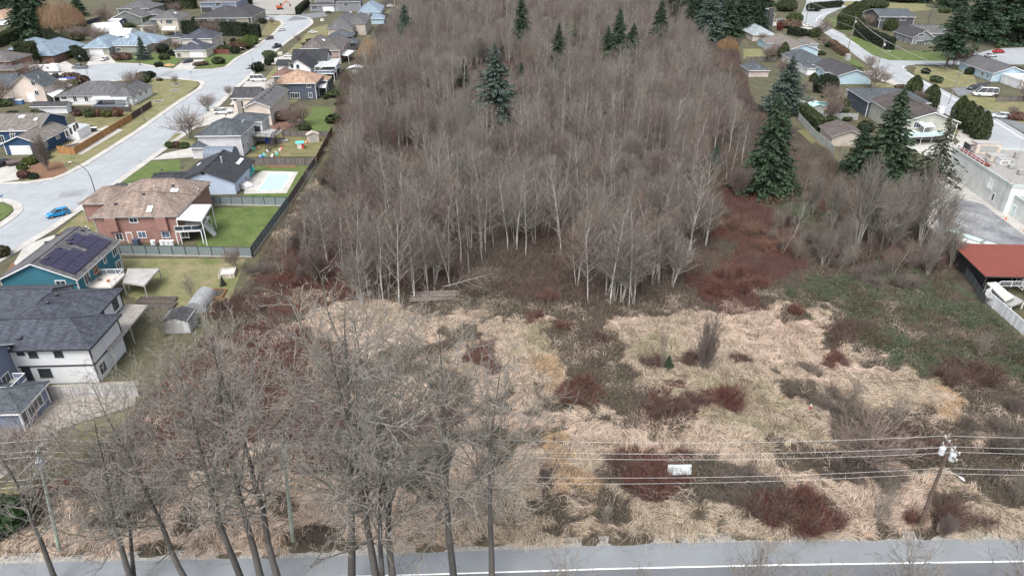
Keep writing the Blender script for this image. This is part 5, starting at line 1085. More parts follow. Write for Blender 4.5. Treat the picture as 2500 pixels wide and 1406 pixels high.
for k, (bx, by, ty) in enumerate([(2030, 560, 400), (2060, 640, 500), (2120, 600, 430), (2175, 620, 450), (2200, 560, 400), (2290, 590, 440), (2320, 650, 540), (1985, 520, 400), (2260, 680, 560), (2005, 650, 540)]):
    h = tall(bx, by, ty); place_tree('bare_tree', multi[k % 2], P(bx, by), 'tall many stemmed bare tree in the thicket around the right hand conifers', group='many stemmed bare trees around the right hand conifers', s=h/18*.9, sz=h/18, rz=k)
for k in range(30):
    bx, by = rn2.uniform(1890, 2050), rn2.uniform(400, 640); s_ = rn2.uniform(.3, .6); q = [alder, broom, sparse][k % 3]; i_ = rn2.randrange(3)
    place_tree('thin_bare_tree', q[i_], P(bx, by), 'thin bare tree in the rusty brush right of the dark green spruce', group='thin bare trees in the rusty brush', s=s_*(1 if q is alder else 1.2), rz=rn2.uniform(0, 6), tilt=(rn2.gauss(0, .1), rn2.gauss(0, .1)))
for k in range(46):
    t = rn2.random(); bx, by = 690+150*t+rn2.uniform(-30, 60), 690-330*t+rn2.uniform(-20, 30); s_ = rn2.uniform(.35, .7); q = [alder, broom][k % 2]; i_ = rn2.randrange(3)
    place_tree('thin_bare_tree', q[i_], P(max(bx, 640+(700-by)*.62), by), 'low bare tree in the brush between the back fences and the wood', group='low bare trees behind the back fences', s=s_*(1 if q is alder else 1.3), rz=rn2.uniform(0, 6), tilt=(rn2.gauss(0, .1), rn2.gauss(0, .1)))
for k, (bx, by, ty) in enumerate([(1000, 400, 345), (965, 395, 340), (1080, 700, 640)]):
    h = tall(bx, by, ty)+5; place_tree('leaning_tree', alder[6], P(bx, by), ['bent over pale tree lying in the gap at the left of the wood', 'second bent over pale tree in the gap at the left of the wood', 'half fallen pale tree above the log pile'][k], s=1., rz=k, tilt=(.3, -1.05))
for k, (bx, by) in enumerate([(2420, 1180), (2480, 1230), (2300, 1310), (2140, 1290), (2040, 1160), (1480, 1290), (1330, 1180), (420, 1240), (300, 1160), (200, 1290), (540, 1200), (1010, 1180), (2470, 1010), (2390, 880), (2200, 1100), (2080, 980)]):
    place_tree('scrub_tree', [broom, sparse][k % 2][k % 3], P(bx, by), 'small twiggy bare scrub tree in the rough along the field', group='small scrub trees in the field', s=rn2.uniform(.35, .7), rz=k, cat='tree')
# ------------------------------------------------------------------ hedges and evergreen bushes
def hedgecloud(n, shape, size, col, seed, asp=2., vert=True):
    """shape: 'box' or 'cone' or 'ball', unit size 1x1x1"""
    g = np.random.default_rng(seed)
    if shape == 'ball':
        d = g.normal(size=(n, 3)); d /= np.linalg.norm(d, axis=1)[:, None]; r = g.uniform(.8, 1.03, n)*(.9+.2*vn(d[:, 0]*3+5, d[:, 2]*3+d[:, 1]*2+5)); c = d*r[:, None]*.5; c[:, 2] += .5
    elif shape == 'cone':
        t = g.uniform(0, 1, n)**.8; a = g.uniform(0, 6.28, n); R = .5*np.minimum(1, (1-t)*2.2)**.6*(.86+.28*vn(a*2+3, t*5+3)); r = R*g.uniform(.8, 1.05, n); c = np.stack([r*np.cos(a), r*np.sin(a), t], 1)
    else:
        f = g.integers(0, 7, n); c = g.uniform(-.5, .5, (n, 3)); s = g.uniform(.44, .52, n)
        c[f == 0, 0] = -s[f == 0]; c[f == 1, 0] = s[f == 1]; c[f == 2, 1] = -s[f == 2]; c[(f == 3), 1] = s[f == 3]; k = f >= 4; c[k, 2] = s[k]+g.uniform(-.05, .04, k.sum()); c[:, 2] += .5
    lum = g.uniform(.55, 1.5, n)*(.75+.5*vn(c[:, 0]*7+9, c[:, 1]*7+c[:, 2]*5+9))
    return c, size, np.array(col)*lum[:, None]
def hedge(name, label, cen, size, shape, col, seed=1, rz=0, group=None, cat='hedge', dens=16, card=.42, top=None):
    sx, sy, sz = size; area = 2*(sx+sy)*sz+sx*sy; n = int(min(9000, max(250, area*dens)))
    c, _, t = hedgecloud(n, shape, 1, col, seed); c = c*np.array([[sx, sy, sz]])
    if shape == 'box': c[:, 2] += np.where(c[:, 2] > sz*.8, (vn(c[:, 0]+40, c[:, 1]+40, 1.3, seed)-.5)*.5, 0)
    g = np.random.default_rng(seed); V, F, T = quads(c, g.uniform(.6, 1.3, n)*card, t, asp=1.8, rn=g, dirs=np.tile((0, 0, 1.), (n, 1)))
    o = link(name, npmesh(name, V, F, m_leaf, tint=T), None, cen); o.rotation_euler = (0, 0, rz); tag(o, label, cat, group)
    b = MB()
    if shape == 'box': b.box((0, 0, sz*.46), (sx*.86, sy*.86, sz*.9))
    else: b.tube([(0, 0, .02), (0, 0, sz*.25), (0, 0, sz*.6), (0, 0, sz*.88)], [min(sx, sy)*.3, min(sx, sy)*.38, min(sx, sy)*.34, .05], 8)
    b.build('inner_branches', mat('hedge inside', (.018, .026, .014), rough=1), o); return o
CED = (.045, .060, .024); DKH = (.022, .032, .018)
def hedgeline(label, p, q, wd, ht, col=CED, seed=1, name='hedge', **k):
    a, b_ = P(*p), P(*q); c = (a+b_)/2; d = b_-a
    return hedge(name, label, c, (d.length, wd, ht), 'box', col, seed, rz=math.atan2(d.y, d.x), **k)
hedgeline('tall dark clipped hedge in front of the wide charcoal roofed house', (452, 84), (608, 90), 3, 6.5, DKH, 1)
hedgeline('dark clipped hedge on the street side of the wide charcoal roofed house', (612, 92), (636, 92), 4, 6, DKH, 2)
hedgeline('long hedge running behind the sage house garden', (112, 90), (205, 150), 4, 4, DKH, 3)
hedgeline('hedge row in front of the blue roofed brick bungalow', (55, 160), (95, 160), 5, 9, CED, 4)
hedgeline('dark hedge left of the blue roofed bungalow', (-10, 118), (40, 96), 3.5, 5, CED, 5)
hedgeline('hedge behind the beige two storey house', (375, 28), (440, 26), 4, 6, DKH, 6)
hedgeline('dark hedge between beige and navy roofed houses', (447, 80), (480, 78), 3, 4.5, DKH, 7)
hedgeline('tall hedge at the top left beside the driveway', (425, 20), (478, 22), 5, 10, CED, 8)
hedgeline('tall hedge behind the vacant lot', (560, 8), (612, 12), 4, 9, DKH, 9)
hedgeline('clipped hedge at the far side of the vacant lot', (728, 36), (752, 14), 3, 4, DKH, 10)
hedgeline('row of clipped cone topped cedars beside the mossy path', (1957, 290), (1998, 328), 2.6, 4.2, CED, 11)
hedgeline('dense cedar hedge behind the above ground pool', (2020, 276), (2066, 278), 2.4, 4.2, CED, 12)
hedgeline('long dark hedge bordering the right hand road', (2092, 88), (2172, 122), 3.5, 5, DKH, 13)
hedgeline('hedge at the very top of the right hand road', (1986, 24), (2050, 18), 3, 4, DKH, 14)
hedgeline('brown winter hedge beside the road and the sky blue house', (2028, 112), (2062, 138), 3, 2.6, (.13, .085, .06), 15)
hedgeline('dark round topped hedge beside the brown roofed house', (1930, 84), (1958, 90), 5, 3.5, DKH, 16)
hedgeline('dark hedge in front of the far carport lot', (2410, 160), (2490, 178), 2, 1.6, DKH, 17)
for k, (x0, y0, tp) in enumerate([(2062, 72, 15), (2078, 62, 5), (2098, 48, 2)]):
    hh = tall(x0, y0, tp); hedge('cedar', ['leftmost', 'middle', 'rightmost'][k]+' of three giant columnar cedars inside the road bend', P(x0, y0), (9, 9, hh), 'cone', CED, 20+k, cat='tree', group='giant cedars inside the road bend')
for k, (x0, y0) in enumerate([(2335, 303), (2354, 316), (2372, 328), (2390, 340)]):
    hh = tall(x0, y0, y0-66); hedge('clipped_cedar', ['farthest', 'second farthest', 'third', 'nearest'][k]+' of four fat clipped cedars in a row by the right hand road', P(x0, y0), (4.4, 4.4, hh), 'cone', CED, 30+k, cat='tree', group='four fat clipped cedars')
for x0, y0, tp, w_, lab in [(2228, 232, 186, 5, 'clipped cedar column with a flat top beside the road'), (2268, 262, 208, 5, 'clipped cedar column right of the brown bushy tree'), (1910, 148, 105, 5, 'clipped cedar column beside the pale blue gable end'), (2098, 88, 46, 5, 'columnar cedar in front of the brown two storey house'), (2172, 75, 45, 7, 'bushy cedar left of the grey gabled house'), (1903, 75, 55, 3, 'red leaved columnar shrub near the small pale roof'), (1990, 92, 70, 5, 'rounded green cedar at the bend by the brown roofs'),
                            (1985, 200, 180, 3, 'dark slim cedar beside the low white house'), (2258, 110, 60, 1, 'x')][:-1]:
    hedge('clipped_cedar', lab, P(x0, y0), (w_, w_, tall(x0, y0, tp)), 'cone', (.12, .03, .03) if 'red' in lab else CED, x0, cat='tree')
BU = [(2012, 226, 9, 6, DKH, 'broad dark bush beside the sky blue house'), (2448, 112, 9, 7, DKH, 'round dark bush beyond the far parking area'), (598, 118, 9, 4, (.075, .11, .03), 'bright green bush near the street beside the navy roofed house'), (612, 108, 8, 4, (.08, .12, .03), 'bright green bush under the blue tarp'), (582, 122, 8, 3.5, (.12, .075, .05), 'reddish brown bush left of the bright green bushes'), (574, 131, 5, 3, DKH, 'dark round bush at the corner of the green lawn'),
 (655, 160, 3, 3, DKH, 'left of two dark egg shaped bushes by the white house'), (662, 154, 3, 3, DKH, 'right of two dark egg shaped bushes by the white house'), (415, 361, 2.2, 1.6, (.05, .08, .03), 'left green ball bush on the lawn corner'), (432, 361, 2, 1.7, (.09, .055, .045), 'brown ball bush between two green ones'), (452, 362, 2.6, 1.5, (.05, .08, .03), 'right green ball bush on the lawn corner'),
 (72, 402, 3, 1.8, (.09, .11, .03), 'yellow green mound bush beside the covered boat'), (85, 396, 2.6, 1.6, (.08, .10, .03), 'smaller yellow green mound bush on the corner bed'), (56, 415, 2.6, 1.4, (.08, .10, .03), 'low yellow green bush at the driveway edge'), (60, 433, 3, 1.5, (.13, .06, .05), 'red brown low bush at the corner kerb'), (82, 436, 2.6, 1.2, DKH, 'dark low bush at the corner kerb'),
 (190, 284, 3, 2, (.10, .06, .05), 'brown bush left behind the white bungalow fence'), (220, 286, 4, 2.4, (.06, .08, .035), 'green bush behind the white bungalow fence'), (242, 285, 2.6, 2.2, (.12, .07, .05), 'rusty bush in the middle behind the fence'), (262, 286, 3.2, 2, (.10, .11, .035), 'olive bush behind the white bungalow fence'), (289, 285, 3.2, 2.8, (.17, .09, .065), 'pinkish brown bush at the right behind the fence'),
 (2366, 182, 4, 2.5, DKH, 'dark bush by the window of the white bungalow'), (2380, 334, 3, 2, (.04, .055, .045), 'low grey green bush beside the four clipped cedars'), (180, 212, 4, 2.5, (.09, .11, .03), 'yellow green bush beside the white sheet carport'), (1985, 28, 10, 5, DKH, 'dark bushes at the very top of the bend'), (1918, 28, 14, 7, (.05, .065, .03), 'broad bush beside the dark chimney house'), (1938, 55, 10, 5, (.06, .085, .03), 'green bushes below the dark chimney house'),
 (1925, 68, 14, 4, (.14, .095, .07), 'brown bushes beside the small pale roofed house'), (152, 142, 9, 3.5, (.06, .08, .03), 'green bush at the corner of the brick bungalow'), (300, 146, 8, 2.6, (.12, .075, .06), 'brown bush bed on the cul-de-sac lawn'), (398, 130, 6, 4, DKH, 'dark bush beside the navy roofed house'), (178, 100, 12, 4, (.09, .09, .05), 'olive bushes behind the long hedge'), (60, 90, 12, 6, (.06, .08, .03), 'olive tree crown above the blue roofs'),
 (0, 1290, 6, 3.5, (.035, .075, .025), 'green bush at the lower left edge'), (0, 625, 4, 1.8, (.06, .05, .03), 'low brown bush at the left edge by the teal house'), (642, 58, 5, 3, DKH, 'dark round bush on the island lawn'), (105, 388, 4, 2.2, (.05, .07, .045), 'grey green bush behind the broom shaped bare tree'), (583, 268, 3, 2.2, (.03, .05, .02), 'small dark conifer bush by the stone chimney'), (690, 296, 4, 3.2, (.13, .09, .07), 'bare rounded bush by the brick patio'),
 (2480, 292, 6, 2, (.16, .09, .07), 'brown bush at the right edge lawn'), (2205, 5, 30, 6, DKH, 'dark bushes at the top right of the road'), (2130, 20, 20, 5, (.05, .07, .03), 'green bushes behind the giant cedars')]
for k, (x0, y0, w_, h_, c_, lab) in enumerate(BU):
    hedge('bush', lab, P(x0, y0), (w_, w_*.8, h_), 'ball', c_, 60+k, cat='bush', card=.34 if w_ < 6 else .55, dens=22 if w_ < 5 else 10)

# small planting round the far houses, kept off roofs and paving
rn3 = random.Random(5); shrubs_ = []
def free(x, y): return not any(inpoly(np.array([x]), np.array([y]), q)[0] for q in HARD)
protos = {}
for j, c_ in enumerate([CED, DKH, (.10, .07, .05), (.06, .08, .035)]):
    protos[j] = hedge('garden_shrub', 'x', (0, 0, 0), (2.6, 2.4, 2.2), 'ball', c_, 400+j, cat='bush', card=.36, dens=20)
used = set()
for reg, n, lab in [([(0, 20), (600, 15), (600, 130), (420, 200), (0, 330)], 52, 'top left'), ([(560, 60), (900, 60), (810, 330), (480, 330)], 26, 'behind the street houses'), ([(1830, 100), (2500, 0), (2500, 310), (2330, 330), (1990, 330)], 60, 'top right')]:
    c = 0; tries = 0
    while c < n and tries < 900:
        tries += 1; px, py = rn3.uniform(min(q[0] for q in reg), max(q[0] for q in reg)), rn3.uniform(min(q[1] for q in reg), max(q[1] for q in reg))
        if not inpoly(np.array([px]), np.array([py]), reg)[0]: continue
        p = P(px, py)
        if not free(p.x, p.y) or not free(p.x+1.2, p.y) or not free(p.x-1.2, p.y) or not free(p.x, p.y-1.5): continue
        c += 1; s_ = rn3.uniform(.5, 1.25)*(1+p.y/500); g_ = 'small garden shrubs and trees, '+lab; L_ = {'top left': 'in the gardens of the houses at the top left', 'behind the street houses': 'beside the houses along the right of the street', 'top right': 'in the gardens along the right hand road'}[lab]
        if c % 4 == 0: q = [garden, broom][c % 2]; place_tree('garden_tree', q[c % 2], p, 'small bare garden tree '+L_, group='bare garden trees, '+lab, s=s_*.9, rz=c); continue
        j = rn3.randrange(4); pr = protos[j]
        if j in used: o = pr.copy(); COL.objects.link(o); ch = pr.children[0].copy(); COL.objects.link(ch); ch.parent = o
        else: o = pr; used.add(j)
        o.location = p; o.scale = (s_*rn3.uniform(.9, 1.9), s_, s_*rn3.uniform(.45, .95)); o.rotation_euler[2] = c; tag(o, 'small rounded garden shrub '+L_, 'bush', 'small garden shrubs, '+lab)
# ------------------------------------------------------------------ field cover: dry grass, brambles, brush
def scatter(n, x0, x1, y0, y1, zones, seed, jit=1.0):
    g = np.random.default_rng(seed); x = g.uniform(x0, x1, n); y = g.uniform(y0, y1, n); z = zone_at(x, y, jit)
    k = np.isin(z, [ZI[c] for c in zones]); px, py = PX(x, y); k &= (px > -120) & (px < 2620) & (py < 1500)
    k &= ~((px > 2330) & (py < 745) & (py > 330))
    return x[k], y[k], z[k], g
def ribbons(name, x, y, zb, ang, L, wd, lift, tint, m, ns=3, g=rng, curl=.38, tip=1.15):
    """flattened stalks: each runs from its root along ang, arches to `lift` and comes down again"""
    n = len(x); V = np.empty((n, (ns+1)*2, 3)); cx = x.copy(); cy = y.copy(); a = ang.copy(); bend = g.normal(0, curl, n)
    roll = g.normal(0, .5, n)
    for i in range(ns+1):
        t = i/ns; zz = zb+lift*np.sin(np.pi*min(1, .12+.8*t)); w = wd*(1-.75*t)*.5
        sx = -np.sin(a)*w; sy = np.cos(a)*w; sz = roll*w
        V[:, 2*i] = np.stack([cx-sx, cy-sy, zz-sz], 1); V[:, 2*i+1] = np.stack([cx+sx, cy+sy, zz+sz], 1)
        cx = cx+np.cos(a)*L/ns; cy = cy+np.sin(a)*L/ns; a = a+bend/ns
    b = np.arange(n)[:, None]*(ns+1)*2; F = np.stack([np.concatenate([b+2*i, b+2*i+1, b+2*i+3, b+2*i+2], 1) for i in range(ns)], 1).reshape(-1, 4)
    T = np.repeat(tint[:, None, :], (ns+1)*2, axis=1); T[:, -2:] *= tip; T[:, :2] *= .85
    return npmesh(name, V.reshape(-1, 3), F, m, tint=T.reshape(-1, 3))
def flow(x, y): return 6.5*fbm(x, y, .07, 31)*1.6+2.6*(vn(x, y, .42, 33)-.5)+1.5*(vn(x, y, 1.1, 36)-.5)
def stems(name, x, y, z0, h, spread, r, tint, g, label=None):
    n = len(x); a = g.uniform(0, 6.28, n); s = g.normal(0, 1, n)*spread
    p0 = np.stack([x, y, z0], 1); p1 = p0+np.stack([np.cos(a)*s*h*.5, np.sin(a)*s*h*.5, h*.6], 1); p2 = p1+np.stack([np.cos(a)*s*h*.7+g.normal(0, .12, n)*h, np.sin(a)*s*h*.7+g.normal(0, .12, n)*h, h*.4], 1)
    p3 = p1+np.stack([g.normal(0, .3, n)*h, g.normal(0, .3, n)*h, h*g.uniform(.1, .45, n)], 1)
    return segmesh(name, np.concatenate([p0, p1, p1]), np.concatenate([p1, p2, p3]), np.concatenate([r, r*.8, r*.6]), np.concatenate([r*.8, r*.4, r*.3]), np.concatenate([tint, tint*1.1, tint*1.1]), m_twig, 3)
def gz_at(x, y): return gheight(x, y)
pale = np.array([.63, .51, .415]); grey = np.array([.50, .42, .325]); ochre = np.array([.50, .37, .24]); green = np.array([.27, .26, .15])
for nm, x0, x1, y0, y1, N, w0 in [('dry_grass', -62, 68, 45, 100, 560000, .034), ('dry_grass', -62, 0, 100, 175, 50000, .06)]:
    x, y, z, g = scatter(N, x0, x1, y0, y1, 'SO', 41)
    f = fbm(x, y, .12, 40)[:, None]; t2 = np.clip((fbm(x, y, .07, 44)[:, None]-.42)*4, 0, 1)
    base = pale*(1-t2)+grey*t2; gr = np.clip((fbm(x, y, .1, 47)[:, None]-.6)*5, 0, .5); base = base*(1-gr)+green*gr
    base = np.where((z == ZI['O'])[:, None], ochre, base); base = np.where(g.random((len(x), 1)) < .05, base*np.array([.9, .62, .35]), base)
    clump = vn(x, y, .55, 51); tint = base*g.uniform(.6, 1.3, len(x))[:, None]
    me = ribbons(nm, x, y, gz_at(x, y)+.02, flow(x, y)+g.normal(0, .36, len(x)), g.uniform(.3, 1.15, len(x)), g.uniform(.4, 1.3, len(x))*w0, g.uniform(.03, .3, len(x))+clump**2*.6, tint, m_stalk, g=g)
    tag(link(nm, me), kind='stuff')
# sparse straw among the brush everywhere else in the field
x, y, z, g = scatter(120000, -62, 68, 45, 100, 'BRG', 43)
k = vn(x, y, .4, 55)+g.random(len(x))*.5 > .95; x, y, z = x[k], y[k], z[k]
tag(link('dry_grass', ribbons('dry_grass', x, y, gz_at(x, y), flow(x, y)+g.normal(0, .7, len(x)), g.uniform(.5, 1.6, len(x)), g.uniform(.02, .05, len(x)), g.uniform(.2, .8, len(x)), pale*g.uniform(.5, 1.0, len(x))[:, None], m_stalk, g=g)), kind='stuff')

# weeds and dead stems poking through the straw
x, y, z, g = scatter(120000, -62, 68, 45, 105, 'SO', 68); k = (fbm(x, y, .35, 97)+.35*g.random(len(x)) > .71); x, y = x[k], y[k]; n = len(x); c = np.array([.15, .11, .085])*g.uniform(.5, 1.7, n)[:, None]
tag(link('dead_weeds', stems('dead_weeds', x, y, gz_at(x, y), g.uniform(.3, .9, n), .5, np.full(n, .014), c, g)), kind='stuff')
# red brown brush
x, y, z, g = scatter(150000, -62, 75, 45, 190, 'R', 61); n = len(x); c = (np.array([.135, .055, .042])+np.array([.07, .035, .012])*np.clip(vn(x, y, .14, 69)*3-1.6, 0, 1)[:, None])*(1-.5*vn(x, y, .25, 66)[:, None])+np.array([.11, .085, .075])*(.5*vn(x, y, .25, 66)[:, None])
tag(link('red_brush', stems('red_brush', x, y, gz_at(x, y), g.uniform(.7, 1.7, n)*(.5+.9*vn(x, y, .3, 67)), .3, np.full(n, .016), c*g.uniform(.5, 1.5, n)[:, None], g)), kind='stuff')
# mixed bramble tangle
x, y, z, g = scatter(150000, -62, 90, 45, 180, 'BGW', 62); k = (z != ZI['G']) | (g.random(len(x)) < .65); x, y, z = x[k], y[k], z[k]; n = len(x)
mixc = vn(x, y, .16, 71)[:, None]; c = np.array([.17, .12, .10])*(1-mixc)+np.array([.14, .125, .095])*mixc
tag(link('bramble_thicket', stems('bramble_thicket', x, y, gz_at(x, y), g.uniform(.4, 1.4, n)*(.4+1.1*vn(x, y, .25, 72)), .6, np.full(n, .017), c*g.uniform(.5, 1.5, n)[:, None], g)), kind='stuff')
# leaves of the brambles
x, y, z, g = scatter(300000, -62, 90, 45, 165, 'BGW', 63); u = g.random(len(x)); lf = vn(x, y, .13, 75)
k = (z == ZI['G']) | ((z == ZI['B']) & (u < .30+.5*(lf > .5))) | ((z == ZI['W']) & (u < .4)); x, y, z, lf = x[k], y[k], z[k], lf[k]; n = len(x)
hh = gz_at(x, y)+g.uniform(.05, 1.0, n)*(.35+1.1*vn(x, y, .22, 76)); G_ = np.array([.066, .09, .052]); B_ = np.array([.13, .115, .07]); Wn = np.array([.14, .115, .08])
c = np.where((z == ZI['G'])[:, None], G_, np.where((z == ZI['W'])[:, None], Wn, B_*(1-.45*(lf[:, None] > .5))+G_*(.45*(lf[:, None] > .5))))*g.uniform(.5, 1.55, n)[:, None]
V, F, T = quads(np.stack([x, y, hh], 1), g.uniform(.09, .2, n), c, up=.2, asp=1.5, rn=g); tag(link('bramble_leaves', npmesh('bramble_leaves', V, F, m_leaf, tint=T)), kind='stuff')
x, y, z, g = scatter(420000, 15, 92, 62, 130, 'G', 64); n = len(x); lm = vn(x, y, .35, 77)
hh = gz_at(x, y)+(.35+1.1*vn(x, y, .22, 76))*g.uniform(.6, 1.05, n); V, F, T = quads(np.stack([x, y, hh], 1), g.uniform(.06, .15, n), (np.array([.08, .098, .06])*(1-.5*(lm > .62))[:, None]+np.array([.04, .02, .01])*(lm > .62)[:, None])*g.uniform(.5, 1.6, n)[:, None], up=.1, asp=1.5, rn=g); tag(link('bramble_leaves', npmesh('bramble_leaves', V, F, m_leaf, tint=T)), kind='stuff')
# undergrowth of the wood
x, y, z, g = scatter(190000, -80, 120, 85, 330, 'W', 65); n = len(x); mx = vn(x, y, .09, 81)[:, None]
c = (np.array([.135, .08, .068])*mx+np.array([.12, .10, .085])*(1-mx))*g.uniform(.5, 1.6, n)[:, None]
tag(link('undergrowth', stems('undergrowth', x, y, gz_at(x, y)-.1, g.uniform(.8, 2.6, n)*(.4+vn(x, y, .2, 82)), .35, np.full(n, .022), c, g)), kind='stuff')

# single shrubs one can point to
def shrub(label, px, py, R, h, col, seed, n=900, name='shrub', up=.0):
    g = np.random.default_rng(seed); nl = int(5+R*3.2); la = g.uniform(0, 6.28, nl); lr = R*np.sqrt(g.random(nl))*.85; ox = lr*np.cos(la)*1.15; oy = lr*np.sin(la)*.85; lh = h*g.uniform(.35, 1.1, nl); lw = g.uniform(.35, .8, nl)*min(1.2, .4+R*.25)
    k = g.integers(0, nl, n); a = g.uniform(0, 6.28, n); rr = lw[k]*np.sqrt(g.random(n))
    p0 = np.stack([ox[k]+rr*np.cos(a)*.5, oy[k]+rr*np.sin(a)*.5, np.full(n, -.1)], 1); hh = lh[k]*g.uniform(.45, 1.15, n); out = np.stack([np.cos(a)*rr*.7, np.sin(a)*rr*.7], 1)
    p1 = p0+np.concatenate([out+g.normal(0, .08*h, (n, 2)), (hh*.6)[:, None]], 1); p2 = p1+np.concatenate([out*.7+g.normal(0, .2*h, (n, 2)), (hh*.45)[:, None]], 1); p3 = p1+np.concatenate([out*.5+g.normal(0, .3*h, (n, 2)), (hh*g.uniform(-.1, .4, n))[:, None]], 1)
    r = np.full(n, .012+.003*h); lt = g.uniform(.7, 1.3, (nl, 3))*.25+.75; c = np.array(col)*lt[k]*g.uniform(.45, 1.7, n)[:, None]; gy_ = g.random(n) < .18; c[gy_] = np.array((.22, .18, .15))*g.uniform(.7, 1.2, gy_.sum())[:, None]
    me = segmesh('shrub', np.concatenate([p0, p1, p1]), np.concatenate([p1, p2, p3]), np.concatenate([r, r*.8, r*.7]), np.concatenate([r*.8, r*.5, r*.4]), np.concatenate([c, c*1.1, c*1.1]), m_twig, 3)
    p = P(px, py); p.z = float(gz_at(np.array([p.x]), np.array([p.y]))[0]); return tag(link(name, me, None, p), label, 'shrub')
RB = (.115, .048, .038); DB = (.095, .055, .047); GB = (.13, .11, .095)
for k, a in enumerate([('dense red brown shrub right of the centre of the pale field', 1762, 985, 2.9, 2.4, RB, 1600), ('large dark red brown shrub mound near the road below the sign', 1940, 1262, 4.2, 2.2, RB, 2600), ('left half of the long red brown shrub mound near the road', 1880, 1240, 3.0, 1.9, DB, 1500),
   ('dark red brown shrub left of the centre of the field', 1418, 965, 3.1, 2.0, RB, 1500), ('smaller dark red shrub mixed with straw below the thin sapling', 1630, 1010, 2.6, 1.7, DB, 1100), ('purple brown brush in the straw above the right of centre', 1685, 990, 2.0, 1.5, DB, 700), ('small rusty shrub at the foot of the wood', 1335, 732, 1.7, 1.6, RB, 600),
   ('small dark shrub in the green brown strip', 1470, 832, 1.8, 1.6, DB, 600), ('small reddish shrub above the green brown strip', 1380, 802, 1.6, 1.4, RB, 500), ('low reddish shrub left of the two small shrubs', 1305, 782, 1.9, 1.3, RB, 600), ('brown shrub under the thin sapling', 1590, 890, 1.6, 1.6, DB, 500), ('dark shrub at the foot of the grey sapling clump', 1690, 885, 2.0, 1.5, DB, 700),
   ('small brown shrub right of the grey sapling clump', 1808, 885, 1.4, 1.2, DB, 400), ('reddish shrub at the right upper part of the field', 2040, 890, 2.1, 1.5, RB, 700), ('brown shrub left of the reddish one in the right part of the field', 1960, 905, 2.2, 1.2, GB, 600), ('grey brown shrub beside the old farm rake', 2025, 985, 3.0, 1.6, GB, 1000), ('grey brush below the old farm rake', 2080, 1020, 2.6, 1.6, GB, 900),
   ('large dark brown shrub near the right hand pole', 2340, 1270, 2.6, 1.9, DB, 900), ('small rusty shrub left of the right hand pole', 2235, 1275, 1.2, 1.3, RB, 350), ('dark brush behind the transformers of the right hand pole', 2230, 1090, 3.6, 2.4, DB, 1500), ('grey brush around the gnarled pale tree', 2130, 1160, 3.4, 1.8, GB, 1400), ('grey green brush right of the white sign', 1810, 1200, 3.6, 1.8, GB, 1500),
   ('dark red brown shrub under the white sign', 1600, 1180, 3.4, 2.0, RB, 1500), ('dark brush left of the white sign', 1530, 1150, 2.2, 1.6, DB, 800), ('dark brush at the right edge above the wires', 2440, 1080, 5.0, 2.6, GB, 2200), ('purple brown brush at the right side under the ivy', 2360, 930, 4.0, 2.4, DB, 1800), ('brown brush left of the ivy patch', 2080, 820, 4.5, 1.8, DB, 1700),
   ('grey shrub patch at the top of the right straw patch', 1935, 765, 1.6, 1.6, RB, 400), ('dark shrub at the fence corner of the mossy lawn', 650, 670, 3.0, 1.8, GB, 900), ('grey brown brush behind the panel fence', 760, 560, 4.5, 2.6, GB, 1800), ('reddish brush left of the wood by the ditch', 730, 690, 4.0, 2.2, RB, 1600), ('big grey brush at the left edge of the wood', 850, 580, 5.0, 3.6, GB, 2200),
   ('grey brush beside the weathered fence', 800, 500, 4.0, 3.2, GB, 1600), ('dark brush below the greenhouse', 590, 760, 4.5, 2.4, DB, 1700), ('orange red shrub beneath the ragged dark spruces', 1800, 560, 5.0, 2.4, (.15, .085, .06), 2000), ('rusty brush right of the wood', 1790, 700, 6.0, 2.4, RB, 3000), ('orange brown brush right of the wood behind the rusty brush', 1900, 600, 4.5, 2.0, (.17, .09, .065), 1600),
   ('brown grey brush among the bare trees near the parking lot', 2160, 690, 5.0, 2.4, GB, 1800), ('reddish brush in front of the parking lot trees', 2230, 640, 5.5, 2.6, DB, 2400), ('grey brush below the broad bare tree', 2020, 590, 5.0, 3.0, GB, 2000)]):
    shrub(a[0], a[1], a[2], a[3], a[4], a[5], 900+k, int(a[6]*1.1))
# ------------------------------------------------------------------ vehicles
m_tyre = mat('tyre', (.02, .02, .021), rough=.9); m_rim = mat('wheel rim', (.30, .31, .32), rough=.35, metal=.6, var=.05); m_lamp = mat('head lamp lens', (.7, .72, .72), rough=.1, var=.02); m_tail = mat('tail lamp lens', (.35, .01, .01), rough=.2, var=.05)
m_cglass = mat('car glass', (.02, .025, .03), rough=.08, spec=.9, var=.1)
def paint(nm, c, metal=.2): return mat('paint '+nm, c, rough=.28, metal=metal, var=.03, spec=.5)
KIND = {  # L, W, H, belt stations (x fraction, z) , cabin: rear base, rear roof, front roof, front base (fractions of L from rear)
 'sedan': (4.7, 1.82, 1.43, [(0, .72), (.03, .92), (.2, .96), (.62, .90), (.8, .84), (.95, .72), (1, .5)], (.10, .27, .55, .72)),
 'hatch': (4.5, 1.84, 1.58, [(0, .75), (.02, .98), (.3, 1.0), (.68, .96), (.82, .90), (.95, .76), (1, .5)], (.02, .12, .52, .74)),
 'suv': (4.75, 1.9, 1.78, [(0, .7), (.01, 1.05), (.3, 1.08), (.7, 1.06), (.84, 1.0), (.96, .88), (1, .55)], (.01, .07, .56, .74)),
 'van': (5.9, 2.0, 2.5, [(0, .6), (.005, 1.3), (.4, 1.3), (.8, 1.25), (.93, 1.05), (.99, .8), (1, .5)], (.005, .02, .74, .92)),
 'pickup': (5.7, 1.98, 1.88, [(0, .7), (.01, 1.05), (.38, 1.06), (.42, 1.08), (.72, 1.1), (.84, 1.08), (.97, .95), (1, .55)], (.39, .42, .62, .74))}
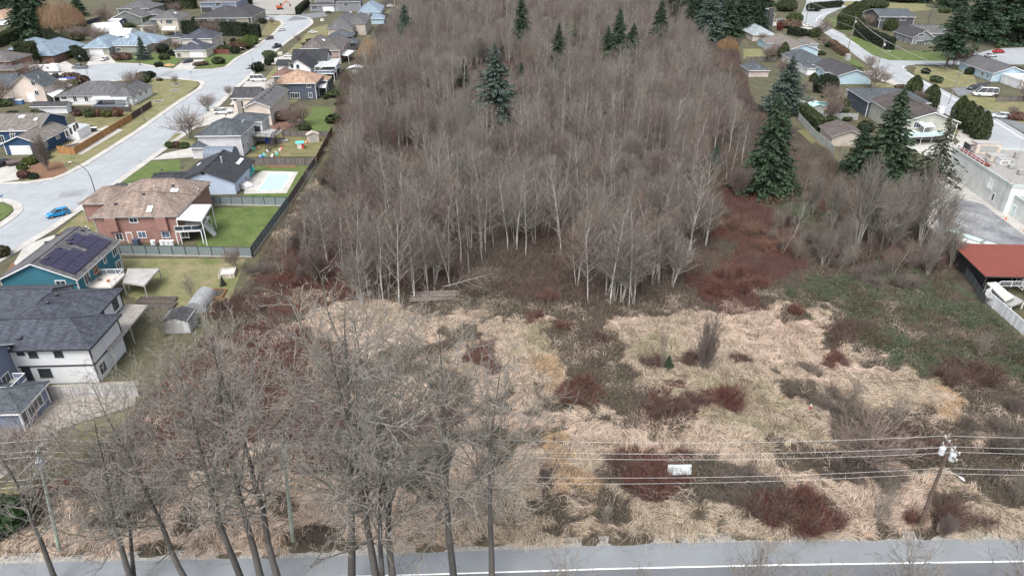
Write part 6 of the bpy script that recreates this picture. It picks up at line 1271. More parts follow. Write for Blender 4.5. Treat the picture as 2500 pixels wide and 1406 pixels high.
def vehicle(kind, label, col, px, py, head, cat='car', name=None, s=1.0, extra=None, metal=.2):
    L, W, Hh, bel, cb = KIND[kind]; m = paint('%.2f %.2f %.2f' % col, col, metal); e = empty(name or 'parked_'+cat.replace(' ', '_'), P(px, py, .02), label, cat); e.rotation_euler[2] = math.radians(head); e.scale = (s,)*3
    def X(f): return (f-.5)*L
    b = MB(); rings = []; hw = W/2
    for f, z in bel:
        ins = .80 if f in (0, 1) else (.93 if f < .04 or f > .94 else 1.0); zb = .30 if .03 < f < .95 else .36; h_ = hw*ins
        rings.append([Vector((X(f), y*h_, zz)) for y, zz in ((-.9, zb), (-1, zb+.14), (-1, (zb+z)/2+.05), (-.965, z-.06), (-.86, z), (.86, z), (.965, z-.06), (1, (zb+z)/2+.05), (1, zb+.14), (.9, zb))])
    n = 10; base = 0
    for r in rings: b.v += r
    for i in range(len(rings)-1):
        for j in range(n): b.f.append([i*n+j, i*n+(j+1) % n, (i+1)*n+(j+1) % n, (i+1)*n+j][::-1]); b.m.append(0)
    b.f.append(list(range(n))); b.m.append(0); b.f.append([(len(rings)-1)*n+j for j in range(n)][::-1]); b.m.append(0)
    bo = b.build('body', m, e, smooth=False); md_ = bo.modifiers.new('bevel', 'BEVEL'); md_.width = .05; md_.segments = 2; md_.limit_method = 'ANGLE'
    zb = np.interp(cb[0]+.1, [q[0] for q in bel], [q[1] for q in bel])-.03; r0, r1, f1, f0 = cb; tw = hw*.72; bw = hw*.93; zt = Hh-.05
    low = [Vector((X(r0), -bw, zb)), Vector((X(f0), -bw*.96, zb-.03)), Vector((X(f0), bw*.96, zb-.03)), Vector((X(r0), bw, zb))]; tp = [Vector((X(r1), -tw, zt)), Vector((X(f1), -tw, zt)), Vector((X(f1), tw, zt)), Vector((X(r1), tw, zt))]
    b = MB()
    for i in range(4): j = (i+1) % 4; b.poly([low[i], low[j], tp[j], tp[i]])
    b.build('window_glass', m_cglass, e)
    b = MB(); top = [p+Vector((0, 0, .05)) for p in tp]; ed = [Vector((p.x, p.y*1.03, p.z)) for p in tp]; b.poly([Vector((p.x*.96, p.y*.86, p.z)) for p in top]); 
    for i in range(4): j = (i+1) % 4; a_, c_ = top[i], top[j]; b.poly([ed[i], ed[j], Vector((c_.x*.96, c_.y*.86, c_.z)), Vector((a_.x*.96, a_.y*.86, a_.z))])
    for i in range(4): b.beam(low[i], tp[i], .09, .07)
    for sy in (0, 3):
        for t in ((.42,) if kind != 'van' else (.3, .62)):
            a_ = low[sy].lerp(low[1 if sy == 0 else 2], t); c_ = tp[sy].lerp(tp[1 if sy == 0 else 2], t); b.beam(a_, c_, .10, .05)
    b.poly(ed[::-1]); b.build('roof', m, e)
    for fx in (.185, .80):
        for sy in (-1, 1):
            r = .35 if kind in ('sedan', 'hatch') else .39; b = MB(); b.tube([(X(fx), sy*(hw-.20), r), (X(fx), sy*(hw+.03), r)], r, 14); wobj = b.build('wheel', m_tyre, e); b = MB(); b.tube([(X(fx), sy*(hw+.0), r), (X(fx), sy*(hw+.045), r)], r*.62, 10); b.build('rim', m_rim, wobj)
    for sy in (-1, 1):
        b = MB(); b.box((X(.975), sy*hw*.72, .70), (.18, .36, .15)); b.build('headlight', m_lamp, e); b = MB(); b.box((X(.008), sy*hw*.80, .86 if kind != 'van' else 1.1), (.12, .22, .22)); b.build('tail_light', m_tail, e)
    b = MB(); b.box((X(.995), 0, .48), (.1, W*.6, .14)); b.box((X(.005), 0, .50), (.1, W*.5, .16)); b.build('bumper', m_dark, e)
    for sy in (-1, 1): b = MB(); b.box((X(cb[3]-.05), sy*(hw+.08), zb+.05), (.12, .2, .13)); b.build('mirror', m, e)
    if kind == 'pickup':
        b = MB(); b.box((X(.2), 0, 1.05), (L*.34, W*.76, .04)); b.build('bed_liner', m_tyre, e)
    if extra: extra(e, m)
    return e
def roofbox(e, m): b = MB(); b.tube([(-.9, 0, 1.95), (-.7, 0, 1.97), (.5, 0, 1.97), (.9, 0, 1.93)], [.2, .34, .34, .1], 8); b.build('roof_box', m_tyre, e)
WH = (.62, .63, .64); BK = (.018, .02, .026)
vehicle('hatch', 'bright blue hatchback driving along the near end of the street', (.01, .24, .50), 143, 527, 30+180+14, name='driving_car', metal=.3)
vehicle('sedan', 'dark sedan on the driveway of the teal house', (.03, .035, .05), 186, 572, 48, extra=None)
vehicle('sedan', 'black sedan parked beside the pink house garage', BK, 300, 463, 10)
vehicle('sedan', 'silver sedan at the kerb beneath the second street lamp', (.38, .38, .37), 614, 167, 228)
vehicle('suv', 'black suv with a roof box driving up the street', BK, 676, 118, 232, extra=roofbox, name='driving_car')
vehicle('suv', 'brown suv parked on the left kerb of the upper street', (.12, .09, .07), 657, 97, 232)
vehicle('sedan', 'white sedan driving at the top of the street', WH, 687, 76, 230, name='driving_car')
vehicle('suv', 'dark suv on the driveway of the navy roofed house', (.04, .05, .07), 458, 154, 235)
vehicle('sedan', 'white sedan on the driveway of the sage house', WH, 256, 148, 265)
vehicle('pickup', 'white van like pickup partly hidden behind the slate hip roof', WH, 545, 278, 15, cat='pickup truck')
vehicle('van', 'white minibus parked behind the brown garage roof', WH, 632, 199, 5, cat='van')
vehicle('sedan', 'white sedan in the driveway of the mauve house', WH, 765, 82, 10)
vehicle('sedan', 'white car half hidden behind the black roofed white house', WH, 706, 140, 5)
vehicle('sedan', 'dark car in front of the double garage at the top of the street', BK, 803, 33, 20)
vehicle('pickup', 'grey pickup truck on the cul-de-sac', (.16, .18, .22), 196, 168, 190, cat='pickup truck', s=1.05)
vehicle('pickup', 'dark blue pickup truck with open bed by the white trailer', (.03, .035, .055), 139, 192, 186, cat='pickup truck', s=1.05)
vehicle('sedan', 'small silver car behind the grey pickup truck', (.4, .4, .4), 213, 142, 260, s=.9)
vehicle('sedan', 'white car under the tree beside the green bushes', WH, 628, 100, 20, s=.9)
vehicle('pickup', 'black pickup truck with camper on the left driveway', BK, 10, 405, 62, cat='pickup truck')
vehicle('van', 'white camper van parked on the lawn drive across the right road', WH, 2403, 236, 168, cat='van', s=1.25)
vehicle('sedan', 'dark grey car behind the white camper van', (.05, .055, .065), 2378, 219, 195, s=1.2)
vehicle('suv', 'silver suv on the dark drive at the right edge', (.5, .51, .53), 2440, 289, 160, s=1.05)
vehicle('sedan', 'white car in the far parking area on the right', WH, 2418, 140, 20, s=1.3)
vehicle('sedan', 'red car in the far parking area on the right', (.42, .02, .02), 2437, 130, 20, s=1.3)
vehicle('sedan', 'white car behind the left tall pine', WH, 2372, 136, 200, s=1.3)
vehicle('sedan', 'white car on the drive at the right hand road bend', WH, 1968, 66, 150, s=1.2)
vehicle('sedan', 'grey car next to the dark chimney house', (.3, .3, .3), 1905, 52, 150, s=1.1)
vehicle('suv', 'black suv on the bend at the top right', BK, 2050, 12, 190, s=1.2)
vehicle('sedan', 'white car at the gate of the mossy lot', WH, 955, 18, 10, s=1.3)
vehicle('suv', 'dark car at the garage of the top row house', (.3, .32, .35), 500, 18, 90, s=1.2)
# caravan
e = empty('caravan', P(112, 178), 'long white travel trailer parked by the cul-de-sac', 'caravan', rz=math.radians(4)); b = MB(); pr = [(-5.5, .7), (5.6, .7), (5.9, 1.6), (5.3, 3.3), (2.8, 3.5), (2.4, 3.1), (-5.2, 3.0), (-5.6, 2.6)]
for s_ in (-1, 1):
    f = [(x, s_*1.2, z) for x, z in pr]; b.poly(f if s_ < 0 else f[::-1])
for i in range(len(pr)): (x0, z0), (x1, z1) = pr[i], pr[(i+1) % len(pr)]; b.poly([(x1, -1.2, z1), (x0, -1.2, z0), (x0, 1.2, z0), (x1, 1.2, z1)])
b.build('body', mat('trailer white', (.7, .7, .7), rough=.4, var=.04), e)
for x in (-4.2, -1.8, 2.0): b = MB(); b.box((x, -1.22, 2.1), (.9, .05, .6)); b.build('window', m_glass, e)
for x in (-1.4, -.4):
    for s_ in (-1, 1): b = MB(); b.tube([(x, s_*1.0, .38), (x, s_*1.22, .38)], .38, 12); b.build('wheel', m_tyre, e)
# boats on trailers
def boat(label, px, py, rz, col, cover_col, L=6.):
    e = empty('boat', P(px, py), label, 'boat', rz=math.radians(rz)); b = MB(); st = [(-.5, .95, 1.0), (-.1, 1.0, 1.0), (.25, .85, 1.05), (.42, .4, 1.12), (.5, .03, 1.18)]; n = 5
    for f, w_, z in st: b.v += [Vector((f*L, y*w_, zz)) for y, zz in ((-1, z), (-.8, .7), (0, .5), (.8, .7), (1, z))]
    for i in range(4):
        for j in range(4): b.f.append([i*5+j, (i+1)*5+j, (i+1)*5+j+1, i*5+j+1]); b.m.append(0)
    b.f.append([4, 3, 2, 1, 0]); b.m.append(0); b.build('hull', paint('hull'+str(col), col), e)
    b = MB(); b.v += [Vector((f*L*.98, y*w_*.98, z+h_)) for f, w_, z in st for y, h_ in ((-1, .02), (0, .55 if f < .3 else .15), (1, .02))]
    for i in range(4):
        for j in range(2): b.f.append([i*3+j, i*3+j+1, (i+1)*3+j+1, (i+1)*3+j][::-1]); b.m.append(0)
    b.build('boat_cover', mat('cover'+str(cover_col), cover_col, rough=.8), e); b = MB(); b.beam((-L*.4, 0, .4), (L*.62, 0, .4), .12, .12); b.beam((-1, -1, .35), (-1, 1, .35), .1, .1); b.build('trailer_frame', m_gut, e)
    for s_ in (-1, 1): b = MB(); b.tube([(-1, s_*.95, .3), (-1, s_*1.15, .3)], .3, 10); b.build('wheel', m_tyre, e)
boat('boat under a dark brown cover on the left driveway', 52, 402, 40, (.1, .09, .09), (.10, .075, .07)); boat('white boat behind the cream gable', 150, 203, 10, (.7, .7, .7), (.6, .62, .64)); boat('blue covered boat beside the yellow green bush', 172, 199, 12, (.5, .5, .52), (.03, .06, .25))
boat('small white covered boat behind the dark grey car', 2398, 213, 200, (.6, .6, .6), (.03, .03, .04))
# excavator
e = empty('excavator', P(684, 24), 'orange excavator on the vacant lot at the top of the street', 'excavator', rz=.4); OR = mat('digger orange', (.42, .10, .045), rough=.6, var=.15)
for s_ in (-1, 1): b = MB(); b.tube([(-1.9, s_*1.3, .5), (1.9, s_*1.3, .5)], .55, 8); b.build('track', m_tyre, e)
b = MB(); b.box((-.5, 0, 1.8), (3.8, 2.7, 1.2)); b.box((-1.6, 0, 2.4), (1.4, 2.5, .8)); b.build('body', OR, e); b = MB(); b.box((1., .8, 2.9), (1.4, 1.0, 1.6)); b.build('cab', m_cglass, e)
b = MB(); b.beam((1.2, -.3, 2.2), (4.4, -.3, 5.2), .5, .6); b.beam((4.4, -.3, 5.2), (6.8, -.3, 3.0), .4, .5); b.build('boom', OR, e); b = MB(); b.box((6.9, -.3, 2.3), (1., 1.2, 1.2)); b.build('bucket', m_dark, e)

# ------------------------------------------------------------------ poles, lamps, wires
m_pole = mat('weathered pole', (.19, .175, .15), rough=1, var=.25, scale=2); m_poleg = mat('greenish pole', (.27, .31, .26), rough=1, var=.25, scale=2); m_poled = mat('brown pole', (.11, .08, .065), rough=1, var=.3, scale=2)
m_tr = mat('transformer grey', (.50, .52, .54), rough=.5, var=.06); m_ins = mat('porcelain', (.5, .5, .5), rough=.3); m_wire = mat('aluminium wire', (.42, .42, .42), rough=.5)
def utility_pole(label, bpx, tpx, m, arms=2, cans=0, r=.17, lamp=None, lowarm=False):
    g = P(*bpx); h = tall(bpx[0], bpx[1], tpx[1]); t = P(tpx[0], tpx[1], h); e = empty('utility_pole', g, label, 'utility pole'); b = MB(g); d = t-g
    b.tube([g-Vector((0, 0, .2)), g+d*.5, t], [r*1.15, r, r*.75], 9); b.build('pole', m, e); out = []
    for k in range(arms):
        f = 1-.03-.075*k; c = g+d*f; b = MB(g); b.beam(c+Vector((.18, -1.25, 0)), c+Vector((.18, 1.25, 0)), .12, .12); b.beam(c+Vector((.16, -.7, 0)), g+d*(f-.05), .05, .03); b.beam(c+Vector((.16, .7, 0)), g+d*(f-.05), .05, .03); ar = b.build('crossarm', m_pole, e)
        b = MB(g)
        for y in (-1.15, -.4, .5, 1.15): b.tube([c+Vector((.18, y, .06)), c+Vector((.18, y, .16)), c+Vector((.18, y, .3))], [.05, .09, .05], 6)
        b.build('insulator', m_ins, ar)
        if k == 0: out = [c+Vector((.18, y, .28)) for y in (-1.15, -.4, 1.15)]
    for k in range(cans):
        a = [-.9, .5, 2.0][k]; c = g+d*.84+Vector((math.cos(a)*.5, math.sin(a)*.5, 0)); b = MB(g); b.tube([c, c+Vector((0, 0, .06)), c+Vector((0, 0, .8)), c+Vector((0, 0, .92))], [.2, .29, .29, .18], 12); tr_ = b.build('transformer', m_tr, e)
        b = MB(g); b.tube([c+Vector((.1, 0, .9)), c+Vector((.1, 0, 1.15))], [.05, .03], 6); b.tube([c+Vector((-.1, 0, .9)), c+Vector((-.1, 0, 1.15))], [.05, .03], 6); b.build('bushing', m_ins, tr_)
    if lamp:
        c = g+d*.7; q = c+Vector((lamp, -1.2, .3)); b = MB(g); b.tube([c, c.lerp(q, .5)+Vector((0, 0, .15)), q], .025, 6); l_ = b.build('lamp_arm', m_ins, e); b = MB(g); b.tube([q, q+Vector((lamp*.12, -.3, 0)), q+Vector((lamp*.2, -.6, -.03))], [.06, .14, .05], 8); b.build('lamp_head', m_tr, l_)
    return out+[g+d*.72, g+d*.66], g, d
PA = utility_pole('leftmost greenish utility pole beside the near road, tangled in twigs', (145, 1345), (90, 1090), m_poleg, 3, 1)
PB = utility_pole('middle utility pole among the tall bare trees, with one transformer', (716, 1325), (688, 1062), m_poleg, 3, 1, lamp=-1.2)
PC = utility_pole('right hand brown utility pole leaning with three transformers', (2243, 1285), (2322, 1082), m_poled, 2, 3, lamp=1.0)
def wires(A, B, group, lab, sag=.9, r=.018, n=14):
    for k, (p, q) in enumerate(zip(A, B)):
        pts = [p.lerp(q, i/n)-Vector((0, 0, sag*4*(i/n)*(1-i/n))) for i in range(n+1)]; b = MB(pts[0]); b.tube(pts, r, 4)
        tag(b.build('power_line', m_wire), lab, 'power line', group)
off = lambda A, dx, dy: [p+Vector((dx, dy, 0)) for p in A]
wires(PA[0], PB[0], 'wires left of the middle pole', 'thin overhead wire between the leftmost and the middle utility pole'); wires(PB[0], PC[0], 'wires between the middle and right poles', 'thin overhead wire crossing the field between the middle and right utility poles', sag=1.3)
wires(PC[0], off(PC[0], 45, 2), 'wires beyond the right pole', 'thin overhead wire leaving the right utility pole towards the right edge', sag=1.); wires(off(PA[0], -40, -1), PA[0], 'wires beyond the left pole', 'thin overhead wire leaving the leftmost utility pole towards the left edge', sag=1.)
RP = [utility_pole('utility pole on the right hand road inside the bend', (2068, 130), (2090, 42), m_pole, 1, 1), utility_pole('utility pole with lamp at the side road junction', (2137, 188), (2160, 98), m_pole, 1, 1, lamp=2.), utility_pole('slim pole beside the camper van drive', (2315, 255), (2343, 178), m_pole, 1, 0, r=.13), utility_pole('utility pole at the far bend of the right hand road', (1965, 62), (1978, 5), m_pole, 1, 0, lamp=2.)]
for i, (a, c) in enumerate(((3, 0), (0, 1), (1, 2))): wires(RP[a][0][:2]+RP[a][0][3:4], RP[c][0][:2]+RP[c][0][3:4], 'wires along the right hand road', 'thin overhead wire along the right hand road', r=.03, sag=.6)
def street_lamp(label, bpx, tpx, rch, m=m_dark, r=.09):
    g = P(*bpx); h = tall(*bpx, tpx[1]); e = empty('street_lamp', g, label, 'street lamp'); b = MB(g); pts = [g, g+Vector((0, 0, h*.55))]+[g+Vector((rch*(1-math.cos(t))*1.0, 0, h*.55+h*.45*math.sin(t))) for t in (.4, .8, 1.2, 1.5)]
    b.tube(pts, [r*1.3, r]+[r*.75]*4, 8); b.build('pole', m, e); b = MB(g); b.tube([g, g+Vector((0, 0, .9))], [.28, .17], 8); b.build('base', m, e)
    q = pts[-1]; s_ = 1 if rch > 0 else -1; b = MB(g); b.tube([q, q+Vector((.35*s_, 0, .02)), q+Vector((.8*s_, 0, -.02))], [.07, .17, .06], 8); b.build('lamp_head', mat('lamp housing', (.5, .5, .48)), e)
street_lamp('tall curved black street lamp on the corner in front of the pink house', (237, 483), (200, 396), -3.4)
street_lamp('curved street lamp behind the silver sedan', (622, 178), (600, 117), -3.6, mat('lamp grey', (.2, .2, .2)))
street_lamp('thin green street lamp beside the dark brown fence', (353, 296), (340, 246), -.6, mat('lamp green', (.12, .15, .12)), .07); street_lamp('thin street lamp in front of the cul-de-sac', (218, 196), (204, 138), -.8, mat('lamp green', (.12, .15, .12)), .08)
street_lamp('short lamp post on the cul-de-sac lawn', (342, 160), (334, 140), -.6, m_dark, .07)
# street name signs
for bp, tp, lab in (((12, 503), 476, 'blue street name sign at the left corner lawn'), ((469, 196), 175, 'street name sign at the corner lawn of the cul-de-sac')):
    g = P(*bp); h = tall(*bp, tp); e = empty('street_sign', g, lab, 'street sign'); b = MB(g); b.tube([g, g+Vector((0, 0, h))], .04, 6); b.build('post', m_gut, e); b = MB(g); b.box(g+Vector((0, 0, h-.1)), (.9, .03, .2)); b.box(g+Vector((0, 0, h-.34)), (.03, .9, .2)); b.build('sign_plate', mat('sign blue', (.06, .16, .32)), e)

# ------------------------------------------------------------------ yard things
def boxthing(name, label, cat, px, py, size, m, rz=.05, z=0, lid=None, part='body'):
    g = P(px, py); g.z = z; e = empty(name, g, label, cat, rz=rz); b = MB(); x, y, h = size; b.box((0, 0, h/2), (x, y, h)); o = b.build(part, m, e); md_ = o.modifiers.new('b', 'BEVEL'); md_.width = .04; md_.segments = 2
    b = MB(); b.box((0, 0, h+.03), (x+.08, y+.08, .06)); b.build('lid', lid or m, e); return e
m_beige = mat('beige box', (.55, .53, .46))
boxthing('utility_box', 'beige utility box on the verge in front of the pink house', 'utility box', 213, 512, (1.5, 1.1, 1.0), m_beige); boxthing('utility_box', 'beige utility box beside the pinkish street tree', 'utility box', 520, 272, (1.4, 1.1, 1.0), m_beige); boxthing('utility_box', 'white utility box on the lawn near the black suv', 'utility box', 685, 135, (2, 1.3, 1.2), m_beige)
boxthing('utility_box', 'white utility box at the head of the street', 'utility box', 787, 52, (2, 1.3, 1.2), m_beige); boxthing('utility_cabinet', 'grey cabinet beside the road next to the sky blue house', 'cabinet', 2068, 148, (1.8, 1.8, 2.6), m_gut); boxthing('bin', 'dark blue bin by the pink house door', 'bin', 335, 599, (1.1, .9, 1.2), mat('bin blue', (.05, .07, .11)))
for k, x in enumerate((376, 398, 410, 421)):
    g = P(x, 601); e = empty('water_drum', g, ['leftmost', 'second', 'third', 'rightmost'][k]+' of four white drums behind the panel fence of the pink house', 'drum', 'white drums by the pink house'); b = MB(); b.tube([(0, 0, 0), (0, 0, 1.1)], .42, 12); b.build('drum', m_wht, e); b = MB(); b.tube([(0, 0, 1.1), (0, 0, 1.16)], .45, 12); b.build('lid', mat('drum lid', (.75, .76, .78)), e)
# chairs, grill and table on the teal house deck
def chair(label, px, py, z, rz, m, group=None):
    g = P(px, py, z); e = empty('garden_chair', g, label, 'chair', group, rz); b = MB(); b.box((0, 0, .42), (.5, .5, .05)); b.build('seat', m, e); b = MB(); b.box((-.25, 0, .72), (.05, .5, .6)); b.build('backrest', m, e)
    for x in (-.22, .22):
        for y in (-.22, .22): b = MB(); b.beam((x, y, 0), (x, y, .42), .05, .05); b.build('leg', m, e)
m_ch = mat('bronze chair', (.14, .12, .11)); m_plw = mat('white plastic', (.68, .68, .68))
chair('brown garden chair in the middle of the teal house deck', 244, 685, 2.82, .5, m_ch); chair('dark garden chair by the door on the teal house deck', 222, 690, 2.82, 2., m_ch); chair('dark garden chair at the wall end of the teal house deck', 246, 672, 2.82, -1., m_ch)
g = P(265, 688, 2.8); e = empty('flower_pot', g, 'terracotta pot on the teal house deck', 'pot'); b = MB(); b.tube([(0, 0, 0), (0, 0, .35)], [.2, .3], 10); b.build('pot', mat('terracotta', (.35, .14, .09)), e); b = MB(); b.tube([(0, 0, .3), (0, 0, .33)], .26, 10); b.build('soil', m_mulch, e)
for x, y, r_, lab in ((674, 375, .3, 'left white plastic chair in the play yard'), (683, 371, 2.1, 'right white plastic chair in the play yard'), (655, 374, 1., 'white plastic chair near the blue toys')): chair(lab, x, y, 0.02, r_, m_plw)
# play house
g = P(733, 362); e = empty('play_house', g, 'toy play house with turquoise roof in the yard', 'play house', rz=.2); b = MB(); b.box((-.1, 0, .75), (1.1, 1.3, 1.5)); b.build('wall', m_beige, e); b = MB(); b.box((.75, 0, .7), (.6, 1.3, 1.4)); b.build('side_panel', mat('toy red', (.40, .05, .05)), e)
b = MB(); b.poly([(-.95, -.85, 1.5), (1.15, -.85, 1.5), (1.15, 0, 1.95), (-.95, 0, 1.95)]); b.poly([(-.95, 0, 1.95), (1.15, 0, 1.95), (1.15, .85, 1.5), (-.95, .85, 1.5)]); b.poly([(-.95, -.85, 1.5), (-.95, .85, 1.5), (1.15, .85, 1.5), (1.15, -.85, 1.5)]); b.poly([(-.95, .85, 1.5), (-.95, -.85, 1.5), (-.95, 0, 1.95)]); b.poly([(1.15, -.85, 1.5), (1.15, .85, 1.5), (1.15, 0, 1.95)]); b.build('roof', mat('toy turquoise', (.10, .52, .46)), e)
TOY = [(638, 385, (.05, .25, .65), 'blue toy bin near the fence of the play yard'), (646, 381, (.1, .5, .45), 'turquoise toy in the play yard'), (687, 366, (.55, .03, .03), 'red ride-on toy next to the plastic chairs'), (665, 383, (.6, .6, .6), 'white toy table in the play yard'), (619, 366, (.05, .35, .25), 'green plastic sandbox under the dark deck'), (748, 350, (.5, .2, .1), 'orange toy slide beside the shed'), (676, 378, (.1, .5, .45), 'turquoise toy beside the plastic chairs'), (630, 364, (.25, .12, .08), 'brown crate under the dark deck')]
for x, y, c_, lab in TOY:
    g = P(x, y); e = empty('toy', g, lab, 'toy', rz=x*.3); mm = mat('toy %.2f %.2f' % (c_[0], c_[1]), c_); b = MB(); b.box((0, 0, .22), (.9, .6, .36)); b.tube([(-.3, 0, .4), (-.3, 0, .75)], .2, 6); b.build('body', mm, e); b = MB(); b.box((.3, 0, .45), (.3, .5, .1)); b.build('seat', m_plw, e)
# sheds
def shed(label, px, py, size, rz, wm, rm, name='garden_shed', rise=.6):
    g = P(px, py); e = empty(name, g, label, 'shed', rz=rz); x, y, h = size; b = MB(); b.box((0, 0, h/2), (x, y, h)); b.poly([(-x/2, -y/2, h), (x/2, -y/2, h), (0, -y/2, h+rise)]); b.poly([(x/2, y/2, h), (-x/2, y/2, h), (0, y/2, h+rise)]); b.build('wall', wm, e)
    b = MB(); o_ = .18
    for s_ in (-1, 1):
        A = [(s_*(x/2+o_), -y/2-o_, h-.1), (s_*(x/2+o_), y/2+o_, h-.1), (0, y/2+o_, h+rise+.05), (0, -y/2-o_, h+rise+.05)]; b.poly(A if s_ > 0 else A[::-1]); B_ = [(a, c, d-.07) for a, c, d in A]; b.poly(B_[::-1] if s_ > 0 else B_)
    b.build('roof', rm, e); b = MB(); b.box((0, -y/2-.03, h*.42), (x*.35, .05, h*.8)); b.build('door', m_gut, e)
m_vin = mat('beige vinyl', (.42, .38, .33), kind='planks', var=.05)
shed('beige vinyl shed at the end of the play yard', 765, 345, (3.2, 2.6, 2.1), .3, m_vin, mat('beige shed roof', (.36, .31, .27)))
shed('small weathered shed below the greenhouse', 444, 800, (3.8, 3.2, 2.2), .05, mat('whitewashed boards', (.40, .40, .39), kind='planks'), sh_dgrey); shed('turquoise roofed pump shed beside the above ground pool', 1990, 275, (4, 3, 2.2), .1, m_pboard, mat('mint roof', (.36, .58, .52)))
shed('white roofed shed at the left edge of the wood', 870, 180, (6, 5, 2.4), .05, m_gboard, mat('white metal roof', (.6, .62, .63)))
shed('small brown roofed shed in the top left garden', 187, 82, (11, 7, 2.6), .1, m_gboard, sh_taupe, rise=1.5); shed('white canopy beside the top left hedge', 290, 62, (9, 6, 3), 1.6, mat('canopy blue', (.05, .06, .14)), mat('white metal roof', (.6, .62, .63)))
def tunnel(label, p, q, w_, h_, m, name='greenhouse', cat='greenhouse'):
    a, c = P(*p), P(*q); e = empty(name, a, label, cat); d = (c-a).normalized(); s_ = Vector((-d.y, d.x, 0)); b = MB(a); n = 10; k = 7
    for i in range(k+1):
        o_ = a.lerp(c, i/k)
        for j in range(n+1): t = math.pi*j/n; b.v.append(o_+s_*math.cos(t)*w_/2+Vector((0, 0, math.sin(t)**.8*h_+.02))-a)
    for i in range(k):
        for j in range(n): b.f.append([i*(n+1)+j, i*(n+1)+j+1, (i+1)*(n+1)+j+1, (i+1)*(n+1)+j]); b.m.append(0)
    b.f.append(list(range(n+1))[::-1]); b.m.append(0); b.f.append([k*(n+1)+j for j in range(n+1)]); b.m.append(0); b.build('sheeting', m, e)
    b = MB(a)
    for i in range(k+1): o_ = a.lerp(c, i/k); b.tube([o_+s_*math.cos(math.pi*j/n)*w_/2*1.02+Vector((0, 0, math.sin(math.pi*j/n)**.8*h_*1.02+.02)) for j in range(n+1)], .03, 4)
    b.build('hoop', m_gut, e)
tunnel('grey plastic tunnel greenhouse at the end of the mossy lawn', (478, 765), (505, 725), 3.2, 1.9, mat('plastic sheet', (.25, .26, .27), rough=.4, var=.12)); tunnel('long white tunnel tent in the top left garden', (232, 78), (293, 72), 9, 4.2, mat('white sheet', (.7, .7, .71)), 'tent', 'tent')
tunnel('blue grey arched cover between the black roof and slate roof houses', (508, 392), (578, 392), 5.0, 3.6, mat('blue grey tarp', (.13, .16, .21), rough=.5), 'canopy', 'canopy')
tunnel('white tarp covered heap behind the sage house', (280, 92), (330, 92), 9, 4.5, mat('white sheet', (.7, .7, .71)), 'tarp', 'tarp'); tunnel('crumpled white tarp on the pool deck', (590, 462), (606, 455), 3., 1.2, mat('white sheet', (.7, .7, .71)), 'tarp', 'tarp')
tunnel('blue tarp hanging at the dark deck stairs', (653, 350), (660, 346), 1.2, 2.2, mat('bright blue tarp', (.02, .10, .55)), 'tarp', 'tarp'); tunnel('blue tarp roof over the green bush by the street', (608, 88), (618, 86), 5, 5.2, mat('blue tarp', (.12, .22, .50)), 'tarp', 'tarp')
# raised beds, crates, pallets, logs
def raised(label, px, py, size, rz, name='raised_bed', m=None, fill=None, h=.45):
    g = P(px, py); e = empty(name, g, label, 'raised bed', rz=rz); x, y = size; b = MB()
    for sx, sy, lx, ly in ((0, -y/2, x, .08), (0, y/2, x, .08), (-x/2, 0, .08, y-.09), (x/2, 0, .08, y-.09)): b.box((sx, sy, h/2), (lx, ly, h))
    b.build('frame', m or m_gboard, e); b = MB(); b.box((0, 0, h*.35), (x-.1, y-.1, h*.7)); b.build('soil', fill or m_mulch, e)
soil = mat('dark soil', (.07, .055, .045), kind='lawn', scale=3)
raised('upper dark soil bed beside the slatted patio cover', 385, 735, (6, 1.6), .0, fill=soil); raised('lower dark soil bed beside the slatted patio cover', 383, 748, (6, 1.6), .0, fill=soil); raised('pale wooden crate bed on the mossy lawn', 557, 672, (2.6, 2.6), .2, m=mat('pale wood', (.45, .42, .36), kind='planks'), h=.9, fill=mat('pale fill', (.5, .48, .44), kind='lawn'))
raised('long narrow planting bed behind the pool', 683, 402, (12, 1.6), .03, fill=m_mulch, h=.3); raised('weathered bed in the yard beyond the play yard', 725, 300, (5, 2.4), .2, h=.4, fill=soil); raised('bed with dark frame under the dark deck stairs', 690, 345, (3, 3), .3, h=.3, fill=m_gravel); raised('brick coloured bed by the greenhouse', 532, 720, (2.2, 3), .1, m=m_cedar, fill=soil)
raised('concrete bed on the patio behind the cedar fence', 178, 358, (4, 3), .8, h=.3, fill=soil, m=m_con2)
for k, (x, y) in enumerate(((430, 208), (427, 222), (387, 249))):
    g = P(x, y); e = empty('tree_ring', g, ['brick ring bed around the small rounded tree', 'middle empty brick ring on the corner lawn', 'lower empty brick ring on the corner lawn'][k], 'tree ring'); b = MB()
    pts = [(math.cos(t)*1.6, math.sin(t)*1.6, .12) for t in np.linspace(0, 2*math.pi, 20)]; b.tube(pts, .16, 6); b.build('edging', m_con2, e); b = MB(); b.prism([(math.cos(t)*1.55, math.sin(t)*1.55) for t in np.linspace(0, 6.0, 18)], None, .08); b.build('soil', soil, e)
g = P(1065, 728); e = empty('log_pile', g, 'pile of weathered beams lying at the foot of the wood', 'log pile', rz=.05)
for k in range(9): b = MB(); y = (k % 5)*.7-1.4; b.beam((-3.8+random.uniform(-.6, .6), y+random.uniform(-.3, .3), .5+.25*(k//5)), (3.6+random.uniform(-.8, .8), y+random.uniform(-.3, .3), .5+.25*(k//5)), .22, .2); b.build('beam', mat('driftwood', (.21, .175, .155), var=.25), e)
g = P(793, 372); e = empty('pallet', g, 'wooden pallet leaning outside the reddish brown fence', 'pallet', rz=.6)
for k in range(5): b = MB(); b.beam((-.8, k*.3-.6, .5+k*.13), (.8, k*.3-.6, .5+k*.13), .16, .03); b.build('slat', mat('driftwood', (.33, .28, .25)), e)
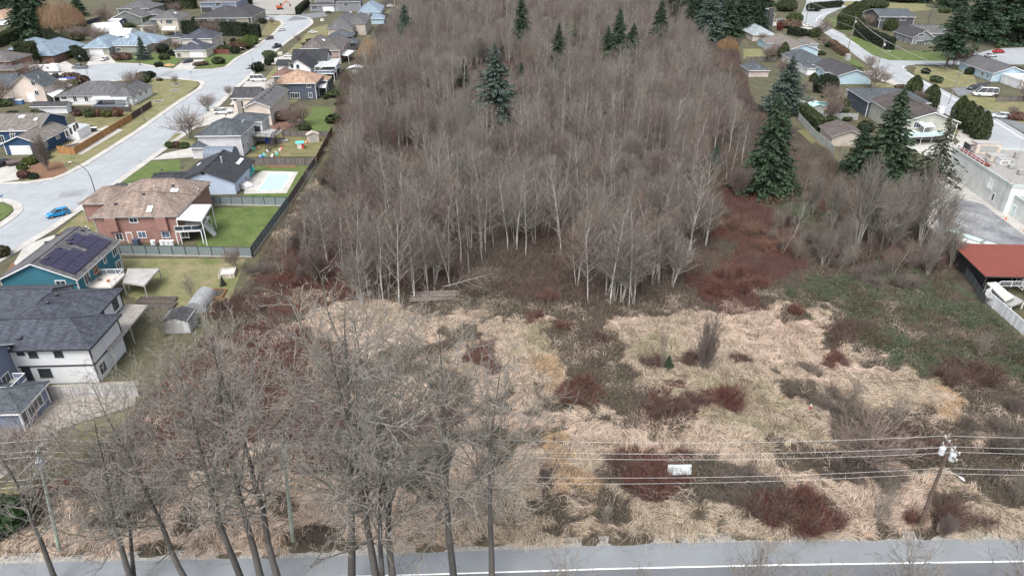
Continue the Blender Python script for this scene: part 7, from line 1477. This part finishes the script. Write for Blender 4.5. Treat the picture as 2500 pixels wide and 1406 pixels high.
# above ground pool
g = P(2004, 262); e = empty('swimming_pool', g, 'round above ground pool with teal water and deck beside the dark hedge', 'swimming pool'); c_ = [(math.cos(t)*4.2, math.sin(t)*2.8) for t in np.linspace(0, 2*math.pi, 25)[:-1]]
b = MB(); b.prism(c_, 0, 1.05); b.build('wall', m_beige, e); b = MB(); b.prism([(x*.94, y*.94) for x, y in c_], None, 1.07); b.build('water', mat('teal water', (.05, .38, .38), rough=.06, spec=.6), e); b = MB(); b.tube([(x, y, 1.1) for x, y in c_+c_[:1]], .12, 6); b.build('rim', m_wht, e)
b = MB(); b.box((-2.5, 4.2, .9), (6, 2.6, .15)); 
for x in (-5.2, .2): b.beam((x, 3.2, 0), (x, 3.2, 1.9), .1, .1); b.beam((x, 5.3, 0), (x, 5.3, 1.9), .1, .1)
b.beam((-5.2, 5.3, 1.9), (.2, 5.3, 1.9), .08, .08); b.build('deck', mat('pale timber', (.36, .31, .26), kind='planks'), e)
# pool side things
g = P(618, 430); e = empty('parasol', g, 'closed turquoise parasol and covered swing by the pool house wall', 'parasol'); b = MB(); b.tube([(0, 0, 0), (0, 0, 2.6)], .05, 6); b.build('pole', m_gut, e); b = MB(); b.tube([(0, 0, 1.), (0, 0, 1.7), (0, 0, 2.5)], [.5, .7, .05], 8); b.tube([(-.6, -1., .2), (-.6, -1., 1.4)], [.8, .4], 6); b.build('canopy', mat('turquoise cloth', (.04, .28, .27)), e)
g = P(230, 322); e = empty('barbecue', g, 'black barbecue on the patio behind the cedar fence', 'barbecue', rz=.3); b = MB(); b.box((0, 0, .55), (1.4, .8, 1.1)); b.build('cabinet', m_blk, e); b = MB(); b.box((0, 0, 1.22), (1.9, 1.1, .12)); b.build('lid', m_wht, e)
# patio set on the yard in front of pergola house
boxthing('hot_tub', 'blue and white garden box beside the cream house', 'box', 50, 254, (2.2, 1.6, 1.3), mat('blue panel', (.08, .16, .3)), lid=m_wht)
# board sign seen from behind
g = P(1655, 1172); e = empty('sign_board', g, 'weathered white and blue board sign standing in the brush near the road', 'sign', rz=.02); b = MB(); b.box((0, 0, 1.55), (2.6, .06, 1.25), rot=Matrix.Rotation(-.25, 3, 'X')); b.build('panel', mat('peeling white board', (.42, .45, .46), col2=(.66, .74, .76), scale=1.6, rough=.7), e)
b = MB(); b.box((-.3, .02, 1.62), (1.2, .07, .5), rot=Matrix.Rotation(-.25, 3, 'X')); b.build('grey_stain', mat('grey smudge', (.28, .28, .30), col2=(.5, .54, .55), scale=3), e)
for x in (-1.2, 1.2): b = MB(); b.beam((x, .08, 0), (x, .02, 1.9), .1, .1); b.build('post', m_pole, e)
g = P(1976, 1006); e = empty('marker_post', g, 'small red marker post with white cap in the pale grass', 'marker post'); b = MB(); b.tube([(0, 0, 0), (0, 0, 1.0)], .09, 8); b.build('post', mat('marker red', (.55, .02, .03)), e); b = MB(); b.tube([(0, 0, 1.0), (0, 0, 1.18)], .1, 8); b.build('cap', m_plw, e)
# old farm rake
g = P(1950, 972); e = empty('hay_rake', g, 'rusty old farm rake with iron wheel abandoned in the grass', 'farm rake', rz=-.12); RU = mat('rust', (.07, .045, .035), rough=.9, var=.3)
b = MB(); b.beam((-1.3, 0, .75), (1.6, 0, .7), .1, .1); b.beam((0, 0, .7), (0, -1.2, .3), .07, .07); b.build('frame', RU, e)
for x, r_ in ((-1.4, .7), (1.7, .6)):
    b = MB(); b.tube([(x, math.cos(t)*r_, r_+math.sin(t)*r_) for t in np.linspace(0, 2*math.pi, 17)], .035, 5)
    for t in range(8): b.beam((x, 0, r_), (x, math.cos(t*.785)*r_, r_+math.sin(t*.785)*r_), .02, .02)
    b.build('wheel', RU, e)
for k in range(8): b = MB(); x = -1.1+k*.33; b.tube([(x, 0, .7), (x, .35, .55), (x, .3, .1)], .02, 4); b.build('tine', RU, e)
g = P(1390, 1005); e = empty('stump', g, 'grey snag standing in the straw left of the field centre', 'tree stump'); b = MB(); b.tube([(0, 0, 0), (.05, 0, .7), (.02, .05, 1.3)], [.22, .15, .04], 7); b.build('trunk', m_pole, e); b = MB(); b.beam((0, 0, .7), (.35, .1, 1.1), .06, .06); b.build('branch', m_pole, e)
g = P(412, 160); e = empty('stump', g, 'cut reddish tree stump on the cul-de-sac lawn', 'tree stump'); b = MB(); b.tube([(0, 0, 0), (0, 0, .5)], [1.6, 1.1], 10); b.build('trunk', mat('fresh cut wood', (.42, .24, .13)), e); b = MB(); b.prism([(math.cos(t)*2.6, math.sin(t)*1.8) for t in np.linspace(0, 6, 14)], None, .05); b.build('sawdust', mat('sawdust', (.4, .26, .15)), e)
# fire hydrant, boulders
g = P(170, 402); e = empty('fire_hydrant', g, 'red fire hydrant by the street lamp kerb', 'fire hydrant'); b = MB(); b.tube([(0, 0, 0), (0, 0, .6), (0, 0, .8)], [.14, .13, .05], 8); b.build('barrel', mat('hydrant red', (.4, .05, .04)), e); b = MB(); b.tube([(-.22, 0, .45), (.22, 0, .45)], .07, 6); b.build('outlet', mat('hydrant red', (.4, .05, .04)), e)
# warehouse roof equipment
def rooft(name, label, cat, px, py, z, size, m, rz=-.1):
    g = P(px, py, z); e = empty(name, g, label, cat, rz=rz); x, y, h = size
    if name == 'roof_unit': e['group'] = 'small vent boxes on the warehouse roof'
    b = MB(); b.box((0, 0, h/2), (x, y, h)); o = b.build('casing', m, e); b = MB(); b.box((0, 0, h+.04), (x+.1, y+.1, .08)); b.box((0, -y/2-.02, h*.5), (x*.7, .04, h*.6)); b.build('panel', m_gut, e)
m_rusty = mat('rust streaked white', (.60, .58, .54), col2=(.38, .27, .2), scale=1.2)
rooft('cooling_unit', 'large rust streaked white unit on the warehouse roof', 'cooling unit', 2402, 372, 6.1, (5.5, 3, 2.4), m_rusty); rooft('cooling_unit', 'grey dark unit behind the large white unit on the roof', 'cooling unit', 2372, 368, 6.1, (3, 2.6, 1.8), m_dark); rooft('cooling_unit', 'white low unit right of the large white unit on the roof', 'cooling unit', 2430, 392, 6.1, (3.6, 2.4, 1.3), m_rusty)
rooft('cooling_unit', 'small white unit at the edge of the warehouse roof', 'cooling unit', 2446, 400, 6.1, (2, 2, 1.2), m_wht)
k = Rb(o=(103.4, 134), W=44, D=27, h=6, rise=0, kind='flat', ang=-6); e = empty('roof_railing', k.w(.4, 14, 6.4), 'red based white railing along the warehouse roof edge', 'railing'); b = MB(e.location)
for z in (6.8, 7.3): b.beam(k.w(.4, 13, z), k.w(.4, 26, z), .06, .06)
for y in np.arange(13, 26.5, 1.9): b.beam(k.w(.4, y, 6.3), k.w(.4, y, 7.3), .06, .06)
b.build('rails', m_wht, e); b = MB(e.location); b.beam(k.w(1.4, 13, 6.32), k.w(1.4, 26, 6.32), 1.6, .06); b.build('walkway', mat('red walkway', (.15, .04, .035)), e)
for x, y, sx, sy, sz in ((2440, 375, 1.2, 1.2, .9), (2470, 410, 1.5, 1., .6), (2480, 385, .8, .8, 1.2), (2410, 395, .7, .7, .6), (2490, 425, 1., 1., .8), (2455, 395, 3., .6, .4)):
    rooft('roof_unit', 'small grey vent box among the clutter on the warehouse roof', 'roof unit', x, y, 6.1, (sx, sy, sz), m_gut)
# lattice mast
g = P(2438, 515); e = empty('radio_mast', g, 'slender lattice radio mast beside the warehouse wall', 'radio mast'); b = MB(g); 
for a in (0, 2.09, 4.19): b.tube([g+Vector((math.cos(a)*.3, math.sin(a)*.3, 0)), g+Vector((math.cos(a)*.22, math.sin(a)*.22, 22))], .03, 4)
b.build('legs', m_gut, e); b = MB(g)
for i in range(44):
    a = i*2.09; b.beam(g+Vector((math.cos(a)*.28, math.sin(a)*.28, i*.5)), g+Vector((math.cos(a+2.09)*.28, math.sin(a+2.09)*.28, i*.5+.5)), .025, .025)
b.build('lattice', m_gut, e)
for k, (x, y) in enumerate(((2455, 537), (2500, 566))):
    g = P(x, y); e = empty('traffic_cone', g, ['left orange traffic cone at the warehouse wall', 'right orange traffic cone at the warehouse wall'][k], 'traffic cone'); b = MB(); b.tube([(0, 0, .04), (0, 0, .7)], [.2, .04], 10); b.build('cone', mat('cone orange', (.6, .12, .03)), e); b = MB(); b.box((0, 0, .02), (.5, .5, .04)); b.build('base', mat('cone orange', (.6, .12, .03)), e)
for x, y, w_, lab, c_ in ((2390, 600, 9, 'long white slab lying at the parking lot edge', (.6, .6, .6)), (2425, 600, 3, 'mint panel lying in the parking lot', (.45, .62, .55)), (2350, 575, 7, 'grey slab lying in front of the white slab', (.45, .46, .46))):
    g = P(x, y); g.z = .03; e = empty('slab', g, lab, 'slab', rz=-1.0); b = MB(); b.box((0, 0, .12), (w_, 1.6, .1)); b.build('board', mat('slab %.2f' % c_[0], c_, kind='dirty'), e); b = MB(); b.box((-w_*.3, 0, .05), (.2, 1.5, .06)); b.box((w_*.3, 0, .05), (.2, 1.5, .06)); b.build('batten', m_pole, e)
g = P(2348, 640); e = empty('tyre_stack', g, 'stack of old tyres at the left side of the red carport', 'tyres'); 
for k in range(4): b = MB(); r_ = .35; b.tube([(math.cos(t)*r_+.5*(k % 2), math.sin(t)*r_, .15+.22*(k//2)) for t in np.linspace(0, 2*math.pi, 13)], .12, 6); b.build('tyre', m_tyre, e)
